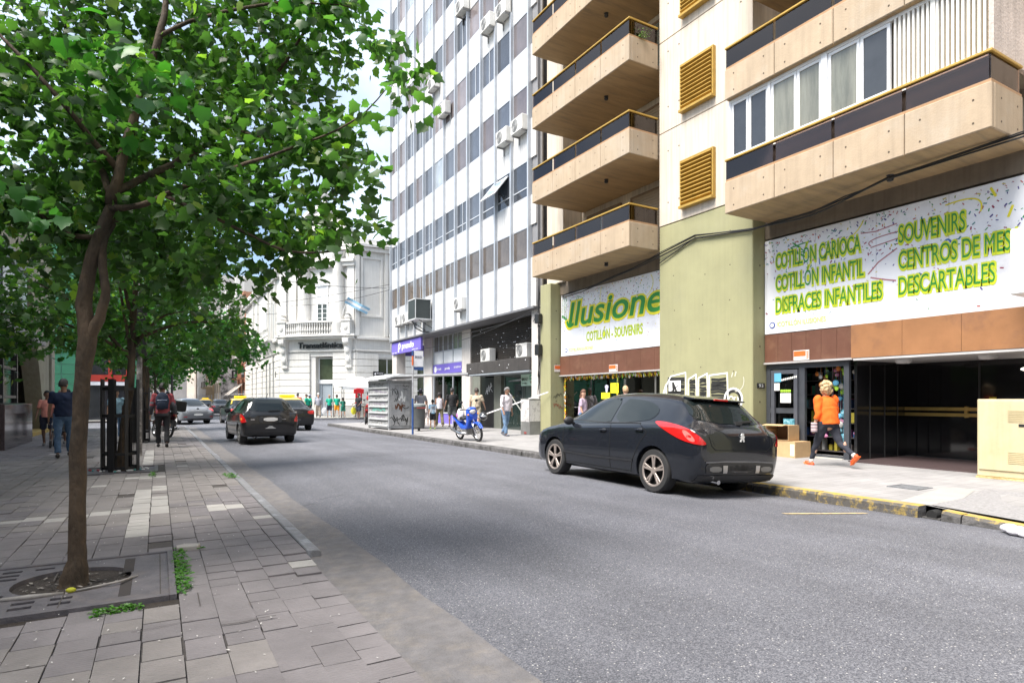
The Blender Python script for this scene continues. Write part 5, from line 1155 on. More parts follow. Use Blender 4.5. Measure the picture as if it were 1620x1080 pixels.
def pier(y0, y1, t0, t1, z1=6.3):
    bm = bmesh.new(); n = 20; cy = (y0+y1)/2; outer = [(y0,.13),(y1,.13),(t1,z1),(t0,z1)]; hole = [(cy+.42*math.cos(2*math.pi*i/n), 3.0+1.9*math.sin(2*math.pi*i/n)) for i in range(n)]
    vo = [bm.verts.new((-4.0-lb1.location.x, y-20, z)) for y, z in outer]; vh = [bm.verts.new((-4.0-lb1.location.x, y-20, z)) for y, z in hole]
    eo = [bm.edges.new((vo[i], vo[(i+1) % 4])) for i in range(4)]; eh = [bm.edges.new((vh[i], vh[(i+1) % n])) for i in range(n)]
    bmesh.ops.triangle_fill(bm, use_beauty=True, edges=eo+eh, use_dissolve=False)
    r = bmesh.ops.extrude_face_region(bm, geom=bm.faces[:]); bmesh.ops.translate(bm, vec=(-.55,0,0), verts=[v for v in r['geom'] if isinstance(v, bmesh.types.BMVert)])
    bmesh.ops.recalc_face_normals(bm, faces=bm.faces[:]); me = bpy.data.meshes.new('concrete_pier'); bm.to_mesh(me); bm.free(); me.materials.append(CONC)
    o = bpy.data.objects.new('concrete_pier', me); COL.objects.link(o); o.parent = lb1; return o
pier(31.4,33.9,27.6,37.6-3.5)
Lb('concrete_pier', CONC, MB().prism([(23.4,.13),(24.0,.13),(26.8,6.3),(22.2,6.3)], 'x', -5.2,-4.7))
Lb('niche_back', PM('grey_niche', (.22,.22,.20), .8), MB().box(-4.9,-4.6,31.6,33.4,.6,5.4))
Lb('yellow_kerb', YT, MB().box(-4.6,-3.88,27.6,33.9,.1,.27), .01)
gb_ = T('granite_planter', 'polished dark granite block planter on the left pavement beside the glazed building', 'planter', (-4.3,22.4,.13))
MB().box(-.7,.85,-2.0,2.05,0,1.2).obj('granite_block', PM('polished_granite', (.075,.055,.058), .10, .4, 22, spec=.8, col2=(.12,.09,.095), c2amt=.45, c2scale=40), gb_, bevel=.012)
MB().box(-.55,.7,-1.85,1.9,1.2,1.215).obj('soil', GR, gb_)
# ---------------------------------------------------------------- tree pits
IRON = PM('cast_iron', (.14,.13,.14), .62, .3, 8, .3, 50, metal=.2, col2=(.15,.13,.125), c2amt=.42, c2scale=4)
def grate_slots(x0, x1, y0, y1, cx, cy, rr):
    S = []
    nx = 9; ny = 2
    for i in range(nx):
        for row in range(10):
            sx = x0+.14+i*.2; sy = y0+.12+row*.115
            if row in (4,5): continue
            if math.hypot((sx+.06-cx), (sy+.02-cy)*1.0) < rr+.10: continue
            S.append((sx, sx+.12, sy, sy+.055))
    return S
gx0, gx1, gy0, gy1 = -2.15, .07, 4.70, 6.0; cx, cy, rr = -.53, 5.42, .36
tg = T('tree_grate', 'square cast iron tree grate with rows of slots round the nearest trunk', 'tree grate', (cx,cy,.13))
slots = [s for s in grate_slots(gx0, -.22, gy0, gy1, cx, cy, rr)]
bm = bmesh.new(); outer = [(gx0,gy0),(gx1,gy0),(gx1,gy1),(gx0,gy1)]; loops = [outer]+[[(a,c),(b,c),(b,d),(a,d)] for a, b, c, d in slots if b < -.3]+[[(cx+rr*math.cos(2*math.pi*i/28), cy+rr*math.sin(2*math.pi*i/28)) for i in range(28)]]
E_ = []
for lp in loops:
    vs = [bm.verts.new((x-cx, y-cy, .018)) for x, y in lp]; E_ += [bm.edges.new((vs[i], vs[(i+1) % len(vs)])) for i in range(len(vs))]
bmesh.ops.triangle_fill(bm, use_beauty=True, edges=E_, use_dissolve=False)
r_ = bmesh.ops.extrude_face_region(bm, geom=bm.faces[:]); bmesh.ops.translate(bm, vec=(0,0,-.03), verts=[v for v in r_['geom'] if isinstance(v, bmesh.types.BMVert)])
bmesh.ops.recalc_face_normals(bm, faces=bm.faces[:]); me = bpy.data.meshes.new('grate'); bm.to_mesh(me); bm.free(); me.materials.append(IRON); o = bpy.data.objects.new('grate', me); COL.objects.link(o); o.parent = tg
mb = MB(); mb.frame('z', -.02,.030, gx0-.04-cx, gx1+.04-cx, gy0-.04-cy, gy1+.04-cy, .045); mb.obj('grate_rim', IRON, tg, bevel=.004)
mb = MB(); mb.box(-.02+.0,-.012,gy0-cy,cy-rr-cy+.0,.0185,.0195).box(.60-.06,.548,-.72,.58,.0185,.0195); mb.obj('grate_joint', GR, tg)
mb = MB(); mb.box(.30,.37,-.60,-.12,.0182,.0192).box(.30,.37,.05,.5,.0182,.0192); mb.obj('clogged_slots', PM('slot_dirt', (.045,.038,.036), .9), tg)
struct(MB().box(-2.35,.3,4.55,6.2,.02,.119).obj('pit_earth', PM('pit_soil', (.045,.036,.03), .95, .4, 14, .8, 40)))
struct(MB().box(-1.35,.1,12.9,14.35,.02,.119).box(-1.35,0,21.85,23.25,.02,.119).obj('pit_edge', PM('pit_soil2', (.07,.062,.055), .95, .4, 14, .8, 40)))
mb = MB(); r = random.Random(33)
for k in range(80):
    a = r.uniform(0,6.28); d = r.uniform(.08,.33); x, y = cx+d*math.cos(a), cy+d*math.sin(a)*.95; s = r.uniform(.005,.018); p = Vector((x,y,.115+r.uniform(0,.025))); e = Vector((math.cos(a*3),math.sin(a*3),r.uniform(-.3,.3)))*s; f = e.cross(Vector((.2,.1,1)))*r.uniform(.5,1)
    mb.poly([p-e-f*.5,p+e-f,p+e*.8+f,p-e*.9+f*.7])
stuff(mb.obj('pit_litter', PM('litter_white', (.26,.235,.21), .8, .4, 20, island=.6), fix=False), 'crumpled paper scraps and dry litter round the foot of the nearest trunk', 'litter')
mb = MB(); mb.tube([(cx-.42,cy-.33,.155),(cx-.2,cy-.37,.16),(cx-.02,cy-.345,.152)], [.012,.02,.01], 6); mb.tube([(cx+.05,cy-.33,.155),(cx+.3,cy-.29,.17),(cx+.40,cy-.12,.155)], [.006,.010,.005], 6); tag(mb.obj('plastic_strip', PM('dirty_plastic', (.33,.31,.29), .6, .3, 12), smooth='all'), 'dirty pale plastic strip lying round the foot of the nearest trunk', 'litter')
tag(MB().ell((cx+.02,cy-.34,.165),(.03,.02,.018),8,6).obj('yellow_petal', PM('petal_yellow', (.5,.5,.03), .7)), 'small yellow green scrap at the foot of the nearest trunk', 'litter')
pv = MB(); pv.prism([(.14,6.06),(.30,6.05),(.33,6.15),(.22,6.20),(.13,6.15)], 'z', .12,.17); tag(pv.obj('loose_stone', PM('loose_stone', (.42,.39,.36), .8, .2, 10), bevel=.006), 'loose pale stone chip at the corner of the near tree pit', 'stone')
# tree guards: tall black slatted cages
def guard(loc, label):
    t = T('tree_guard', label, 'tree guard', loc, R(9), 'black iron tree guards')
    M = PM('guard_black', (.012,.012,.013), .5, .3, 8, .2, 60)
    for k in range(8):
        a = k*math.pi/4+.2; w = .052 if k % 2 else .03; c, s = math.cos(a), math.sin(a)
        MB().obox((c*.31, s*.31, .85), (-s*w,c*w,0), (c*.006,s*.006,0), (0,0,.85)).obj('upright', M, t)
    for z in (.06,.32,1.02,1.52):
        P = [(math.cos(i*math.pi/4+.2)*.30, math.sin(i*math.pi/4+.2)*.30, z) for i in range(8)]; m = MB()
        for i in range(8): m.beam(P[i], P[(i+1) % 8], .012, .05)
        m.obj('hoop', M, t)
    m = MB()
    for k in range(8):
        a = (k+.5)*math.pi/4+.2
        for da in (-.12,.12): m.cyl((math.cos(a+da)*.285,math.sin(a+da)*.285,.06),(math.cos(a+da)*.285,math.sin(a+da)*.285,1.02), .006, n=5)
    m.obj('rods', M, t)
    return t
guard((-.61,13.6,.13), 'nearer tall black slatted iron guard round the second trunk'); guard((-.52,22.5,.13), 'farther black slatted iron guard behind the first one')
mb = MB(); mb.frame('z', .10,.145, -1.2,.0,13.0,14.2,.06).box(-1.14,-.06,13.06,14.14,.10,.128); tag(mb.obj('tree_grate', IRON), 'dark iron grate under the nearer black tree guard', 'tree grate')
mb = MB(); r = random.Random(8)
ms_ = [PM('trash_w', (.6,.6,.6), .6), PM('trash_r', (.35,.05,.06), .6), PM('trash_t', (.08,.3,.28), .6)]
for k in range(34): mb.mi = r.choice([0,0,0,1,2]); a = r.uniform(0,6.28); d = r.uniform(.25,.5); mb.ell((-.61+d*math.cos(a), 13.6+d*math.sin(a)*.9,.15), (r.uniform(.015,.04),r.uniform(.015,.03),.018), 6, 4)
stuff(mb.obj('trampled_litter', ms_), 'coloured scraps of litter round the foot of the nearer tree guard', 'litter')
# street posts on the left
ps1 = T('signal_post', 'patched grey post with a black sign box behind the second tree', 'post', (-.38,16.9,.13)); MB().cyl((0,0,0),(0,0,4.6),.06,n=12).obj('pole', PM('post_grey', (.16,.15,.15), .7, .4, 6, col2=(.45,.43,.42), c2amt=.45, c2scale=8), ps1, smooth=True); MB().box(-.16,.16,-.1,.14,2.35,3.5).obj('sign_box', BLACKM, ps1, bevel=.02)
ps2 = T('kerb_post', 'thin dark street post near the left kerb in front of the grey rounded car', 'post', (.55,31.8,.13)); MB().cyl((0,0,0),(0,0,3.2),.055,.04,n=10).obj('pole', DKF, ps2, smooth=True); MB().lathe((0,0,0), [(.10,0),(.09,.12),(.06,.16)], 12).obj('foot', DKF, ps2); MB().box(-.03,.03,-.3,.3,2.6,3.2).obj('plate', DKF, ps2)
# ---------------------------------------------------------------- trees
BARK = PM('bark', (.095,.066,.042), .9, .35, 7, 1.0, 28, col2=(.045,.034,.024), c2amt=.48, c2scale=5, stretch=(1,1,.45))
LEAF = leafmat('tree_leaf', (.064,.130,.042), (.22,.30,.06), .48); LEAF2 = leafmat('tree_leaf_fresh', (.045,.15,.03), (.16,.30,.05), .35); LEAF3 = leafmat('tree_leaf_cool', (.035,.12,.035), (.13,.25,.05), .4)
LOBE = np.array([(0,-.02),(.18,.0),(.40,-.06),(.42,.14),(.58,.36),(.44,.42),(.38,.60),(.2,.66),(0,.98),(-.2,.66),(-.38,.60),(-.44,.42),(-.58,.36),(-.42,.14),(-.40,-.06),(-.18,.0)])
LOBE_S = np.array([(0,0),(.45,.0),(.38,.3),(.55,.5),(.2,.6),(0,1.0),(-.2,.6),(-.55,.5),(-.38,.3),(-.45,0)])
def leaves(blobs, n, size, seed, simple=False, droop=.55, spray=8, shell=.0, wood=None):
    """leaf blades in drooping sprays scattered through the blobs (x, y, z, r)"""
    g = np.random.default_rng(seed); bl = np.array(blobs); wts = bl[:,3]**2.2; wts /= wts.sum(); ns = n//spray
    bi = g.choice(len(bl), ns, p=wts); d = g.normal(size=(ns,3)); d /= np.linalg.norm(d, axis=1)[:,None]; rad = bl[bi,3]*(shell+(1-shell)*g.random(ns)**.5)
    c = bl[bi,:3]+d*rad[:,None]*np.array([1.1,1.1,.95])
    twd = g.normal(size=(ns,3))*np.array([1,1,.35])+d*.6; twd /= np.linalg.norm(twd, axis=1)[:,None]
    C = np.repeat(c, spray, 0); TW = np.repeat(twd, spray, 0); t = g.random(ns*spray)[:,None]
    N_ = len(C); P = C+TW*(t-.5)*size*4+g.normal(size=(N_,3))*size*.42
    P[:,2] -= (t[:,0]**2)*size*1.1
    L = LOBE_S if simple else LOBE; s = size*g.uniform(.55,1.15,N_)
    ax = TW*.7+g.normal(size=(N_,3))*.7; ax[:,2] -= droop*1.3; ax /= np.linalg.norm(ax, axis=1)[:,None]
    nr = g.normal(size=(N_,3))*.55+np.array([0,0,1.0]); nr -= ax*(nr*ax).sum(1)[:,None]; nr /= np.linalg.norm(nr, axis=1)[:,None]; sd_ = np.cross(ax, nr)
    k = len(L); V = np.empty((N_,k+1,3)); fold = g.uniform(.05,.28,N_)
    for j, (a, b) in enumerate(L): V[:,j] = P+sd_*(a*s)[:,None]+ax*(b*s)[:,None]+nr*(-abs(a)*fold*s+(-.12*b*b*s))[:,None]
    V[:,k] = P+ax*(.38*s)[:,None]+nr*(.02*s)[:,None]
    idx = np.arange(N_)[:,None,None]*(k+1); tri = np.array([(j,(j+1) % k,k) for j in range(k)])[None]+idx; tri = tri.reshape(-1,3)
    return V.reshape(-1,3), tri, P
def add_leaves(name, mat, t, V, tri):
    me = bpy.data.meshes.new(name); off = np.array(ROOTS[t.name]); V = V-off
    me.vertices.add(len(V)); me.vertices.foreach_set('co', V.ravel().astype(np.float32)); me.loops.add(len(tri)*3); me.loops.foreach_set('vertex_index', tri.ravel().astype(np.int32)); me.polygons.add(len(tri)); me.polygons.foreach_set('loop_start', np.arange(0, len(tri)*3, 3, dtype=np.int32)); me.polygons.foreach_set('use_smooth', np.ones(len(tri), bool)); me.update(calc_edges=True); me.materials.append(mat)
    o = bpy.data.objects.new(name, me); COL.objects.link(o); o.parent = t; return o
def wob(pts, rad, n=3, seed=0, amp=.012):   # subdivide a polyline smoothly with slight wobble
    P = [Vector(p) for p in pts]; out = []; ro = []; r = random.Random(seed)
    for i in range(len(P)-1):
        p0, p1, p2, p3 = P[max(i-1,0)], P[i], P[i+1], P[min(i+2,len(P)-1)]
        for k in range(n):
            t = k/n; q = .5*((2*p1)+(p2-p0)*t+(2*p0-5*p1+4*p2-p3)*t*t+(3*p1-p0-3*p2+p3)*t**3); out.append(q+Vector((r.uniform(-amp,amp),r.uniform(-amp,amp),0))); ro.append((rad[i]*(1-t)+rad[i+1]*t)*r.uniform(.95,1.06))
    out.append(P[-1]); ro.append(rad[-1]); return out, ro
# --- nearest tree
t1 = T('street_tree', 'nearest maple leaved street tree with dark forked trunk in the iron grate', 'tree', (-.52,5.39,.12), 0, 'street trees along the left kerb')
tr = MB(); p, q = wob([(-.52,5.39,.10),(-.52,5.39,.16),(-.505,5.38,.30),(-.50,5.38,.5),(-.50,5.38,.87),(-.49,5.37,1.23),(-.47,5.36,1.6),(-.44,5.35,1.88),(-.46,5.36,2.14),(-.43,5.34,2.37),(-.39,5.31,2.55),(-.33,5.29,2.73),(-.28,5.25,2.87)], [.110,.090,.062,.056,.053,.051,.051,.060,.050,.046,.042,.038,.034], 3, 1, .004); tr.tube(p, q, 14)
tr.tube(*wob([(-.45,5.35,1.85),(-.40,5.32,1.96),(-.355,5.3,2.07),(-.325,5.29,2.23),(-.35,5.3,2.41),(-.33,5.3,2.62),(-.2,5.4,2.9)], [.035,.04,.034,.030,.028,.024,.016], 3, 2, .004), 10)
tr.obj('trunk', BARK, t1, smooth='all', world=True)
def limb(t, pts, rad, seed, sub=0): m = MB(); m.tube(*wob(pts, rad, 4, seed, .01), 7); return m.obj('limb', BARK, t, smooth='all', world=True)
L1 = [([(-.30,5.25,2.85),(-.22,5.26,3.2),(-.12,5.3,3.7),(0,5.31,4.16),(.05,5.4,4.6),(.05,5.5,5.6)], [.04,.034,.03,.026,.02,.008]),
 ([(-.29,5.25,2.82),(-.12,5.08,2.82),(.04,4.94,2.88),(.32,4.67,2.98),(.77,4.52,3.2),(1.15,4.2,3.35),(1.38,3.95,3.6)], [.026,.021,.018,.014,.010,.006,.003]),
 ([(-.36,5.3,2.62),(-.5,5.36,2.62),(-.62,5.44,2.68),(-.85,5.6,2.9),(-1.3,5.8,3.3)], [.022,.018,.016,.012,.006]),
 ([(-.26,5.25,2.95),(.1,5.5,3.3),(.5,5.6,3.7),(.9,5.2,4.2),(1.3,4.9,4.9)], [.03,.024,.02,.014,.006]),
 ([(-.28,5.25,2.9),(-.45,5.6,3.4),(-.6,6.0,4.0),(-.7,6.2,5.0)], [.028,.022,.016,.006]), ([(-.24,5.3,3.1),(-.6,5.1,3.5),(-1.1,5.3,4.1)], [.024,.016,.006]),
 ([(.04,4.94,2.88),(.35,4.7,2.7),(.8,4.55,2.5),(1.15,4.3,2.5)], [.016,.012,.009,.004]), ([(0,5.31,4.16),(.3,5.2,4.35),(.8,4.9,4.45),(1.25,4.6,4.4)], [.018,.014,.01,.004]), ([(.5,5.6,3.7),(.6,5.1,3.5),(.9,4.8,3.3)], [.014,.01,.005]), ([(.06,5.4,4.6),(-.3,5.6,5.0),(-.9,5.9,5.3)], [.014,.01,.005])]
for i, (a, b) in enumerate(L1): limb(t1, a, b, i)
BL1 = [(-0.74,6.09,4.29,.56),(0,6,4.52,.64),(.76,5.34,4.4,.62),(1.24,4.82,4.38,.38),(1.34,4.35,4.0,.16),(1.42,3.95,3.65,.17),(1.40,3.85,3.42,.10),(-.49,5.6,3.4,.57),(.22,5.64,3.57,.67),(.86,5.05,3.49,.50),(1.16,4.41,3.0,.30),(1.27,4.09,2.75,.15),(-.6,5.54,2.75,.40),(0,5.66,2.80,.50),(.58,4.98,2.82,.46),(.94,4.31,2.58,.18),(.23,5.87,2.5,.22),(.77,5.1,2.42,.13),(-.9,5.83,2.5,.18),(1.15,5.0,3.9,.20),(-1.03,5.9,3.74,.52),(-1.0,5.78,2.95,.40),(-.23,4.6,3.5,.26),(.27,4.5,2.85,.2),(-.48,6.51,2.75,.30),(.54,6.62,4.56,.40),(-.27,7.08,3.6,.6),(-1.52,6.19,3.97,.62),(-1.52,6.19,3.02,.5),(-.67,6.16,5.33,.77),(.45,5.52,5.33,.6),(1.29,5.03,5.22,.46),(.9,4.79,2.5,.13),(1.30,3.95,2.50,.07),(.5,4.8,3.1,.3),(1.0,4.5,3.4,.28),(1.0,4.6,2.75,.22),(.8,4.8,2.6,.2),(1.2,4.6,3.3,.25),(.3,5.3,2.55,.25)]
V, F_, P_ = leaves(BL1, 14500, .086, 11, droop=.5, spray=6); 
add_leaves('crown', LEAF, t1, V, F_)
fresh = [(-.33,4.35,3.55,.16),(-.18,4.45,3.35,.14),(.0,4.5,3.5,.12),(-.62,4.9,2.72,.14),(1.3,4.2,4.0,.1),(1.1,4.7,4.5,.2)]
V, F_, P_ = leaves(fresh, 170, .11, 5, droop=.8, spray=6); add_leaves('young_leaves', LEAF2, t1, V, F_)
# --- the trees behind it
def tree(loc, h, fork, rad, blobs, n, size, mat, seed, label, lean=(0,0)):
    t = T('street_tree', label, 'tree', loc, 0, 'street trees along the left kerb'); x, y, z = loc; r = random.Random(seed)
    m = MB(); m.tube(*wob([(x,y,z-.03),(x+.02,y,z+.3),(x+lean[0]*.4,y,z+fork*.5),(x+lean[0],y,z+fork),(x+lean[0]*1.6,y,z+h)], [rad*1.4,rad,rad*.9,rad*.85,rad*.25], 4, seed, .01), 10); m.obj('trunk', BARK, t, smooth='all', world=True)
    for k in range(7):
        b = blobs[k % len(blobs)]; s = Vector((x+lean[0]*1.1, y, z+fork*(1+.12*k*.6))); e = Vector(b[:3])+Vector((r.uniform(-.3,.3),r.uniform(-.3,.3),r.uniform(-.3,.3))); mid = s.lerp(e,.5)+Vector((0,0,.2))
        limb(t, [s, mid, e], [rad*.5,rad*.3,rad*.1], seed+k)
    V, F_, _ = leaves(blobs, n, size, seed, simple=True, spray=7, shell=.25); add_leaves('crown', mat, t, V, F_); return t
tree((-.61,13.6,.12), 5.2, 1.9, .075, [(-.6,13.6,4.4,1.4),(-1.8,13.4,3.3,1.0),(-2.6,13.3,2.9,.7),(.6,13.4,3.2,1.0),(1.3,13.6,2.75,.55),(-.4,14.3,2.9,.8),(-1.2,12.9,4.9,1.2),(.4,13.2,4.7,1.2),(-.9,13.5,2.5,.4),(.2,13.9,2.35,.4),(-2.2,13.6,2.25,.35)], 8200, .125, LEAF, 21, 'second street tree rising from the nearer black iron guard', (.18,0))
tree((-.5,22.5,.12), 6.0, 2.2, .08, [(-.3,22.5,4.8,1.6),(-1.8,22.3,3.9,1.2),(1.1,22.2,3.6,1.2),(2.0,22.4,3.1,.9),(.4,22.5,2.75,.6),(1.6,22.1,2.6,.45),(-.9,22.5,3.0,.8),(.5,22,5.4,1.3),(2.7,22.4,3.2,.5)], 6500, .15, LEAF2, 31, 'third street tree with bright fresh green leaves behind the farther guard', (.1,0))
tree((-.4,31.5,.12), 6.0, 2.4, .09, [(-.3,31.5,5.0,1.8),(1.3,31.3,4.0,1.3),(-1.8,31.3,4.2,1.3),(2.2,31.5,4.6,1.1),(.5,31.5,3.3,.8),(1.9,31.2,3.3,.7)], 3600, .18, LEAF3, 41, 'fourth street tree close to the crossing on the left pavement')
tree((-.2,56,.12), 6.5, 2.4, .1, [(-.2,56,5,2.0),(1.0,56,4.2,1.3),(-1.2,56,4.2,1.3)], 1800, .24, LEAF3, 51, 'distant street tree beyond the crossing on the left side')
tree((-.2,70,.12), 5.5, 2.2, .1, [(-.2,70,4.4,1.9),(.8,70,3.6,1.2)], 1200, .28, LEAF2, 61, 'farthest small street tree up the left side')
# ---------------------------------------------------------------- vehicles (local +Y is forward, origin on the ground under the middle)
RUB = PM('tyre_rubber', (.022,.022,.023), .8, .2, 12, .2, 60); CHR = PM('chrome', (.6,.6,.62), .15, .05, metal=1); CGL = PM('car_glass', (.010,.014,.014), .03, .1, 1, spec=.5)
WELL = PM('wheel_well_black', (.008,.008,.008), .9); REDL = PM('red_lamp', (.50,.012,.012), .12, .15, 12, spec=.9, coat=.5); WHL = PM('clear_lamp', (.65,.62,.60), .1, .2, 14, coat=.4); ORL = PM('amber_lamp', (.75,.28,.03), .15, .1, coat=.4)
PLATE = PM('plate_white', (.60,.58,.56), .5, .15, 12); PLK = PM('matte_black_plastic', (.022,.022,.024), .55, .2, 12); SEAM = PM('panel_gap', (.004,.004,.004), .9)
def paint(name, col, rough=.22): return PM(name, col, rough+.1, .08, 2.0, coat=.75, spec=.2)
def chaikin(P, k=2):
    for _ in range(k):
        Q = []
        for i in range(len(P)):
            a, b = P[i], P[(i+1) % len(P)]; Q += [(a[0]*.75+b[0]*.25, a[1]*.75+b[1]*.25), (a[0]*.25+b[0]*.75, a[1]*.25+b[1]*.75)]
        P = Q
    return P
class Shell:
    def __init__(s, C, n=110):
        K = np.array(C['st'], float)   # y, zbottom, zshoulder, ztop, wsill, wmax, wtop
        ys = np.linspace(K[0,0], K[-1,0], n); # denser at the ends
        e = np.linspace(-1,1,n); e = np.sign(e)*(1-(1-abs(e))**1.5); ys = K[0,0]+(e+1)/2*(K[-1,0]-K[0,0])
        A = np.array([np.interp(ys, K[:,0], K[:,i]) for i in range(1,7)]).T
        B = A.copy()
        for _ in range(C.get('smooth', 3)): B[1:-1] = .25*B[:-2]+.5*B[1:-1]+.25*B[2:]
        s.v = []; s.f = []; rows = []
        for y, (zb, zs, zt, wsl, wm, wt) in zip(ys, B):
            zm = zb+(zs-zb)*.55; gh = zt-zs; side = []
            side.append((0, zb)); side.append((wsl*.6, zb)); side.append((wsl*.93, zb+.01)); side.append((wsl, zb+.05))
            for t in (.2,.4,.6,.8): side.append((wsl+(wm-wsl)*math.sin(t*math.pi/2), zb+.05+(zm-zb-.05)*t))
            for t in (0,.25,.5,.75): side.append((wm-(wm*.022)*t*t, zm+(zs-zm)*t))
            ws = wm*.972
            ed = min(.09, max(.012, gh*.3)); 
            if gh < .12: ed = gh*.75
            side.append((ws, zs)); side.append((ws-.018, zs+min(.02, gh*.2)))
            for t in (.15,.35,.55,.75,.92): side.append((ws-.02+(wt-ws+.02)*(t*.85+.15*t*t), zs+min(.02, gh*.2)+(gh-ed-min(.02,gh*.2))*t))
            cr = C.get('crown', .045)
            for t in (.0,.12,.28,.45,.62,.8,1.0):
                a = t; x = wt*(1-a)**1.0; x = wt*math.cos(a*math.pi/2) if False else wt*(1-a); z = zt-ed*(1-min(1, a/.35))**2*.9-cr*(1-a)**2*.25; side.append((x-(0 if a else 0), z))
            L = [(x, z) for x, z in side]; M = [(-x, z) for x, z in side[1:-1]][::-1]
            ring = L+M; b = len(s.v); s.v += [(x, y, z) for x, z in ring]; rows.append(b); m = len(ring)
        for a, b in zip(rows, rows[1:]):
            for i in range(m): j = (i+1) % m; s.f.append((a+i, b+i, b+j, a+j))
        s.f.append(tuple(rows[0]+i for i in range(m))); s.f.append(tuple(rows[-1]+i for i in range(m))[::-1])
        s.cap = C.get('capbulge', .03)
        s.bvh = BVHTree.FromPolygons([Vector(v) for v in s.v], s.f)
    def body(s, arches, mat, root, name='body'):
        me = bpy.data.meshes.new(name); me.from_pydata(s.v, [], s.f); bm = bmesh.new(); bm.from_mesh(me); bmesh.ops.recalc_face_normals(bm, faces=bm.faces); bmesh.ops.triangulate(bm, faces=[f for f in bm.faces if len(f.verts) > 4]); bm.to_mesh(me); bm.free(); me.materials.append(mat)
        o = bpy.data.objects.new(name, me); COL.objects.link(o); cut = []
        c = MB()
        for (y, z, r, w) in arches:
            for sd_ in (-1,1): c.cyl((sd_*(w-.30), y, z), (sd_*(w+.4), y, z), r, n=36)
        co = c.obj('cutter', mat); md = o.modifiers.new('b', 'BOOLEAN'); md.operation = 'DIFFERENCE'; md.object = co; md.solver = 'EXACT'
        bpy.context.view_layer.update(); me2 = bpy.data.meshes.new_from_object(o.evaluated_get(bpy.context.evaluated_depsgraph_get())); o.modifiers.clear(); o.data = me2; me2.name = name
        bpy.data.objects.remove(co); me2.polygons.foreach_set('use_smooth', [True]*len(me2.polygons)); me2.set_sharp_from_angle(angle=R(40)); me2.update(); o.parent = root; return o
    def proj(s, p, d):
        h = s.bvh.ray_cast(Vector(p)-Vector(d)*6, Vector(d)); return h[0], h[1]
    def decal(s, name, poly, mat, root, org=(0,0,0), right=(0,1,0), up=(0,0,1), d=(1,0,0), rnd=2, step=.05, lift=.004, mirror=False):
        right, up, d, org = Vector(right), Vector(up), Vector(d).normalized(), Vector(org); P = chaikin(poly, rnd) if rnd else poly
        bm = bmesh.new(); vs = [bm.verts.new((a, b, 0)) for a, b in P]; bm.faces.new(vs); xs = [p[0] for p in P]; zs = [p[1] for p in P]
        for k in range(2):
            lo, hi = (min(xs), max(xs)) if k == 0 else (min(zs), max(zs)); q = math.floor(lo/step)*step+step
            while q < hi:
                bmesh.ops.bisect_plane(bm, geom=bm.verts[:]+bm.edges[:]+bm.faces[:], plane_co=(q,0,0) if k == 0 else (0,q,0), plane_no=(1,0,0) if k == 0 else (0,1,0)); q += step
        bmesh.ops.triangulate(bm, faces=bm.faces[:])
        bad = []
        for v in bm.verts:
            w = org+right*v.co.x+up*v.co.y; h, n = s.proj(w, d)
            if h is None: bad.append(v); continue
            v.co = h-d*lift*.4+ (n if n.dot(d) < 0 else -n)*lift
        if bad: bmesh.ops.delete(bm, geom=bad, context='VERTS')
        out = []
        for mir in ([False, True] if mirror else [False]):
            me = bpy.data.meshes.new(name)
            if mir:
                for v in bm.verts: v.co.x = -v.co.x
            bm.to_mesh(me); me.materials.append(mat); me.polygons.foreach_set('use_smooth', [True]*len(me.polygons)); me.update()
            o = bpy.data.objects.new(name, me); COL.objects.link(o); o.parent = root; out.append(o)
        bm.free(); return out
    def line(s, pts, w, mat, root, name='panel_gap', d=(1,0,0), org=(0,0,0), right=(0,1,0), up=(0,0,1), mirror=True, lift=.003):
        right, up, d, org = Vector(right), Vector(up), Vector(d).normalized(), Vector(org); mb = MB(); Q = []
        for i in range(len(pts)-1):
            a, b = Vector(pts[i]), Vector(pts[i+1]); n = max(1, int((b-a).length/.05))
            Q += [a.lerp(b, k/n) for k in range(n)]
        Q.append(Vector(pts[-1])); row = []
        for i, q in enumerate(Q):
            t = (Q[min(i+1,len(Q)-1)]-Q[max(i-1,0)]).normalized(); nn = Vector((-t.y,t.x))*w/2; pr = []
            for sg in (-1,1):
                c = q+nn*sg; h, n = s.proj(org+right*c.x+up*c.y, d); pr.append(None if h is None else h-d*lift*.5+(n if n.dot(d) < 0 else -n)*lift)
            row.append(pr)
        for a, b in zip(row, row[1:]):
            if None in a or None in b: continue
            mb.poly([a[0], b[0], b[1], a[1]])
            if mirror: mb.poly([(-p.x, p.y, p.z) for p in (a[0], b[0], b[1], a[1])])
        return mb.obj(name, mat, root, fix=False)
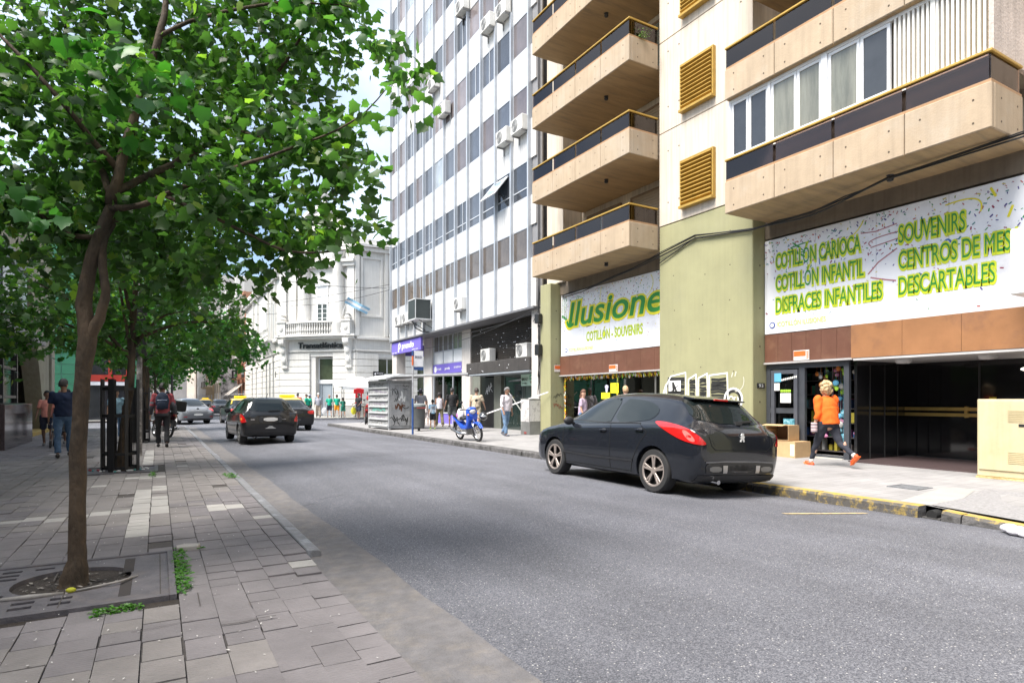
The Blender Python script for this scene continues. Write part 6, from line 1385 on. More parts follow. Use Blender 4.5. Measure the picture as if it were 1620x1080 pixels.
def wheel(root, x, y, r, w, spokes=5, rimcol=None, rimr=.66, dual=True):
    sd_ = 1 if x > 0 else -1
    t = MB().lathe((0,0,0), [(r*rimr,-w/2),(r*.93,-w/2),(r*.985,-w/2+.02),(r,-w/2+.045),(r,w/2-.045),(r*.985,w/2-.02),(r*.93,w/2),(r*rimr,w/2),(r*rimr-.01,0),(r*rimr,-w/2)], 36, 'x', False); o = t.obj('wheel', RUB, root, smooth=True); o.location = (x-sd_*w/2, y, r)
    M = rimcol or PM('alloy', (.33,.31,.30), .35, .1, 6, metal=.6); m = MB(); xo = sd_*(w/2-.012)
    m.lathe((xo-sd_*.0,0,0), [(r*rimr+.002,0),(r*rimr+.002,sd_*.012),(r*rimr-.022,sd_*.012),(r*rimr-.03,0)], 36, 'x', False); m.lathe((xo-sd_*.02,0,0), [(.0,sd_*.03),(.05,sd_*.028),(.06,0),(.0,0)], 16, 'x')
    for k in range(spokes):
        a = 2*math.pi*k/spokes+.3
        for da in ((-.13,.13) if dual else (0,)):
            p = (xo-sd_*.005, math.cos(a+da*.6)*.045, math.sin(a+da*.6)*.045); q = (xo, math.cos(a+da)*(r*rimr-.012), math.sin(a+da)*(r*rimr-.012)); m.beam(p, q, .03 if dual else .05, .022, up=(1,0,0))
    m.obj('rim', M, o, bevel=.003); MB().lathe((xo-sd_*.06,0,0), [(0,0),(r*rimr,0)], 30, 'x').obj('brake_disc', WELL, o); return o
def arch_liners(root, arches, w):
    for (y, z, r, ww) in arches:
        for sd_ in (-1,1):
            mb = MB(); n = 24; x0, x1 = sd_*(w-.31), sd_*(w-.05); b = 0
            for i in range(n+1):
                a = math.pi*i/n-.15+(.3*i/n); mb.v += [(x0, y+math.cos(a)*(r-.006), z+math.sin(a)*(r-.006)), (x1, y+math.cos(a)*(r-.006), z+math.sin(a)*(r-.006))]
            for i in range(n): mb.face((2*i,2*i+1,2*i+3,2*i+2))
            mb.v.append((x0, y, z)); c = len(mb.v)-1
            for i in range(n): mb.face((c, 2*i, 2*i+2))
            mb.obj('wheel_well', WELL, root, fix=False)
def door_handle(root, S, y, z, side_mirror=True, mat=None):
    for sd_ in (-1,1):
        h, n = S.proj((0,y,z), (-sd_,0,0)); 
        if h is None: continue
        m = MB(); m.obox((h.x+sd_*.018, y, z), (.012,0,0), (0,.085,0), (0,0,.013)); o = m.obj('door_handle', mat or CHR, root, bevel=.006, bseg=2)
        MB().ell((h.x-sd_*.004,y-.0,z),(.012,.07,.03),10,6).obj('handle_cup', PLK, o)
def mirror_(root, y, z, w, mat):
    for sd_ in (-1,1):
        MB().ell((sd_*(w+.09),y,z),(.10,.055,.075),14,10).beam((sd_*(w-.06),y,z-.05),(sd_*(w+.05),y,z-.03),.05,.04).obj('door_mirror', mat, root, smooth=True)
def car(loc, rz, label, cat, C, group=None, roll=0):
    t = T('parked_car' if C.get('parked') else 'car', label, cat, loc, rz, group); t.rotation_euler = (0, roll, rz)
    P = C['paint']; S = Shell(C); yr, yf = C['wheels']; r = C['r']; w = C['w']; ar = C.get('ar', r+.045); arches = [(yr, r, ar, w), (yf, r, ar, w)]
    S.body(arches, P, t); arch_liners(t, arches, w)
    for y in (yr, yf):
        for x in (-w+.02, w-.02): wheel(t, x, y, r, .205, C.get('spokes', 5), C.get('rim'), C.get('rimr', .68), C.get('dual', True))
    for poly in C['side_glass']: S.decal('side_window', poly, CGL, t, d=(1,0,0), mirror=True, rnd=1)
    S.decal('rear_window', C['rear_glass'], CGL, t, org=(0,0,0), right=(1,0,0), up=(0,0,1), d=(0,1,0), rnd=1, lift=.005)
    S.decal('windscreen', C['wind'], CGL, t, org=(0,0,0), right=(1,0,0), up=(0,0,1), d=(0,-1,0), rnd=1, lift=.005)
    for (nm, poly, m, org, right, d) in C.get('rear', []): S.decal(nm, poly, m, t, org=org, right=right, d=d, rnd=C.get('lr', 1), step=.04, lift=.007, mirror=False)
    for (nm, poly, m, org, right, d) in C.get('corner', []): S.decal(nm, poly, m, t, org=org, right=right, d=d, rnd=2, step=.035, lift=.008, mirror=True)
    for l in C.get('gaps', []): S.line(l, .009, SEAM, t)
    for l in C.get('reargaps', []): S.line(l, .009, SEAM, t, d=(0,1,0), right=(1,0,0), mirror=False)
    for (y, z) in C.get('handles', []): door_handle(t, S, y, z, mat=C.get('hmat'))
    mirror_(t, C['mir'][0], C['mir'][1], w-.04, C.get('mirmat', P)); return t, S
dg1 = Vector((1,1,0)).normalized()
# ---- dark five-door hatchback in the foreground: 4.28 x 1.82 x 1.50
def hatch308():
    L2 = 2.14; C = dict(w=.895, r=.322, wheels=(-1.30,1.31), parked=True, paint=paint('hatch_blue_black', (.012,.014,.019), .08), smooth=2, crown=.05)
    C['st'] = [(-2.14,.42,.72,.80,.60,.66,.52),(-2.125,.34,.80,.93,.70,.78,.58),(-2.08,.27,.90,1.01,.78,.845,.62),(-2.0,.22,.94,1.06,.82,.875,.64),(-1.93,.20,.96,1.13,.83,.885,.64),(-1.80,.20,.975,1.255,.84,.893,.635),(-1.66,.20,.985,1.375,.845,.897,.63),(-1.55,.20,.985,1.432,.85,.90,.625),(-1.3,.20,.985,1.465,.85,.905,.62),(-.9,.19,.98,1.49,.85,.905,.62),(-.4,.19,.965,1.50,.85,.90,.62),(.0,.19,.945,1.485,.85,.90,.615),(.3,.19,.93,1.44,.85,.90,.61),(.6,.19,.915,1.34,.85,.90,.61),(.95,.19,.90,1.175,.85,.90,.62),(1.22,.19,.885,1.035,.85,.90,.64),(1.35,.20,.87,.985,.85,.895,.66),(1.6,.20,.83,.925,.84,.885,.64),(1.85,.20,.77,.845,.81,.86,.60),(2.0,.21,.70,.765,.76,.80,.56),(2.09,.24,.62,.68,.68,.71,.50),(2.14,.32,.52,.57,.55,.56,.42)]
    C['side_glass'] = [[(.98,.955),(.72,1.085),(.38,1.25),(.03,1.375),(-.10,1.395),(-.30,1.39),(-.26,1.10),(-.235,.985)], [(-.315,.99),(-.36,1.39),(-.75,1.375),(-1.10,1.31),(-1.28,1.20),(-1.20,1.075),(-.98,1.035)]]
    C['rear_glass'] = [(-.66,1.05),(.66,1.05),(.66,1.22),(.56,1.41),(.2,1.43),(-.2,1.43),(-.56,1.41),(-.66,1.22)]
    C['wind'] = [(-.64,1.04),(.64,1.04),(.56,1.39),(.2,1.43),(-.2,1.43),(-.56,1.39)]
    q = 1/math.sqrt(2); cr = Vector((-.87,-1.98,0)); rt = (q,-q,0)
    # tail lamp wraps the corner; drawn along the diagonal (a: + towards the tail gate)
    C['corner'] = [('tail_lamp', [(-.50,1.045),(-.36,1.05),(-.12,1.0),(.06,.93),(.21,.80),(.235,.745),(.08,.755),(-.10,.80),(-.26,.88),(-.40,.965)], REDL, (-.87,-1.98,0), rt, (1,1,0)),
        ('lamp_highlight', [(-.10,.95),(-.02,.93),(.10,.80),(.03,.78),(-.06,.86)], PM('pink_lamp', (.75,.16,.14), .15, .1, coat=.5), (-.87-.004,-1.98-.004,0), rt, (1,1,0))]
    C['rear'] = [('bumper_insert', [(-.66,.34),(.66,.34),(.70,.47),(.62,.505),(-.62,.505),(-.70,.47)], PLK, (0,0,0), (1,0,0), (0,1,0)), ('number_plate', [(-.24,.375),(.24,.375),(.24,.485),(-.24,.485)], PM('dark_plate', (.04,.04,.045), .4), (0,-.006,0), (1,0,0), (0,1,0))]
    C['gaps'] = [[(-.275,1.0),(-.30,.80),(-.30,.45),(-.30,.27)],[(1.02,.93),(1.02,.60),(.98,.30)],[(-.97,1.0),(-1.16,.88),(-1.02,.72),(-.86,.45),(-.80,.28)],[(.98,.27),(-.82,.27)]]
    C['reargaps'] = [[(-.66,.98),(-.60,.74),(-.52,.685),(.52,.685),(.60,.74),(.66,.98)]]
    C['handles'] = [(-.12,.865),(-1.0,.905)]; C['hmat'] = C['paint']; C['mir'] = (.80,.99); C['rim'] = PM('bronze_alloy', (.36,.31,.28), .35, .1, 6, metal=.5); C['mirmat'] = PLK; C['rimr'] = .72
    t, S = car((7.14,8.03,.046), R(-.6), 'dark blue black five door hatchback parked against the right kerb', 'car', C, roll=R(3.0))
    for sd_ in (-1,1):
        S.decal('vent', [(sd_*.40,.385),(sd_*.62,.385),(sd_*.64,.46),(sd_*.40,.46)], PM('vent_grey', (.16,.155,.15), .4), t, org=(0,-.008,0), right=(1,0,0), d=(0,1,0), rnd=1, lift=.012)
        S.decal('silver_trim', [(sd_*.29,.37),(sd_*.37,.37),(sd_*.38,.475),(sd_*.29,.475)], PM('silver_trim', (.45,.43,.42), .35, metal=.4), t, org=(0,-.008,0), right=(1,0,0), d=(0,1,0), rnd=0, lift=.014)
    S.line([(-.70,.515),(-.3,.53),(.3,.53),(.70,.515)], .02, PM('trim_line', (.12,.12,.13), .3), t, 'bumper_trim', d=(0,1,0), right=(1,0,0), mirror=False, lift=.008)
    S.decal('bumper_skirt', [(-.80,.2),(.80,.2),(.78,.335),(-.78,.335)], PLK, t, right=(1,0,0), d=(0,1,0), rnd=0, lift=.008)
    S.line([(1.02,.45),(.2,.43),(-.86,.44)], .035, PM('rub_strip', (.02,.021,.024), .35), t, 'side_moulding', lift=.008)
    S.line([(1.22,1.005),(.6,1.012),(0,.99),(-.98,1.01)], .012, PLK, t, 'window_strip', lift=.006)
    S.decal('headlamp', [(-.50,.80),(-.18,.79),(.0,.72),(-.05,.62),(-.25,.66)], WHL, t, org=(-.80,1.95,0), right=(-q,-q,0), d=(1,-1,0), mirror=True)
    # roof spoiler, high brake lamp, wiper, badge, exhaust
    mb = MB(); mb.v = []; 
    for x in (-.55,-.3,0,.3,.55): pass
    mb.prism([(-1.50,1.435),(-1.72,1.405),(-1.73,1.385),(-1.60,1.37),(-1.50,1.40)], 'x', -.53, .53); mb.obj('roof_spoiler', C['paint'], t, bevel=.012, bseg=2); MB().box(-.14,.14,-1.742,-1.725,1.385,1.408).obj('brake_lamp', REDL, t)
    b = MB().beam((.02,-2.02,1.075),(.36,-1.99,1.105),.03,.03).beam((-.02,-2.02,1.065),(.08,-2.04,1.07),.06,.05); b.obj('rear_wiper', PLK, t)
    h, n = S.proj((0,-3,.865), (0,1,0)); y = h.y-.008
    # emblem: small upright beast outline
    E_ = [(-.045,-.055),(-.02,-.06),(-.01,-.02),(.0,-.03),(.02,-.06),(.045,-.055),(.03,-.01),(.045,.02),(.02,.03),(.03,.055),(.005,.065),(-.02,.06),(-.035,.035),(-.02,.015),(-.05,.01),(-.04,-.005),(-.02,-.01)]
    MB().prism([(x, .865+z) for x, z in E_], 'y', y-.01, y).obj('badge', PM('badge_silver', (.75,.75,.75), .3, metal=.3), t)
    MB().cyl((-.45,-2.0,.25),(-.45,-2.15,.24),.032,n=14).obj('exhaust_pipe', CHR, t); MB().tube([(.1,-.55,1.495),(.1,-.62,1.56),(.1,-.75,1.64)], .006, 6).obj('aerial', PLK, t)
    return t
hatch308()
# ---- dark three-door hatch (driving away), 3.81 x 1.64 x 1.42
def clio():
    C = dict(w=.81, r=.295, wheels=(-1.22,1.25), paint=paint('clio_black', (.010,.010,.011), .2), smooth=2, crown=.05, rimr=.66, rim=PM('grey_alloy', (.20,.20,.2), .4, metal=.5))
    C['st'] = [(-1.905,.36,.60,.66,.64,.70,.52),(-1.89,.30,.80,.88,.72,.765,.56),(-1.85,.26,.90,.96,.75,.79,.58),(-1.80,.24,.92,1.05,.76,.80,.58),(-1.70,.22,.93,1.22,.77,.81,.575),(-1.60,.21,.935,1.345,.775,.815,.565),(-1.48,.2,.935,1.39,.78,.82,.56),(-1.0,.19,.93,1.415,.78,.82,.56),(-.3,.19,.92,1.42,.78,.82,.56),(.1,.19,.91,1.38,.78,.82,.55),(.5,.19,.90,1.23,.78,.82,.56),(.9,.19,.89,1.03,.78,.82,.58),(1.05,.19,.87,.97,.78,.815,.6),(1.4,.2,.82,.89,.77,.80,.58),(1.7,.22,.72,.79,.72,.75,.54),(1.87,.28,.58,.64,.6,.64,.48),(1.905,.34,.5,.55,.5,.54,.4)]
    C['side_glass'] = [[(.72,.95),(.40,1.15),(.05,1.33),(-.15,1.345),(-.42,1.34),(-.40,.965)], [(-.47,.97),(-.48,1.335),(-1.0,1.31),(-1.30,1.20),(-1.22,1.02)]]
    C['rear_glass'] = [(-.60,.985),(.60,.985),(.60,1.18),(.52,1.345),(-.52,1.345),(-.60,1.18)]; C['wind'] = [(-.6,.98),(.6,.98),(.5,1.36),(-.5,1.36)]
    q = 1/math.sqrt(2)
    C['corner'] = [('tail_lamp', [(-.22,.915),(-.05,.91),(.06,.86),(.13,.70),(.12,.655),(-.10,.66),(-.17,.74)], REDL, (-.80,-1.84,0), (q,-q,0), (1,1,0)), ('indicator_lamp', [(-.10,.80),(.0,.80),(.03,.74),(-.08,.73)], ORL, (-.805,-1.845,0), (q,-q,0), (1,1,0))]
    C['rear'] = [('number_plate', [(-.20,.69),(.20,.69),(.20,.80),(-.20,.80)], PLATE, (0,0,0), (1,0,0), (0,1,0)), ('bumper_slot', [(-.6,.26),(.6,.26),(.62,.33),(-.62,.33)], PLK, (0,0,0), (1,0,0), (0,1,0)), ('plate_recess', [(-.33,.66),(-.21,.66),(-.21,.83),(-.33,.83)], PLK, (0,0,0), (1,0,0), (0,1,0)), ('plate_recess', [(.21,.66),(.33,.66),(.33,.83),(.21,.83)], PLK, (0,0,0), (1,0,0), (0,1,0))]
    C['gaps'] = [[(-.45,.96),(-.5,.6),(-.48,.27)],[(.85,.9),(.83,.3)],[(.83,.27),(-.48,.27)]]; C['reargaps'] = [[(-.60,.92),(-.60,.66),(-.57,.62),(.57,.62),(.60,.66),(.60,.92)],[(-.74,.60),(.74,.60)]]
    C['handles'] = [(-.30,.86)]; C['hmat'] = C['paint']; C['mir'] = (.55,.98); C['mirmat'] = PLK
    t, S = car((2.86,21.55,.115), R(2.5), 'black three door hatchback with a round exhaust driving away in the left lane', 'car', C)
    MB().tube([(-.45,-1.78,.24),(-.45,-1.96,.24)], [.055,.055], 16, False).tube([(-.45,-1.955,.24),(-.45,-1.8,.24)], [.045,.045], 14, False).obj('exhaust_pipe', CHR, t, fix=False); MB().beam((-.05,-1.86,1.0),(.28,-1.84,1.005),.025,.025).obj('rear_wiper', PLK, t)
    h, n = S.proj((0,-3,.50), (0,1,0)); MB().prism([(x, .47+z) for x, z in [(-.16,0),(.16,0),(.09,.035),(.04,.075),(-.04,.075),(-.09,.035)]], 'y', h.y-.012, h.y-.002).obj('sticker', PM('grey_sticker', (.35,.35,.35), .5), t)
    for (x, s_) in ((-.47,'RN'),(.42,'1.2')):
        h, n = S.proj((x,-3,.745), (0,1,0)); MB().box(x-.09,x+.02,h.y-.008,h.y-.003,.735,.755).obj('model_badge', CHR, t)
    MB().tube([(0,-1.3,1.40),(0,-1.42,1.52)], .008, 6).obj('aerial', PLK, t)
clio()
def taxi(loc, rz, label, parked=False, yellow_roof=True, body=None):
    YR = PM('taxi_yellow', (.62,.42,.05), .3, .05, coat=.6)
    C = dict(w=.82, r=.29, wheels=(-1.25,1.25), paint=body or paint('taxi_black', (.012,.013,.015), .18), smooth=2, crown=.05, rimr=.62, dual=False, spokes=8)
    C['st'] = [(-2.1,.38,.62,.70,.64,.70,.58),(-2.08,.30,.82,.92,.73,.77,.62),(-2.0,.25,.90,.985,.76,.80,.64),(-1.75,.22,.92,1.01,.78,.815,.63),(-1.55,.21,.93,1.03,.78,.82,.60),(-1.30,.2,.935,1.20,.78,.825,.57),(-1.0,.19,.935,1.36,.78,.825,.56),(-.75,.19,.93,1.425,.78,.825,.56),(-.2,.19,.92,1.45,.78,.825,.56),(.15,.19,.91,1.42,.78,.82,.555),(.5,.19,.90,1.27,.78,.82,.56),(.9,.19,.89,1.05,.78,.82,.58),(1.1,.19,.87,.97,.78,.815,.6),(1.5,.2,.82,.89,.77,.80,.58),(1.85,.22,.72,.79,.72,.75,.54),(2.05,.28,.58,.64,.6,.64,.48),(2.1,.34,.5,.55,.5,.54,.4)]
    C['side_glass'] = [[(.72,.95),(.40,1.17),(.08,1.36),(-.18,1.375),(-.15,.965)], [(-.23,.97),(-.25,1.375),(-.75,1.35),(-1.15,1.13),(-1.10,.985)]]
    C['rear_glass'] = [(-.60,1.03),(.60,1.03),(.50,1.39),(-.50,1.39)]; C['wind'] = [(-.6,.98),(.6,.98),(.5,1.39),(-.5,1.39)]
    q = 1/math.sqrt(2)
    C['corner'] = [('tail_lamp', [(-.20,.87),(.10,.88),(.26,.86),(.26,.75),(.08,.73),(-.16,.76)], REDL, (-.80,-2.03,0), (q,-q,0), (1,1,0)), ('indicator_lamp', [(-.12,.86),(-.02,.86),(-.02,.78),(-.10,.78)], ORL, (-.805,-2.035,0), (q,-q,0), (1,1,0))]
    C['rear'] = [('number_plate', [(-.21,.44),(.21,.44),(.21,.55),(-.21,.55)], PM('dark_plate', (.04,.04,.045), .4), (0,0,0), (1,0,0), (0,1,0)), ('garnish', [(-.30,.75),(.30,.75),(.30,.86),(-.30,.86)], PLK, (0,0,0), (1,0,0), (0,1,0))]
    C['gaps'] = [[(-.19,.96),(-.2,.27)],[(.85,.9),(.83,.3)],[(-1.05,.95),(-.98,.6),(-.85,.3)]]; C['reargaps'] = [[(-.64,.98),(-.62,.66),(.62,.66),(.64,.98)],[(-.76,.60),(.76,.60)]]
    C['handles'] = [(-.05,.86),(-.95,.88)]; C['mir'] = (.55,.98); C['mirmat'] = PLK
    t, S = car(loc, rz, label, 'taxi' if yellow_roof else 'car', C)
    if yellow_roof:
        S.decal('yellow_roof', [(-.50,.10),(.50,.10),(.52,-.9),(.45,-1.02),(-.45,-1.02),(-.52,-.9)], YR, t, org=(0,0,0), right=(1,0,0), up=(0,1,0), d=(0,0,-1), rnd=1, step=.1, lift=.006)
        for sd_ in (-1,1): S.line([(-1.16,1.14),(-.78,1.395),(-.25,1.405),(.08,1.39),(.45,1.19)], .06, YR, t, 'yellow_pillar', lift=.007); break
        MB().box(-.32,.32,-.32,-.18,1.46,1.58).obj('roof_sign', PM('taxi_sign', (.85,.62,.02), .4, emit=.15), t, bevel=.02); MB().box(-.2,.2,-.28,-.22,1.44,1.465).obj('sign_foot', PLK, t)
    h, n = S.proj((0,-3,.80), (0,1,0)); MB().lathe((0,h.y-.006,.80), [(.0,-.004),(.055,-.004),(.055,.004)], 16, 'y').obj('badge', CHR, t); return t
taxi((5.05,29.35,.10), R(1), 'black taxi with a yellow roof driving away ahead of the black hatchback')
taxi((4.0,37.8,.08), R(4), 'farther taxi mostly hidden behind the black hatchback, its yellow roof sign showing')
taxi((4.75,60,.06), 0, 'small dark grey car far up the street beyond the rounded grey car', yellow_roof=False, body=paint('far_grey', (.10,.11,.12)))
taxi((4.3,72,.06), 0, 'tiny taxi with yellow roof farthest up the street')
# ---- rounded grey coupe crossing ahead
def beetle():
    C = dict(w=.90, r=.33, wheels=(-1.20,1.33), paint=paint('beetle_grey', (.17,.18,.195), .2), smooth=3, crown=.06, ar=.39, rimr=.70, spokes=10, dual=False, rim=PM('bright_alloy', (.6,.6,.6), .35, metal=.4))
    C['st'] = [(-2.12,.40,.55,.62,.64,.68,.50),(-2.09,.30,.68,.76,.76,.81,.56),(-2.0,.25,.78,.87,.82,.88,.60),(-1.8,.22,.85,.97,.85,.90,.62),(-1.6,.21,.88,1.07,.86,.905,.62),(-1.35,.2,.90,1.22,.86,.905,.61),(-1.05,.2,.91,1.36,.85,.90,.60),(-.7,.19,.91,1.45,.85,.89,.59),(-.25,.19,.90,1.485,.85,.885,.585),(.15,.19,.90,1.46,.85,.885,.58),(.5,.19,.89,1.33,.85,.885,.58),(.9,.19,.88,1.08,.85,.89,.6),(1.1,.19,.86,1.0,.85,.90,.62),(1.5,.2,.80,.94,.85,.90,.58),(1.85,.22,.70,.82,.80,.85,.5),(2.05,.28,.58,.66,.68,.72,.42),(2.12,.34,.5,.56,.52,.56,.36)]
    C['side_glass'] = [[(.68,.94),(.40,1.14),(.08,1.37),(-.18,1.40),(-.42,1.39),(-.42,.95)], [(-.48,.96),(-.48,1.38),(-.80,1.31),(-1.12,1.12),(-1.15,1.0)]]
    C['rear_glass'] = [(-.58,1.06),(.58,1.06),(.54,1.30),(.38,1.42),(-.38,1.42),(-.54,1.30)]; C['wind'] = [(-.6,.98),(.6,.98),(.5,1.40),(-.5,1.40)]
    q = 1/math.sqrt(2)
    C['corner'] = [('tail_lamp', [(-.20,.93),(.04,.90),(.16,.80),(.14,.72),(-.06,.73),(-.18,.80)], REDL, (-.86,-1.95,0), (q,-q,0), (1,1,0))]
    C['rear'] = [('number_plate', [(-.24,.50),(.24,.50),(.24,.62),(-.24,.62)], PM('plate_bright', (.78,.78,.76), .4), (0,0,0), (1,0,0), (0,1,0)), ('bumper_slot', [(-.6,.27),(.6,.27),(.64,.33),(-.64,.33)], PLK, (0,0,0), (1,0,0), (0,1,0)), ('reflector', [(-.78,.42),(-.58,.42),(-.58,.46),(-.78,.46)], REDL, (0,0,0), (1,0,0), (0,1,0)), ('reflector', [(.58,.42),(.78,.42),(.78,.46),(.58,.46)], REDL, (0,0,0), (1,0,0), (0,1,0)), ('spoiler_shadow', [(-.56,1.02),(.56,1.02),(.56,1.05),(-.56,1.05)], PLK, (0,0,0), (1,0,0), (0,1,0))]
    C['gaps'] = [[(-.45,.94),(-.5,.3)],[(.82,.9),(.82,.3)]]; C['handles'] = [(-.30,.85)]; C['mir'] = (.55,.97); C['reargaps'] = [[(-.60,.98),(-.56,.68),(.56,.68),(.60,.98)]]
    t, S = car((1.35,40.6,.06), R(17), 'grey rounded coupe with a white plate crossing the junction on the left', 'car', C)
    h, n = S.proj((0,-3,.86), (0,1,0)); MB().lathe((0,h.y-.006,.86), [(.0,-.004),(.07,-.004),(.07,.004)], 16, 'y').obj('badge', CHR, t)
beetle()
# ---- motorbikes
def wheel_moto(t, y, r, z=None):
    m = MB()
    n = 28; tube = [(0, y+math.cos(2*math.pi*i/n)*(r-.04), r+math.sin(2*math.pi*i/n)*(r-.04)) for i in range(n+1)]; m.tube(tube, .04, 8, False); o = m.obj('wheel', RUB, t, smooth='all')
    s = MB(); s.tube([(0, y+math.cos(2*math.pi*i/n)*(r-.08), r+math.sin(2*math.pi*i/n)*(r-.08)) for i in range(n+1)], .012, 6, False); s.cyl((-.05,y,r),(.05,y,r),.035)
    for k in range(14): a = 2*math.pi*k/14; s.cyl((.02*(-1)**k,y,r),(0,y+math.cos(a)*(r-.08),r+math.sin(a)*(r-.08)),.004,n=4)
    s.obj('rim', CHR, o); return o
def moped(loc, rz, label, col, name='motorbike', box=False):
    t = T(name, label, 'motorbike', loc, rz, None); P = paint('moped_'+name+str(int(loc[0]*10)), col, .2); t.rotation_euler = (0, R(7), rz)
    wheel_moto(t, -.60, .29); wheel_moto(t, .62, .29)
    MB().tube([(0,.30,.92),(0,.42,.62)], .035, 8).tube([(-.07,.42,.66),(-.08,.62,.29)], .028, 8).tube([(.07,.42,.66),(.08,.62,.29)], .028, 8).obj('fork', CHR, t, smooth='all')
    MB().prism([(.40,.62),(.46,.60),(.62,.635),(.80,.58),(.93,.44),(.88,.43),(.76,.53),(.62,.575),(.46,.53)], 'x', -.055, .055).obj('front_mudguard', P, t, bevel=.015, bseg=2)
    MB().prism([(.28,1.02),(.42,.98),(.46,.80),(.38,.60),(.24,.42),(.10,.38),(.06,.44),(.20,.58),(.26,.8)], 'x', -.17, .17).obj('leg_shield', P, t, bevel=.04, bseg=2)
    MB().prism([(.18,.56),(.05,.48),(-.22,.50),(-.50,.66),(-.78,.80),(-.80,.74),(-.55,.56),(-.30,.38),(.08,.36)], 'x', -.12, .12).obj('side_cover', P, t, bevel=.03, bseg=2)
    MB().prism([(.02,.74),(-.10,.78),(-.45,.80),(-.82,.90),(-.84,.84),(-.5,.70),(-.12,.66),(0,.68)], 'x', -.13, .13).obj('seat', PLK, t, bevel=.03, bseg=2)
    MB().cbox(0,-.05,.30,.24,.34,.2).cbox(0,.08,.40,.2,.2,.12).obj('engine', PM('engine_grey', (.25,.25,.25), .5, .3, 12, metal=.5), t, bevel=.02)
    MB().tube([(.12,.05,.25),(.14,-.35,.24),(.15,-.85,.36)], [.03,.045,.05], 10).obj('exhaust_pipe', CHR, t, smooth='all')
    MB().tube([(-.34,.24,1.03),(-.15,.30,1.02),(0,.30,.97),(.15,.30,1.02),(.34,.24,1.03)], .014, 8).cyl((-.34,.24,1.03),(-.22,.27,1.03),.02).cyl((.34,.24,1.03),(.22,.27,1.03),.02).obj('handlebar', PLK, t)
    MB().ell((0,.42,.95),(.11,.09,.09),14,10).obj('headlight', WHL, t, smooth=True); MB().ell((0,.38,1.02),(.16,.11,.07),12,8).obj('cowl', P, t, smooth=True)
    for s_ in (-1,1): MB().tube([(s_*.2,.28,1.04),(s_*.26,.27,1.22)], .007, 5).ell((s_*.27,.26,1.26),(.06,.015,.04),10,6).obj('mirror', PLK, t); MB().ell((s_*.17,.44,.86),(.035,.05,.025),8,6).obj('indicator_lamp', ORL, t)
    MB().ell((0,-.86,.78),(.07,.04,.04),10,6).obj('tail_lamp', REDL, t); MB().prism([(-.62,.62),(-.86,.60),(-.93,.40),(-.90,.40),(-.83,.56),(-.62,.58)], 'x', -.06, .06).obj('rear_mudguard', PLK, t); MB().tube([(-.1,.0,.2),(-.28,-.12,.03)], .012, 6).obj('stand', PLK, t)
    if box: MB().box(-.24,.24,-1.15,-.70,.92,1.28).obj('top_box', PLK, t, bevel=.06, bseg=3)
    return t
moped((8.60,17.62,.145), R(182), 'blue step through motorbike parked on the right pavement facing the camera', (.02,.09,.55), 'blue_motorbike')
hb_ = T('helmet', 'black motorbike helmet hanging on the handlebar of the blue motorbike', 'helmet', (8.93,17.28,.93)); MB().ell((0,0,0),(.13,.15,.13),16,12).obj('shell', PM('helmet_black', (.015,.015,.018), .15, coat=.8), hb_, smooth=True); MB().ell((-.03,-.06,0),(.11,.11,.05),14,8).obj('visor', PM('visor', (.25,.27,.30), .08, spec=1), hb_, smooth=True)
mb = MB(); ribbon(mb, [(0,0),(.1,.3),(.3,.35),(.28,.05),(.12,-.02)], .03, (0,0,0), RX, UZ); 
st = T('plastic_bag', 'white plastic bag hung on the seat of the blue motorbike', 'bag', (8.45,17.95,.95)); MB().ell((0,0,0),(.12,.16,.2),12,8).ell((.02,.08,.1),(.09,.1,.12),10,6).obj('bag', PM('bag_white', (.70,.68,.72), .5, .2, 9, .6, 14), st, smooth=True); MB().ell((-.1,.02,.0),(.03,.07,.08),8,6).obj('pink_print', PM('bag_pink', (.55,.2,.5), .6), st)
moped((.12,24.6,.145), R(20), 'dark motorbike with a black top box parked behind the backpack walker', (.06,.01,.015), 'dark_motorbike', True)
moped((9.64,32.3,.15), R(-20), 'red and black motorbike behind the newspaper kiosk', (.30,.02,.02), 'red_motorbike')
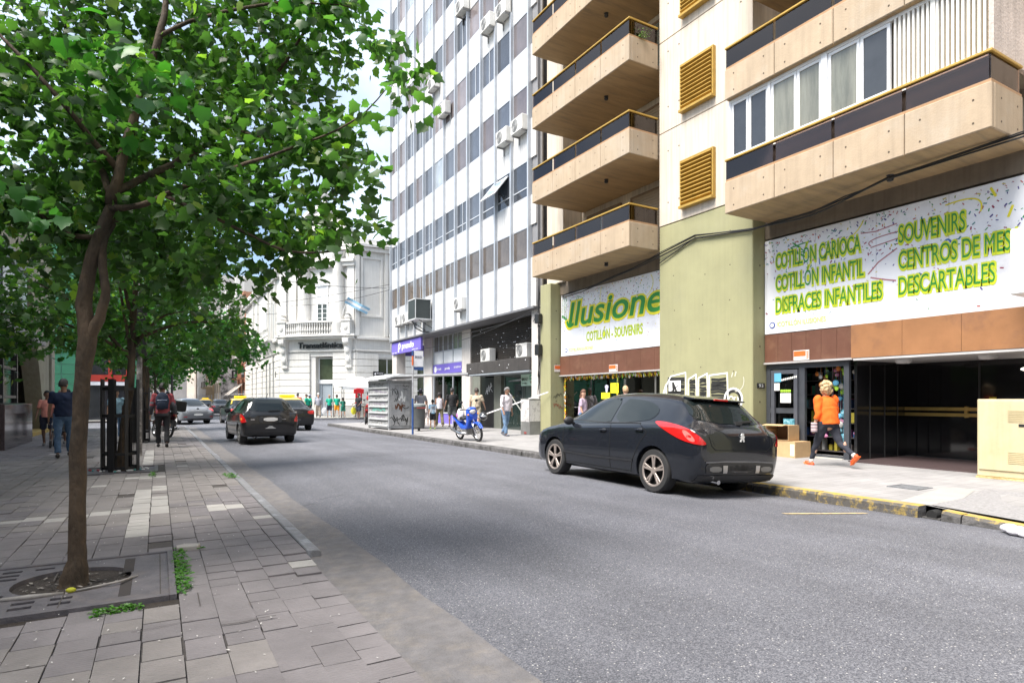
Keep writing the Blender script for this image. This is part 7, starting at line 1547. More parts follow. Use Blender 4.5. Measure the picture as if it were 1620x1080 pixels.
# ---------------------------------------------------------------- people (local +Y is the way they face)
SKIN = PM('skin', (.46,.27,.19), .55, .08, 6); SKIN2 = PM('skin_tan', (.36,.20,.13), .55, .08, 6); SKIN3 = PM('skin_dark', (.22,.12,.08), .55, .08, 6); EYE = PM('eye_dark', (.02,.015,.012), .3); LIP = PM('lip', (.38,.15,.12), .5)
def cloth(name, c, v=.14): return PM('cloth_'+name, c, .85, v, 9, .25, 30)
def fuse(mb, name, mat, root, vox, it=3, extra=None, noise=0, smooth=True):
    me = bpy.data.meshes.new(name); me.from_pydata(mb.v, [], mb.f); bm = bmesh.new(); bm.from_mesh(me); bmesh.ops.recalc_face_normals(bm, faces=bm.faces); bm.to_mesh(me); bm.free(); o = bpy.data.objects.new(name, me)
    COL.objects.link(o); m = o.modifiers.new('r', 'REMESH'); m.mode = 'VOXEL'; m.voxel_size = vox; s = o.modifiers.new('s', 'SMOOTH'); s.iterations = it; s.factor = .5
    bpy.context.view_layer.update(); m2 = bpy.data.meshes.new_from_object(o.evaluated_get(bpy.context.evaluated_depsgraph_get())); o.modifiers.clear()
    if noise:
        n = len(m2.vertices); co = np.empty(n*3); m2.vertices.foreach_get('co', co); co = co.reshape(n,3); no = np.empty(n*3); m2.vertices.foreach_get('normal', no); no = no.reshape(n,3)
        f = np.sin(co[:,2]*38+3*np.sin(co[:,0]*17)+co[:,1]*13)+np.sin(co[:,2]*19+co[:,0]*31)*.8+np.sin(co[:,1]*41-co[:,2]*23)*.6; co += no*(f*noise)[:,None]; m2.vertices.foreach_set('co', co.ravel()); m2.update()
    if extra and extra.v:
        bm = bmesh.new(); bm.from_mesh(m2); e = bpy.data.meshes.new('e'); e.from_pydata(extra.v, [], extra.f); bm.from_mesh(e); bmesh.ops.recalc_face_normals(bm, faces=bm.faces); bm.to_mesh(m2); bm.free()
    m2.materials.clear(); m2.materials.append(mat); m2.polygons.foreach_set('use_smooth', [True]*len(m2.polygons)); m2.name = name; o.data = m2; o.parent = root; return o
def cap(mb, a, b, ra, rb, n=12):
    mb.tube([a, b], [ra, rb], n); mb.ell(a, ra*.995, n, 8); mb.ell(b, rb*.995, n, 8)
def limbdir(base, flex, abd, side):   # base pointing down; flex forwards(+), abduct outwards
    f, a = R(flex), R(abd); return Vector((side*math.sin(a), math.sin(f)*math.cos(a), -math.cos(f)*math.cos(a)))
def person(loc, rz, label, H=1.72, legs=((0,0),(0,0)), arms=((0,8,10),(0,8,10)), top=('tee', None), bottom=('jeans', None), hair=('short', (.03,.02,.015)), skin=None, shoes=(.03,.03,.03), lean=0, turn=0, nod=0, build=1.0, fem=False, vox=.016, sole=None, sock=None, group=None, cat='person', child=False, fingers=True):
    """legs: (hip flex, knee bend) left/right in degrees; arms: (flex, abduct, elbow)"""
    t = T('person', label, cat, loc, rz, group); sk = skin or SKIN; k = H/1.75; bw = build
    hs = .20*k*(.9 if fem else 1)*(bw*.5+.5); hw = .092*k*(1.05 if fem else 1)
    thigh, shin, foot = .425*k, .42*k, .075*k; up, fo = .29*k, .25*k
    if child: thigh, shin = thigh*.94, shin*.94
    # leg joints with pelvis at the origin, then everything dropped so the lowest foot stands on the ground
    J = {}
    for i, s in enumerate((-1, 1)):
        hf, kb = legs[i]; hip = Vector((s*hw, 0, 0)); kn = hip+limbdir(0, hf, 2, s)*thigh; an = kn+limbdir(0, hf-kb, 0, s)*shin; J[s] = (hip, kn, an, hf-kb)
    low = min(J[s][2].z-(foot*.95 + (.09*k*max(0, math.sin(R(-J[s][3])))*1.0)) for s in J); pz = -low
    for s in J: J[s] = tuple(v+Vector((0,0,pz)) if isinstance(v, Vector) else v for v in J[s])
    P = Vector((0,0,pz)); ln = R(lean); ax = Vector((0, math.sin(ln), math.cos(ln))); ch = P+ax*.37*k; sh = P+ax*.50*k; nk = P+ax*.555*k; hd = P+ax*.60*k+Vector((0,.012*k,.075*k))
    Rh = Euler((R(-nod), 0, R(turn))).to_matrix()
    b = MB(); cap(b, P+ax*.02, P+ax*.17*k, .125*k*bw, .115*k*bw); b.ell(ch-ax*.04*k, (hs*.82,.115*k*bw,.17*k), 16, 10); b.ell(P, (.155*k*bw,.115*k*bw,.11*k), 16, 10)
    cap(b, sh, hd-Vector((0,.01,.02)), .058*k, .054*k)
    hb = MB(); hr = Vector((.074,.094,.115))*k
    for q in (b,): q.ell(hd+Rh @ Vector((0,0,.02*k)), hr, 16, 12, Rh); q.ell(hd+Rh @ Vector((0,.025*k,-.055*k)), (.05*k,.058*k,.05*k), 12, 8, Rh); q.ell(hd+Rh @ Vector((0,.098*k,-.01*k)), (.013*k,.02*k,.024*k), 8, 6, Rh)
    for s in (-1,1): b.ell(hd+Rh @ Vector((s*.076*k,-.005*k,0)), (.011*k,.02*k,.032*k), 8, 6, Rh)
    A = {}; ex = MB()
    for i, s in enumerate((-1, 1)):
        hip, kn, an, sa = J[s]; lf = .7 if bottom[0] != 'shorts' else 1.0; cap(b, hip, kn, .086*k*bw*(.78), .052*k*lf); cap(b, kn, an, .052*k*lf, .036*k*(lf if lf == 1 else .85)); b.ell(kn+(an-kn)*.3+Vector((0,-.012,0)), (.054*k*lf,.056*k*lf,.11*k), 10, 8)
        fd = Matrix.Rotation(R(sa)*.7, 3, 'X') @ Vector((0,1,-.12)); cap(b, an+Vector((0,-.02*k,-.035*k)), an+fd*.12*k+Vector((0,0,-.04*k)), .036*k, .026*k)
        fl, ab, eb = arms[i]; S0 = sh+Vector((s*hs*.92, 0, -.025*k)); d1 = limbdir(0, fl, ab, s); E0 = S0+d1*up; d2 = limbdir(0, fl+eb, ab*.5-(6 if eb > 30 else 0), s); Wp_ = E0+d2*fo; A[s] = (S0, E0, Wp_, d2)
        af = .8 if top[0] in ('long','rolled') else .92; b.ell(S0, .052*k*bw, 10, 8); cap(b, S0, E0, .047*k*bw*af, .038*k*af); cap(b, E0, Wp_, .038*k, .025*k)
        pm = Wp_+d2*.045*k; cr_ = d2.orthogonal().normalized(); inw = Vector((-s,0,0)); inw = (inw-d2*inw.dot(d2)).normalized(); fw = inw.cross(d2).normalized(); fw = fw if fw.y > 0 else -fw
        b.ell(pm, .001, 6, 4)
        rot = Matrix((inw, fw, d2)).transposed(); b.ell(pm, (.016*k,.040*k,.05*k), 10, 8, rot)
        if fingers:
            for q, (off, l) in enumerate(((-.028,.062),(-.010,.072),(.009,.078),(.028,.070))):
                r0 = pm+fw*off*k+d2*.038*k; m1 = r0+d2*l*.5*k+inw*.008*k; e1 = m1+d2*l*.4*k+inw*.022*k; ex.tube([r0, m1, e1], [.0095*k,.0085*k,.0065*k], 6)
            r0 = pm+fw*.034*k-d2*.015*k; ex.tube([r0, r0+fw*.022*k+d2*.028*k+inw*.01*k, r0+fw*.024*k+d2*.055*k+inw*.022*k], [.011*k,.0095*k,.007*k], 6)
    fuse(b, 'body', sk, t, vox, 3, ex)
    e = MB()
    for s in (-1,1): e.ell(hd+Rh @ Vector((s*.031*k,.089*k,.018*k)), (.012*k,.007*k,.007*k), 8, 6, Rh)
    e.obj('eyes', EYE, t); MB().ell(hd+Rh @ Vector((0,.088*k,-.048*k)), (.022*k,.008*k,.006*k), 8, 6, Rh).obj('mouth', LIP, t)
    # hair
    hk, hc = hair; HM = PM('hair_%d_%d' % (int(hc[0]*1000), int(hc[1]*1000)), hc, .6, .35, 22, .6, 60)
    if hk != 'bald':
        h = MB(); g = 1.07 if hk in ('short','cap') else 1.16
        hh = MB(); hh.ell(Vector((0,0,0)), (hr.x*g, hr.y*g, hr.z*g), 20, 14)
        keep = []
        for f in hh.f:
            c = sum((Vector(hh.v[i]) for i in f), Vector())/len(f)
            if c.z > hr.z*.42 or c.y < (hr.y*.12 if c.z > -.1*hr.z else -.35*hr.y): 
                if c.z > -hr.z*(.55 if hk == 'short' else 1.0): keep.append(f)
        hh.f = keep; hh.m = [0]*len(keep)
        hh.v = [tuple(hd+Rh @ (Vector(v)+Vector((0,-.006*k,.022*k)))) for v in hh.v]; ho = hh.obj('hair', HM, t, smooth='all'); so_ = ho.modifiers.new('s', 'SOLIDIFY'); so_.thickness = .012*k; so_.offset = 1
        if hk == 'long': m = MB(); m.ell(hd+Rh @ Vector((0,-.075*k,-.10*k)), (.085*k,.055*k,.19*k), 14, 10, Rh); m.ell(hd+Rh @ Vector((0,-.05*k,.0)), (.09*k,.075*k,.12*k), 14, 10, Rh); fuse(m, 'long_hair', HM, t, vox, 2, None, .004)
        if hk == 'curly':
            m = MB(); r = random.Random(3)
            for q in range(90):
                d = Vector((r.gauss(0,1), r.gauss(0,1), r.gauss(0,1))).normalized()
                if d.y > .35 and d.z < .45: continue
                m.ell(hd+Rh @ (Vector((d.x*.112, d.y*.118-.02, d.z*.13+.028))*k), r.uniform(.02,.036)*k, 8, 6)
            m.ell(hd+Rh @ Vector((0,-.02*k,.03*k)), (.095*k,.10*k,.115*k), 12, 8); fuse(m, 'curls', HM, t, vox*.8, 1, None, .003)
    if hk == 'cap' or hair[0] == 'cap': m = MB(); m.ell(hd+Rh @ Vector((0,-.004*k,.045*k)), (.083*k,.10*k,.085*k), 14, 10, Rh); m.ell(hd+Rh @ Vector((0,.10*k,.05*k)), (.06*k,.06*k,.012*k), 12, 6, Rh); m.obj('cap', cloth('cap_dark', (.04,.05,.09)), t, smooth='all')
    # top
    tk, tm = top
    if tm:
        c = MB(); g = .014*k; c.ell(ch-ax*.03*k, (hs*.86+g,.125*k*bw+g,.19*k), 18, 12); c.ell(P+ax*.17*k, (.140*k*bw+g,.118*k*bw+g,.16*k), 18, 10); c.tube([P-ax*.02*k, P+ax*.30*k], [.150*k*bw+g,.135*k*bw+g], 18)
        for v in range(0): pass
        c.ell(sh-ax*.02*k, (hs*.80,.072*k,.058*k), 16, 8)
        c2 = []
        for s in (-1,1):
            S0, E0, W0, d2 = A[s]
            if tk == 'tank': continue
            c.ell(S0, .066*k*bw, 12, 8); en = S0+(E0-S0)*(.72 if tk == 'tee' else 1.0); c.tube([S0, en], [.065*k*bw, .060*k], 12)
            if tk == 'long': c.ell(E0, .054*k, 10, 8); c.tube([E0, E0+(W0-E0)*.93], [.053*k,.042*k], 12)
            if tk == 'rolled': c.ell(E0, .054*k, 10, 8); c.tube([E0, E0+(W0-E0)*.45], [.053*k,.052*k], 12)
        fuse(c, 'shirt', tm, t, vox, 2, None, .0035*k)
        if tk in ('rolled','long','polo'): MB().tube([nk-ax*.045*k, nk-ax*.012*k], [.078*k,.068*k], 14, False).obj('collar', tm, t, smooth='all', fix=False)
    # bottom
    bk_, bm_ = bottom
    if bm_:
        c = MB(); g = .012*k; c.ell(P+ax*.01, (.158*k*bw+g,.122*k*bw+g,.13*k), 18, 10)
        for s in (-1,1):
            hip, kn, an, sa = J[s]; wd = {'jeans': (.096,.068,.062), 'wide': (.105,.085,.085), 'tight': (.093,.063,.045), 'shorts': (.105,.09,.09), 'skirt': (.11,.1,.1)}[bk_]
            c.ell(hip, wd[0]*k*bw, 12, 8)
            if bk_ in ('shorts',): c.tube([hip, hip.lerp(kn,.92)], [wd[0]*k*bw, wd[1]*k], 14)
            else:
                c.tube([hip, kn], [wd[0]*k*bw, wd[1]*k], 14); c.ell(kn, wd[1]*k, 12, 8); c.tube([kn, an+(kn-an)*(.05 if bk_ != 'tight' else .12)], [wd[1]*k, wd[2]*k], 14)
        fuse(c, {'shorts': 'shorts'}.get(bk_, 'trousers'), bm_, t, vox, 2, None, .0035*k)
    SM = PM('shoe_%d_%d' % (int(shoes[0]*100), int(shoes[1]*100)), shoes, .6, .15, 10)
    for s in (-1,1):
        hip, kn, an, sa = J[s]; fd = Matrix.Rotation(R(sa)*.75, 3, 'X'); m = MB(); c0 = an+Vector((0,0,-.035*k))
        m.ell(c0+fd @ Vector((0,-.03*k,0)), (.042*k,.055*k,.048*k), 12, 8, fd); m.ell(c0+fd @ Vector((0,.06*k,-.012*k)), (.045*k,.10*k,.033*k), 14, 8, fd); o = fuse(m, 'shoe', SM, t, max(.010, vox*.6), 1)
        if sole: MB().obox(c0+fd @ Vector((0,.035*k,-.045*k)), (.042*k,0,0), fd @ Vector((0,.13*k,0)), fd @ Vector((0,0,.010*k))).obj('sole', sole, o, bevel=.008)
        if sock: MB().tube([an+Vector((0,0,-.02)), an.lerp(kn,.2)], [.040*k,.043*k], 10).obj('sock', sock, t, smooth='all')
    t['hands'] = 0; del t['hands']
    t_info = {'A': A, 'P': P, 'ch': ch, 'hd': hd, 'k': k, 'J': J, 'ax': ax}
    return t, t_info
def wpt(t, p): return Matrix.Translation(t.location) @ Matrix.Rotation(t.rotation_euler.z, 4, 'Z') @ Vector(p)
def walk(a=22, back=28): return ((a,6),(-14,back))
# 1 navy polo man, walking away on the left
jean = PM('denim', (.075,.14,.25), .85, .25, 7, .3, 30, col2=(.13,.21,.34), c2amt=.45, c2scale=5); jean2 = PM('denim_light', (.12,.20,.32), .85, .25, 7, .3, 30, col2=(.20,.30,.42), c2amt=.45, c2scale=5)
p, I = person((-1.86,17.2,.135), R(6), 'man in a navy polo shirt and blue jeans walking away left of the nearest trunk', 1.80, ((-8,4),(16,4)), ((-2,10,14),(8,8,12)), ('tee', cloth('navy', (.008,.018,.055))), ('jeans', jean), ('short', (.05,.045,.042)), SKIN2, (.05,.045,.04), 2, -28, 4, 1.12)
# 2 backpack man
p, I = person((.11,19.6,.135), R(-3), 'man in a red and grey top and black trousers with a navy backpack walking away', 1.80, ((12,4),(-8,14)), ((-6,13,14),(-4,16,26)), ('long', cloth('red_grey', (.26,.05,.06))), ('jeans', cloth('black_trouser', (.015,.015,.018))), ('short', (.012,.010,.010)), SKIN2, (.02,.02,.02), 3, -12, 2, 1.08)
for s in (-1,1):
    S0, E0, W0, d2 = I['A'][s]; MB().tube([S0.lerp(E0,.62), E0, E0.lerp(W0,.9)], [.068,.062,.048], 12).ell(E0, .062, 10, 8).obj('grey_sleeve', cloth('sleeve_grey', (.06,.065,.075)), p, smooth='all')
MB().tube([I['P']-I['ax']*.08, I['P']+I['ax']*.1], [.178,.172], 18).obj('grey_hem', cloth('sleeve_grey', (.06,.065,.075)), p, smooth='all')
c = wpt(p, I['ch']+Vector((0,-.19,-.04))); bp_ = T('backpack', 'navy backpack on the back of the man in the red and grey top', 'backpack', tuple(c), p.rotation_euler.z)
NV = cloth('navy_pack', (.012,.022,.045)); m = MB(); m.ell((0,0,0), (.17,.09,.25), 16, 12); m.cbox(0,0,-.08,.28,.14,.28); fuse(m, 'pack', NV, bp_, .014, 3, None, .003); m = MB(); m.ell((0,-.075,-.10), (.12,.04,.12), 14, 10); m.obj('front_pocket', NV, bp_, smooth='all'); MB().tube([(-.12,-.09,.02),(0,-.105,.03),(.12,-.09,.02)], .005, 5).obj('zip', CHR, bp_)
MB().tube([(-.10,.02,.22),(-.13,.12,.27),(-.13,.24,.20)], .022, 8).tube([(.10,.02,.22),(.13,.12,.27),(.13,.24,.20)], .022, 8).obj('strap', NV, bp_, smooth='all')
# 3 orange woman
ORG = cloth('orange', (.85,.13,.008), .08)
p, I = person((11.12,7.15,.17), R(-14), 'woman with curly blond hair in an orange top walking past the shop door', 1.70, ((24,2),(-26,34)), ((-12,10,30),(4,14,40)), ('rolled', ORG), ('tight', cloth('dark_leggings', (.022,.024,.035))), ('curly', (.50,.36,.19)), SKIN, (.75,.10,.03), 6, 6, 8, 1.32, True, .012, PM('sole_orange', (.9,.15,.02), .5), PM('sock_white', (.7,.66,.6), .8))
E0 = wpt(p, I['A'][-1][2]); w_ = T('handbag', 'striped pink and white cloth wrapped at the left wrist of the woman in orange', 'cloth', tuple(E0+Vector((0,0,-.02))), p.rotation_euler.z)
mb = MB(); 
for i in range(6): mb.mi = i % 2; mb.lathe((0,.0,-.10+i*.03), [(.055,0),(.062,.015),(.055,.03)], 12)
mb.obj('striped_cloth', [cloth('wrap_grey', (.25,.20,.22)), cloth('wrap_pink', (.60,.45,.45))], w_, smooth='all')
# 4 white shirt man
p, I = person((10.68,18.94,.165), R(196), 'grey haired man in pale shirt and jeans walking towards the camera by the marquee', 1.76, ((-6,24),(10,2)), ((-6,12,12),(6,16,22)), ('rolled', cloth('pale_shirt', (.60,.55,.58), .08)), ('jeans', jean2), ('short', (.16,.15,.145)), SKIN2, (.06,.07,.10), 4, 24, 22, 1.1)
# 5..: walkers by the shopfronts
p, I = person((11.9,26.2,.17), R(-12), 'tall man in a black t-shirt and grey shorts standing before the purple shopfront', 1.84, ((6,2),(-4,10)), ((4,14,30),(12,18,50)), ('tee', cloth('black_tee', (.012,.013,.016))), ('shorts', cloth('grey_shorts', (.12,.13,.13))), ('short', (.02,.018,.02)), SKIN, (.10,.10,.12), 2, -8, 6, 1.1, vox=.02)
p, I = person((11.6,27.0,.17), R(-10), 'woman in a white top and wide olive trousers beside the man in black', 1.66, ((14,2),(-10,18)), ((6,8,14),(2,8,20)), ('tank', cloth('white_top', (.62,.60,.66))), ('wide', cloth('olive_trouser', (.16,.14,.08))), ('short', (.02,.015,.015)), SKIN2, (.25,.18,.12), 2, -10, 0, .95, True, vox=.02)
p, I = person((11.15,22.2,.17), R(-38), 'man in beige t-shirt and shorts walking away behind the blue motorbike', 1.80, ((14,2),(-14,36)), ((6,12,14),(10,18,40)), ('tee', cloth('beige_tee', (.46,.38,.28))), ('shorts', cloth('beige_shorts', (.40,.34,.25))), ('short', (.05,.035,.03)), SKIN, (.12,.11,.12), 3, 18, 6, 1.12, vox=.018)
p, I = person((10.42,25.0,.165), R(-4), 'boy in a blue and white striped football shirt with dark number ten', 1.30, ((4,0),(-4,4)), ((0,10,10),(0,10,10)), ('tee', cloth('boy_blue', (.28,.50,.68))), ('shorts', cloth('black_shorts', (.012,.012,.016))), ('short', (.015,.012,.012)), SKIN2, (.25,.40,.08), 0, 0, 0, .95, vox=.018)
m = MB(); y_ = I['ch'].y-.128*I['k']
for x in (-.10,-.033,.033,.10): m.box(x-.014,x+.014,y_-.016,y_+.02,I['P'].z+.04,I['ch'].z+.06)
m.obj('white_stripes', TXW, p); text('10', 'shirt_number', PM('num_navy', (.02,.03,.08), .6), p, (-.075,y_-.020,I['ch'].z-.09), (1,0,0), UZ, .15, .13, world=False, depth=.003, off=.02)
p, I = person((10.30,26.1,.165), R(-4), 'man in a dark cap and grey t-shirt standing behind the boy', 1.80, ((2,0),(-2,2)), ((0,14,14),(4,20,20)), ('tee', cloth('light_grey', (.42,.42,.47))), ('shorts', cloth('navy_shorts', (.03,.035,.06))), ('cap', (.04,.04,.06)), SKIN, (.04,.04,.05), 0, -10, 0, 1.05, vox=.02)
p, I = person((9.85,26.4,.165), R(2), 'woman with long dark hair in black beside the grey litter bin', 1.68, ((8,2),(-6,14)), ((4,8,30),(4,8,30)), ('tee', cloth('black_top', (.02,.018,.022))), ('shorts', cloth('black_shorts', (.012,.012,.016))), ('long', (.035,.018,.012)), SKIN2, (.05,.05,.06), 2, -16, 0, .95, True, vox=.02)
p, I = person((9.95,27.6,.165), R(10), 'bald man in a bright blue t-shirt behind the litter bin', 1.66, ((6,0),(-6,6)), ((2,10,16),(2,10,16)), ('tee', cloth('bright_blue', (.03,.16,.50))), ('jeans', jean), ('bald', (.1,.1,.1)), SKIN, (.03,.03,.03), 2, 0, 0, 1.1, vox=.02)
p, I = person((11.3,27.9,.165), R(160), 'small girl with reddish hair in white close to the purple shopfront', 1.25, ((6,0),(-6,6)), ((2,10,16),(2,10,16)), ('tee', cloth('girl_white', (.66,.62,.62))), ('shorts', cloth('girl_white', (.66,.62,.62))), ('long', (.28,.07,.04)), SKIN, (.5,.5,.5), 0, 0, 0, .9, True, vox=.022)
# shoppers half hidden behind the parked hatchback
p, I = person((11.35,15.3,.17), R(-150), 'woman with brown hair tied back in lilac, seen over the bonnet of the hatchback', 1.62, ((14,2),(-12,20)), ((4,10,20),(4,10,20)), ('tee', cloth('lilac', (.42,.33,.42))), ('jeans', jean), ('long', (.14,.06,.035)), SKIN, (.1,.1,.1), 2, -30, 4, .95, True, vox=.016)
p, I = person((11.75,13.75,.17), R(-20), 'fair haired person whose head shows above the roof of the hatchback', 1.72, ((14,2),(-12,20)), ((4,10,20),(4,10,20)), ('tee', cloth('cream_tee', (.5,.45,.38))), ('jeans', jean2), ('short', (.52,.34,.19)), SKIN, (.1,.1,.1), 2, 0, 4, 1, vox=.016)
# crowd on the crossing in front of the bank
TEAL = cloth('teal', (.005,.36,.23), .1)
crowd = [((8.75,46.1),-14,'person in a red and white shirt leftmost of the crowd before the bank',1.78,'tee',cloth('red_white',(.62,.10,.10)),'jeans',jean,('short',(.03,.02,.02))),
 ((9.25,45.5),60,'tall person in a green shirt beside the red shirt, facing the street',1.70,'tee',TEAL,'shorts',cloth('black_shorts',(.012,.012,.016)),('short',(.02,.015,.012))),
 ((9.55,45.8),100,'person in a green shirt and white cap talking at the left of the crowd',1.66,'tee',TEAL,'shorts',cloth('navy_shorts',(.03,.035,.06)),('cap',(.3,.33,.4))),
 ((10.15,45.9),-10,'stooped bald man in a grey shirt and beige trousers in the crowd',1.66,'rolled',cloth('grey_shirt',(.33,.33,.38)),'wide',cloth('beige_trouser',(.42,.34,.27)),('bald',(.2,.2,.2))),
 ((10.4,47.0),-5,'white haired man in grey blue standing at the back before the bank door',1.82,'tee',cloth('grey_blue',(.25,.30,.36)),'jeans',cloth('dark_trouser',(.03,.03,.05)),('short',(.5,.5,.48))),
 ((10.95,45.9),0,'person in a loose green shirt over navy shorts in the middle of the crowd',1.66,'tee',TEAL,'shorts',cloth('navy_shorts',(.03,.035,.06)),('short',(.35,.2,.14))),
 ((11.45,45.7),4,'dark haired youth in a green shirt and yellow shorts in the crowd',1.68,'tee',TEAL,'shorts',cloth('amber_shorts',(.85,.35,.02)),('short',(.03,.015,.01))),
 ((11.85,45.5),10,'child in long green clothes at the right end of the green group',1.45,'tee',cloth('teal_dark',(.01,.25,.17)),'shorts',cloth('teal_dark',(.01,.25,.17)),('short',(.03,.02,.015))),
 ((12.85,45.3),90,'person in white with dark shorts carrying a yellow bag under the red jersey',1.60,'tee',cloth('white_tee',(.62,.60,.66)),'shorts',cloth('slate_shorts',(.07,.07,.11)),('short',(.25,.12,.07)))]
for i, ((x, y), a, lab, h, tk, tm, bk2, bm2, hr_) in enumerate(crowd):
    person((x,y,.16), R(a), lab, h, ((8 if i % 2 else 14,2),(-8,12)), ((4,10+i % 3*3,18),(6,12,24)), (tk, tm), (bk2, bm2), hr_, SKIN if i % 2 else SKIN2, (.08,.08,.1), 2, (i*37) % 50-25, 4, 1.05, i in (7,), .032, group='crowd before the bank', fingers=True)
for (x, y, z, col, l) in ((9.2,45.2,.62,(.85,.75,.02),'yellow shopping bag carried low at the left of the crowd'),(12.55,45.2,.62,(.85,.80,.05),'yellow shopping bag carried below the hanging red jersey'),(10.5,45.5,.6,(.7,.7,.72),'white plastic bag carried by the stooped man')):
    t = T('shopping_bag', l, 'bag', (x,y,z)); MB().ell((0,0,0),(.20,.10,.28),12,8).obj('bag', PM('bag_%d' % int(col[2]*100), col, .5, .1, 8, .4, 12), t, smooth='all'); MB().tube([(-.06,0,.24),(0,0,.38),(.06,0,.24)], .012, 5).obj('handle', PM('bag_%d' % int(col[2]*100), col), t)
# people between the trunk and the guard on the left
p, I = person((-2.35,22.6,.13), R(176), 'woman in a white t-shirt and dark shorts coming closer behind the tree guard', 1.66, ((14,2),(-10,14)), ((-4,14,20),(2,14,24)), ('tee', cloth('white_lilac', (.60,.58,.66))), ('shorts', cloth('dark_shorts', (.02,.02,.03))), ('cap', (.03,.03,.03)), SKIN3, (.15,.15,.15), 0, 0, 0, 1.15, True, .018)
p, I = person((-2.75,21.9,.13), R(180), 'person in a salmon top with a black bag partly behind the nearest trunk', 1.60, ((14,2),(-10,14)), ((10,6,50),(2,14,24)), ('tee', cloth('salmon', (.70,.28,.22))), ('shorts', cloth('navy_shorts', (.03,.035,.06))), ('short', (.02,.02,.02)), SKIN3, (.15,.15,.15), 0, 20, 0, 1.0, True, .018)
bg_ = T('handbag', 'black shoulder bag hanging from the person in the salmon top', 'bag', (-2.50,21.75,1.0)); MB().ell((0,0,0),(.12,.08,.18),12,8).obj('bag', PLK, bg_, smooth='all'); MB().tube([(0,0,.16),(-.06,.02,.4)], .012, 5).obj('strap', PLK, bg_)
p, I = person((-1.2,24.2,.13), R(184), 'person in blue jeans and pale blue top seen through the tree guard', 1.68, ((14,2),(-10,14)), ((2,10,20),(2,10,24)), ('tee', cloth('sky_tee', (.30,.48,.60))), ('jeans', jean), ('short', (.03,.02,.02)), SKIN2, (.5,.5,.5), 0, 0, 0, 1.0, False, .02)
p, I = person((-2.9,26.0,.13), R(175), 'bald person in white far back beside the trunk on the left pavement', 1.70, ((14,2),(-10,14)), ((2,10,20),(2,10,24)), ('tee', cloth('white_tee', (.62,.60,.66))), ('jeans', cloth('dark_trouser', (.03,.03,.05))), ('bald', (.4,.4,.4)), SKIN, (.1,.1,.1), 0, 0, 0, 1.0, False, .022)
# push chair
pc = T('push_chair', 'dark folding push chair in front of the person in the salmon top', 'push chair', (-2.35,21.2,.13)); 
MB().tube([(-.2,.35,1.0),(-.2,-.35,.12)], .012, 6).tube([(.2,.35,1.0),(.2,-.35,.12)], .012, 6).tube([(-.2,.35,.12),(-.2,-.1,.65)], .012, 6).tube([(.2,.35,.12),(.2,-.1,.65)], .012, 6).tube([(-.2,.35,1.0),(.2,.35,1.0)], .014, 6).obj('frame', CHR, pc)
MB().prism([(-.3,.42),(.1,.40),(.25,.85),(.20,.87),(.06,.46),(-.3,.47)], 'x', -.18, .18).obj('seat', PLK, pc, bevel=.02)
for x in (-.2,.2):
    for y in (-.35,.35): MB().cyl((x-.02,y,.1),(x+.02,y,.1),.1,n=18).obj('wheel', RUB, pc)
# seller at the stall
p, I = person((11.7,40.9,.15), R(120), 'stall keeper in dark clothes under the white canopy behind the kiosk', 1.74, ((2,0),(-2,2)), ((10,10,40),(14,10,50)), ('tee', cloth('black_tee', (.012,.013,.016))), ('shorts', cloth('navy_shorts', (.03,.035,.06))), ('short', (.02,.018,.02)), SKIN3, (.04,.04,.05), 0, 0, 0, 1.1, vox=.026)
# ---------------------------------------------------------------- newspaper kiosk, bin, posts, stall
KG = PM('kiosk_grey', (.33,.34,.35), .6, .2, 3, .1, 30, streak=.25, col2=(.42,.42,.42), c2amt=.42, c2scale=2); KP = PM('kiosk_panel', (.40,.40,.40), .6, .25, 5, streak=.2, col2=(.30,.31,.32), c2amt=.45, c2scale=3)
kx, ky = 8.60, 25.5; a_ = math.atan2(-.1, 2.35)
ki = T('newspaper_kiosk', 'closed grey metal newspaper kiosk covered with graffiti under a sagging sheet roof', 'kiosk', (kx,ky,.15), R(4))
MB().box(.03,1.05,.03,2.42,.10,2.12).obj('kiosk_wall', KP, ki)
m = MB()
for (x, y) in ((0,0),(0,2.35),(1.0,0),(1.0,2.35)): m.box(x,x+.09,y,y+.09,0,2.15)
m.box(0,1.09,0,2.44,.06,.14).box(-.01,1.1,-.01,2.45,2.06,2.14); m.obj('corner_post', KG, ki, bevel=.006)
m = MB()
for i in range(8): m.box(-.035,.03,.10,2.34,.14+i*.275,.19+i*.275)
m.obj('shelf_rail', PM('kiosk_rail', (.55,.56,.56), .5), ki, bevel=.004)
MB().prism([(-.25,2.17),(-.25,2.22),(.45,2.42),(1.25,2.30),(1.3,2.24),(.45,2.34)], 'y', -.25, 2.75).obj('roof', PM('roof_sheet', (.50,.51,.52), .5, .25, 4), ki)
MB().obox((1.7,-.7,2.36),(1.3,-.9,.05),(.35,.6,0),(0,0,.035)).obj('canopy', PM('roof_sheet', (.50,.51,.52), .5, .25, 4), ki)
MB().box(.05,1.0,-.012,-.002,.16,2.02).obj('side_panel', KP, ki)
m = MB(); r = random.Random(5); o_ = (0,-.014,0)
def scrib(m, cx, cz, w, h, n, lw, org, rt, seed):
    r = random.Random(seed); p = [(cx-w/2+w*i/n+r.uniform(-w*.12,w*.12), cz+r.uniform(-h/2,h/2)) for i in range(n+1)]; ribbon(m, p, lw, org, rt, UZ, .002)
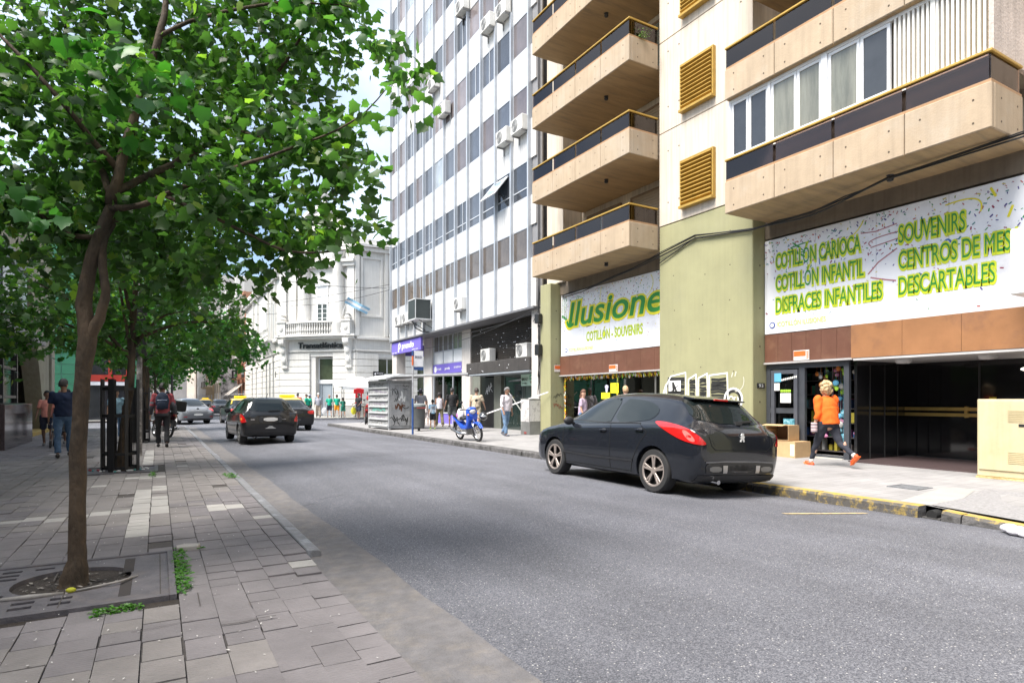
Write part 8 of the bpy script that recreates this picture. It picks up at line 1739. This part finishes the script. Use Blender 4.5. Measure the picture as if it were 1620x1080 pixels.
for i, (cx, cz, w, h, n, lw) in enumerate([(.5,.50,.8,.4,12,.035),(.35,.4,.3,.5,6,.03),(.7,.4,.3,.5,6,.03),(.3,1.6,.3,.4,14,.02),(.35,1.35,.2,.3,8,.02),(.8,.95,.3,.1,6,.03),(.8,1.9,.3,.1,8,.02),(.2,1.75,.3,.1,6,.02),(.75,1.75,.2,.1,6,.015)]): scrib(m, cx, cz, w, h, n, lw, o_, (1,0,0), i+3)
m.obj('black_graffiti', GB, ki, fix=False)
m = MB(); scrib(m, .5, .95, .4, .35, 16, .05, o_, (1,0,0), 77); scrib(m, .5, 1.05, .3, .3, 14, .04, o_, (1,0,0), 78); m.obj('brown_graffiti', PM('spray_brown', (.12,.045,.02), .7), ki, fix=False)
m = MB(); scrib(m, .6, 1.45, .3, .5, 16, .05, o_, (1,0,0), 79); m.obj('white_graffiti', GW, ki, fix=False)
mg, mp_, mk = MB(), MB(), MB(); o2 = (.024,2.3,0)
for i in range(7): scrib(mp_ if i % 2 else mk, 1.1, .30+i*.275, 1.5, .14, 14, .02, o2, RX, 30+i)
scrib(mg, 1.1, .86, 1.5, .14, 26, .05, o2, RX, 50); mg.obj('teal_graffiti', PM('spray_teal', (.15,.42,.34), .7), ki, fix=False); mp_.obj('violet_graffiti', PM('spray_violet', (.28,.22,.32), .7), ki, fix=False); mk.obj('dark_graffiti', PM('spray_dark', (.12,.12,.12), .7), ki, fix=False)
bn = T('litter_bin', 'grey street litter bin with red scrawl on its rim beside the blue post', 'litter bin', (9.35,23.9,.16)); MB().lathe((0,0,0), [(.16,.12),(.24,.16),(.26,1.0),(.27,1.02)], 20).obj('bin_body', PM('bin_grey', (.085,.09,.09), .6, .2, 5), bn, smooth=True)
MB().lathe((0,0,0), [(.29,1.0),(.29,1.08),(.22,1.13),(.0,1.14)], 20).obj('lid', PM('bin_lid', (.20,.22,.22), .5), bn, smooth=True); MB().box(-.2,.2,-.285,-.27,.93,.985).obj('red_scrawl', PM('sticker_red', (.5,.1,.07), .6), bn); MB().box(-.04,.04,-.04,.04,0,.14).obj('foot', BLACKM, bn)
bp2 = T('bus_stop_post', 'tall blue post with an orange tip and small bus stop plate beside the grey bin', 'post', (8.32,21.9,.15))
MB().cyl((0,0,0),(0,0,1.35),.038,n=10).obj('blue_pole', PM('post_blue', (.03,.08,.25), .5), bp2, smooth=True); MB().cyl((0,0,1.35),(0,0,2.6),.028,n=8).obj('grey_pole', PM('post_pale', (.4,.4,.42), .5, .4, 9), bp2, smooth=True); MB().cyl((0,0,2.6),(0,0,2.95),.035,n=8).obj('orange_band', PM('band_orange', (.6,.12,.03), .5), bp2); MB().cyl((0,0,2.95),(0,0,3.15),.035,n=8).obj('blue_band', PM('post_blue', (.03,.08,.25), .5), bp2)
MB().box(.05,.42,-.01,.01,2.55,3.15).obj('stop_plate', TXW, bp2); MB().box(.05,.42,-.014,.012,2.42,2.54).obj('blue_plate', PM('post_blue', (.03,.08,.25), .5), bp2); smallprint('small_lettering', PM('num_navy', (.02,.03,.08), .6), bp2, (.1,-.016,2.85), (1,0,0), .25, .12, 3)
# market stall with hanging jerseys
sl_ = T('market_stall', 'market stall with a sloping white canvas roof on thin black poles before the bank', 'stall', (12.6,44.9,.15))
MB().poly([(-1.3,-1.2,2.25),(1.4,-1.2,2.15),(.5,0,3.0),(-.3,0,3.0)]).poly([(-1.3,-1.2,2.25),(-.3,0,3.0),(-1.3,1.2,2.25)]).poly([(1.4,-1.2,2.15),(1.4,1.2,2.15),(.5,0,3.0)]).poly([(-1.3,1.2,2.25),(-.3,0,3.0),(.5,0,3.0),(1.4,1.2,2.15)]).poly([(-1.3,-1.2,2.25),(-1.3,-1.21,2.05),(1.4,-1.21,1.95),(1.4,-1.2,2.15)]).obj('canvas', PM('canvas_white', (.72,.72,.70), .8), sl_, fix=False)
m = MB()
for (x, y, h) in ((-1.3,-1.2,2.25),(-.9,-.2,2.4),(1.4,-1.2,2.15),(-1.3,1.2,2.25),(1.4,1.2,2.15)): MB().cyl((x,y,0),(x,y,h),.025,n=6).obj('pole', BLACKM, sl_)
MB().box(.3,1.4,-.9,.2,.75,.80).box(.35,.4,-.85,-.8,0,.75).box(1.3,1.35,-.85,-.8,0,.75).obj('table', PM('table_wood', (.3,.18,.1), .7), sl_)
j = T('hanging_jersey', 'red football jersey hanging from the white stall roof', 'jersey', (12.5,43.7,1.15)); MB().prism([(-.25,0),(.22,.02),(.24,.75),(.36,.72),(.38,1.05),(.1,1.12),(-.1,1.12),(-.36,1.05),(-.36,.74),(-.24,.75)], 'y', -.04, .04).obj('jersey', cloth('jersey_red', (.62,.015,.02)), j, bevel=.02); MB().box(.02,.10,-.06,-.045,.1,.75).obj('pale_stripe', TXW, j)
j = T('hanging_jersey', 'dark and red jerseys bunched at the right of the white stall roof', 'jersey', (13.35,43.7,1.45)); MB().ell((0,0,.45),(.24,.12,.24),10,8).obj('dark_jersey', cloth('jersey_black', (.02,.02,.03)), j, smooth='all'); MB().ell((-.12,-.02,.12),(.17,.1,.2),10,8).obj('red_jersey', cloth('jersey_red', (.62,.015,.02)), j, smooth='all'); MB().ell((.12,-.02,.08),(.17,.1,.18),10,8).obj('blue_jersey', cloth('jersey_blue', (.03,.05,.15)), j, smooth='all'); MB().ell((.02,-.06,.25),(.2,.08,.06),10,6).obj('white_band', TXW, j, smooth='all')
# overhead wires across the street
mb = MB()
for (a, b, s) in (((-4,33,8.8),(12,36,8.2),.6),((-4,30,9.6),(12,34,10.2),.5),((8.5,55,9.5),(12,35.1,8.0),.4),((-4,36,7.0),(8.6,52,8.4),.6),((12,35.1,8.3),(-.9,60,9.0),.5),((-.9,50,7.5),(8.5,76,6.5),.5),((-.9,62,8),(8.5,72,7.0),.4)): mb.tube(sag(a, b, s, 16), .014, 5, False)
tag(mb.obj('street_wires', CB, fix=False), 'thin black wires strung across the street before the white bank', 'wires')
# rest of the street behind the camera (seen in car paint and glass)
house('rear_right_house', 'pale block behind the camera on the right side of the street', 12, -30, -14.2, 12, (.50,.44,.36), 6, nwin=5)
house('rear_right_block', 'tan block farther behind the camera on the right side', 12, -60, -30.3, 24, (.45,.38,.30), 7, nwin=6)
house('rear_left_house', 'grey block behind the camera on the left side of the street', -4.1, -30, -10.2, 9, (.40,.38,.35), 6, -1, nwin=5)
house('rear_left_block', 'brown block farther behind the camera on the left side', -4.1, -60, -30.3, 10, (.38,.30,.24), 6, -1, nwin=6)
house('street_end_behind', 'distant block closing the street behind the camera', -20, -75, -66, 12, (.45,.42,.38), 5, 1, nwin=2, depth=60)
house('cross_street_block', 'cream block along the crossing street behind the bank', 26.3, 47.3, 60, 14, (.6,.55,.48), 4, nwin=3, depth=20)
struct(MB().box(8.3,14,-60,-12,-.05,.14).box(-4.1,1.2,-60,-12,-.05,.12).obj('rear_pavement', PAVE)); struct(MB().box(1.2,8.3,-66,-12,-.05,.04).obj('rear_road', A))
t = T('plastic_bag', 'crumpled white plastic lying against the yellow kerb at the right edge', 'bag', (7.9,2.95,.03)); MB().ell((0,0,.03),(.14,.10,.05),12,8).ell((.08,.10,.03),(.10,.09,.05),10,6).ell((-.06,-.1,.02),(.1,.08,.04),10,6).obj('bag', PM('bag_white', (.70,.68,.72), .5, .2, 9, .6, 14), t, smooth='all')
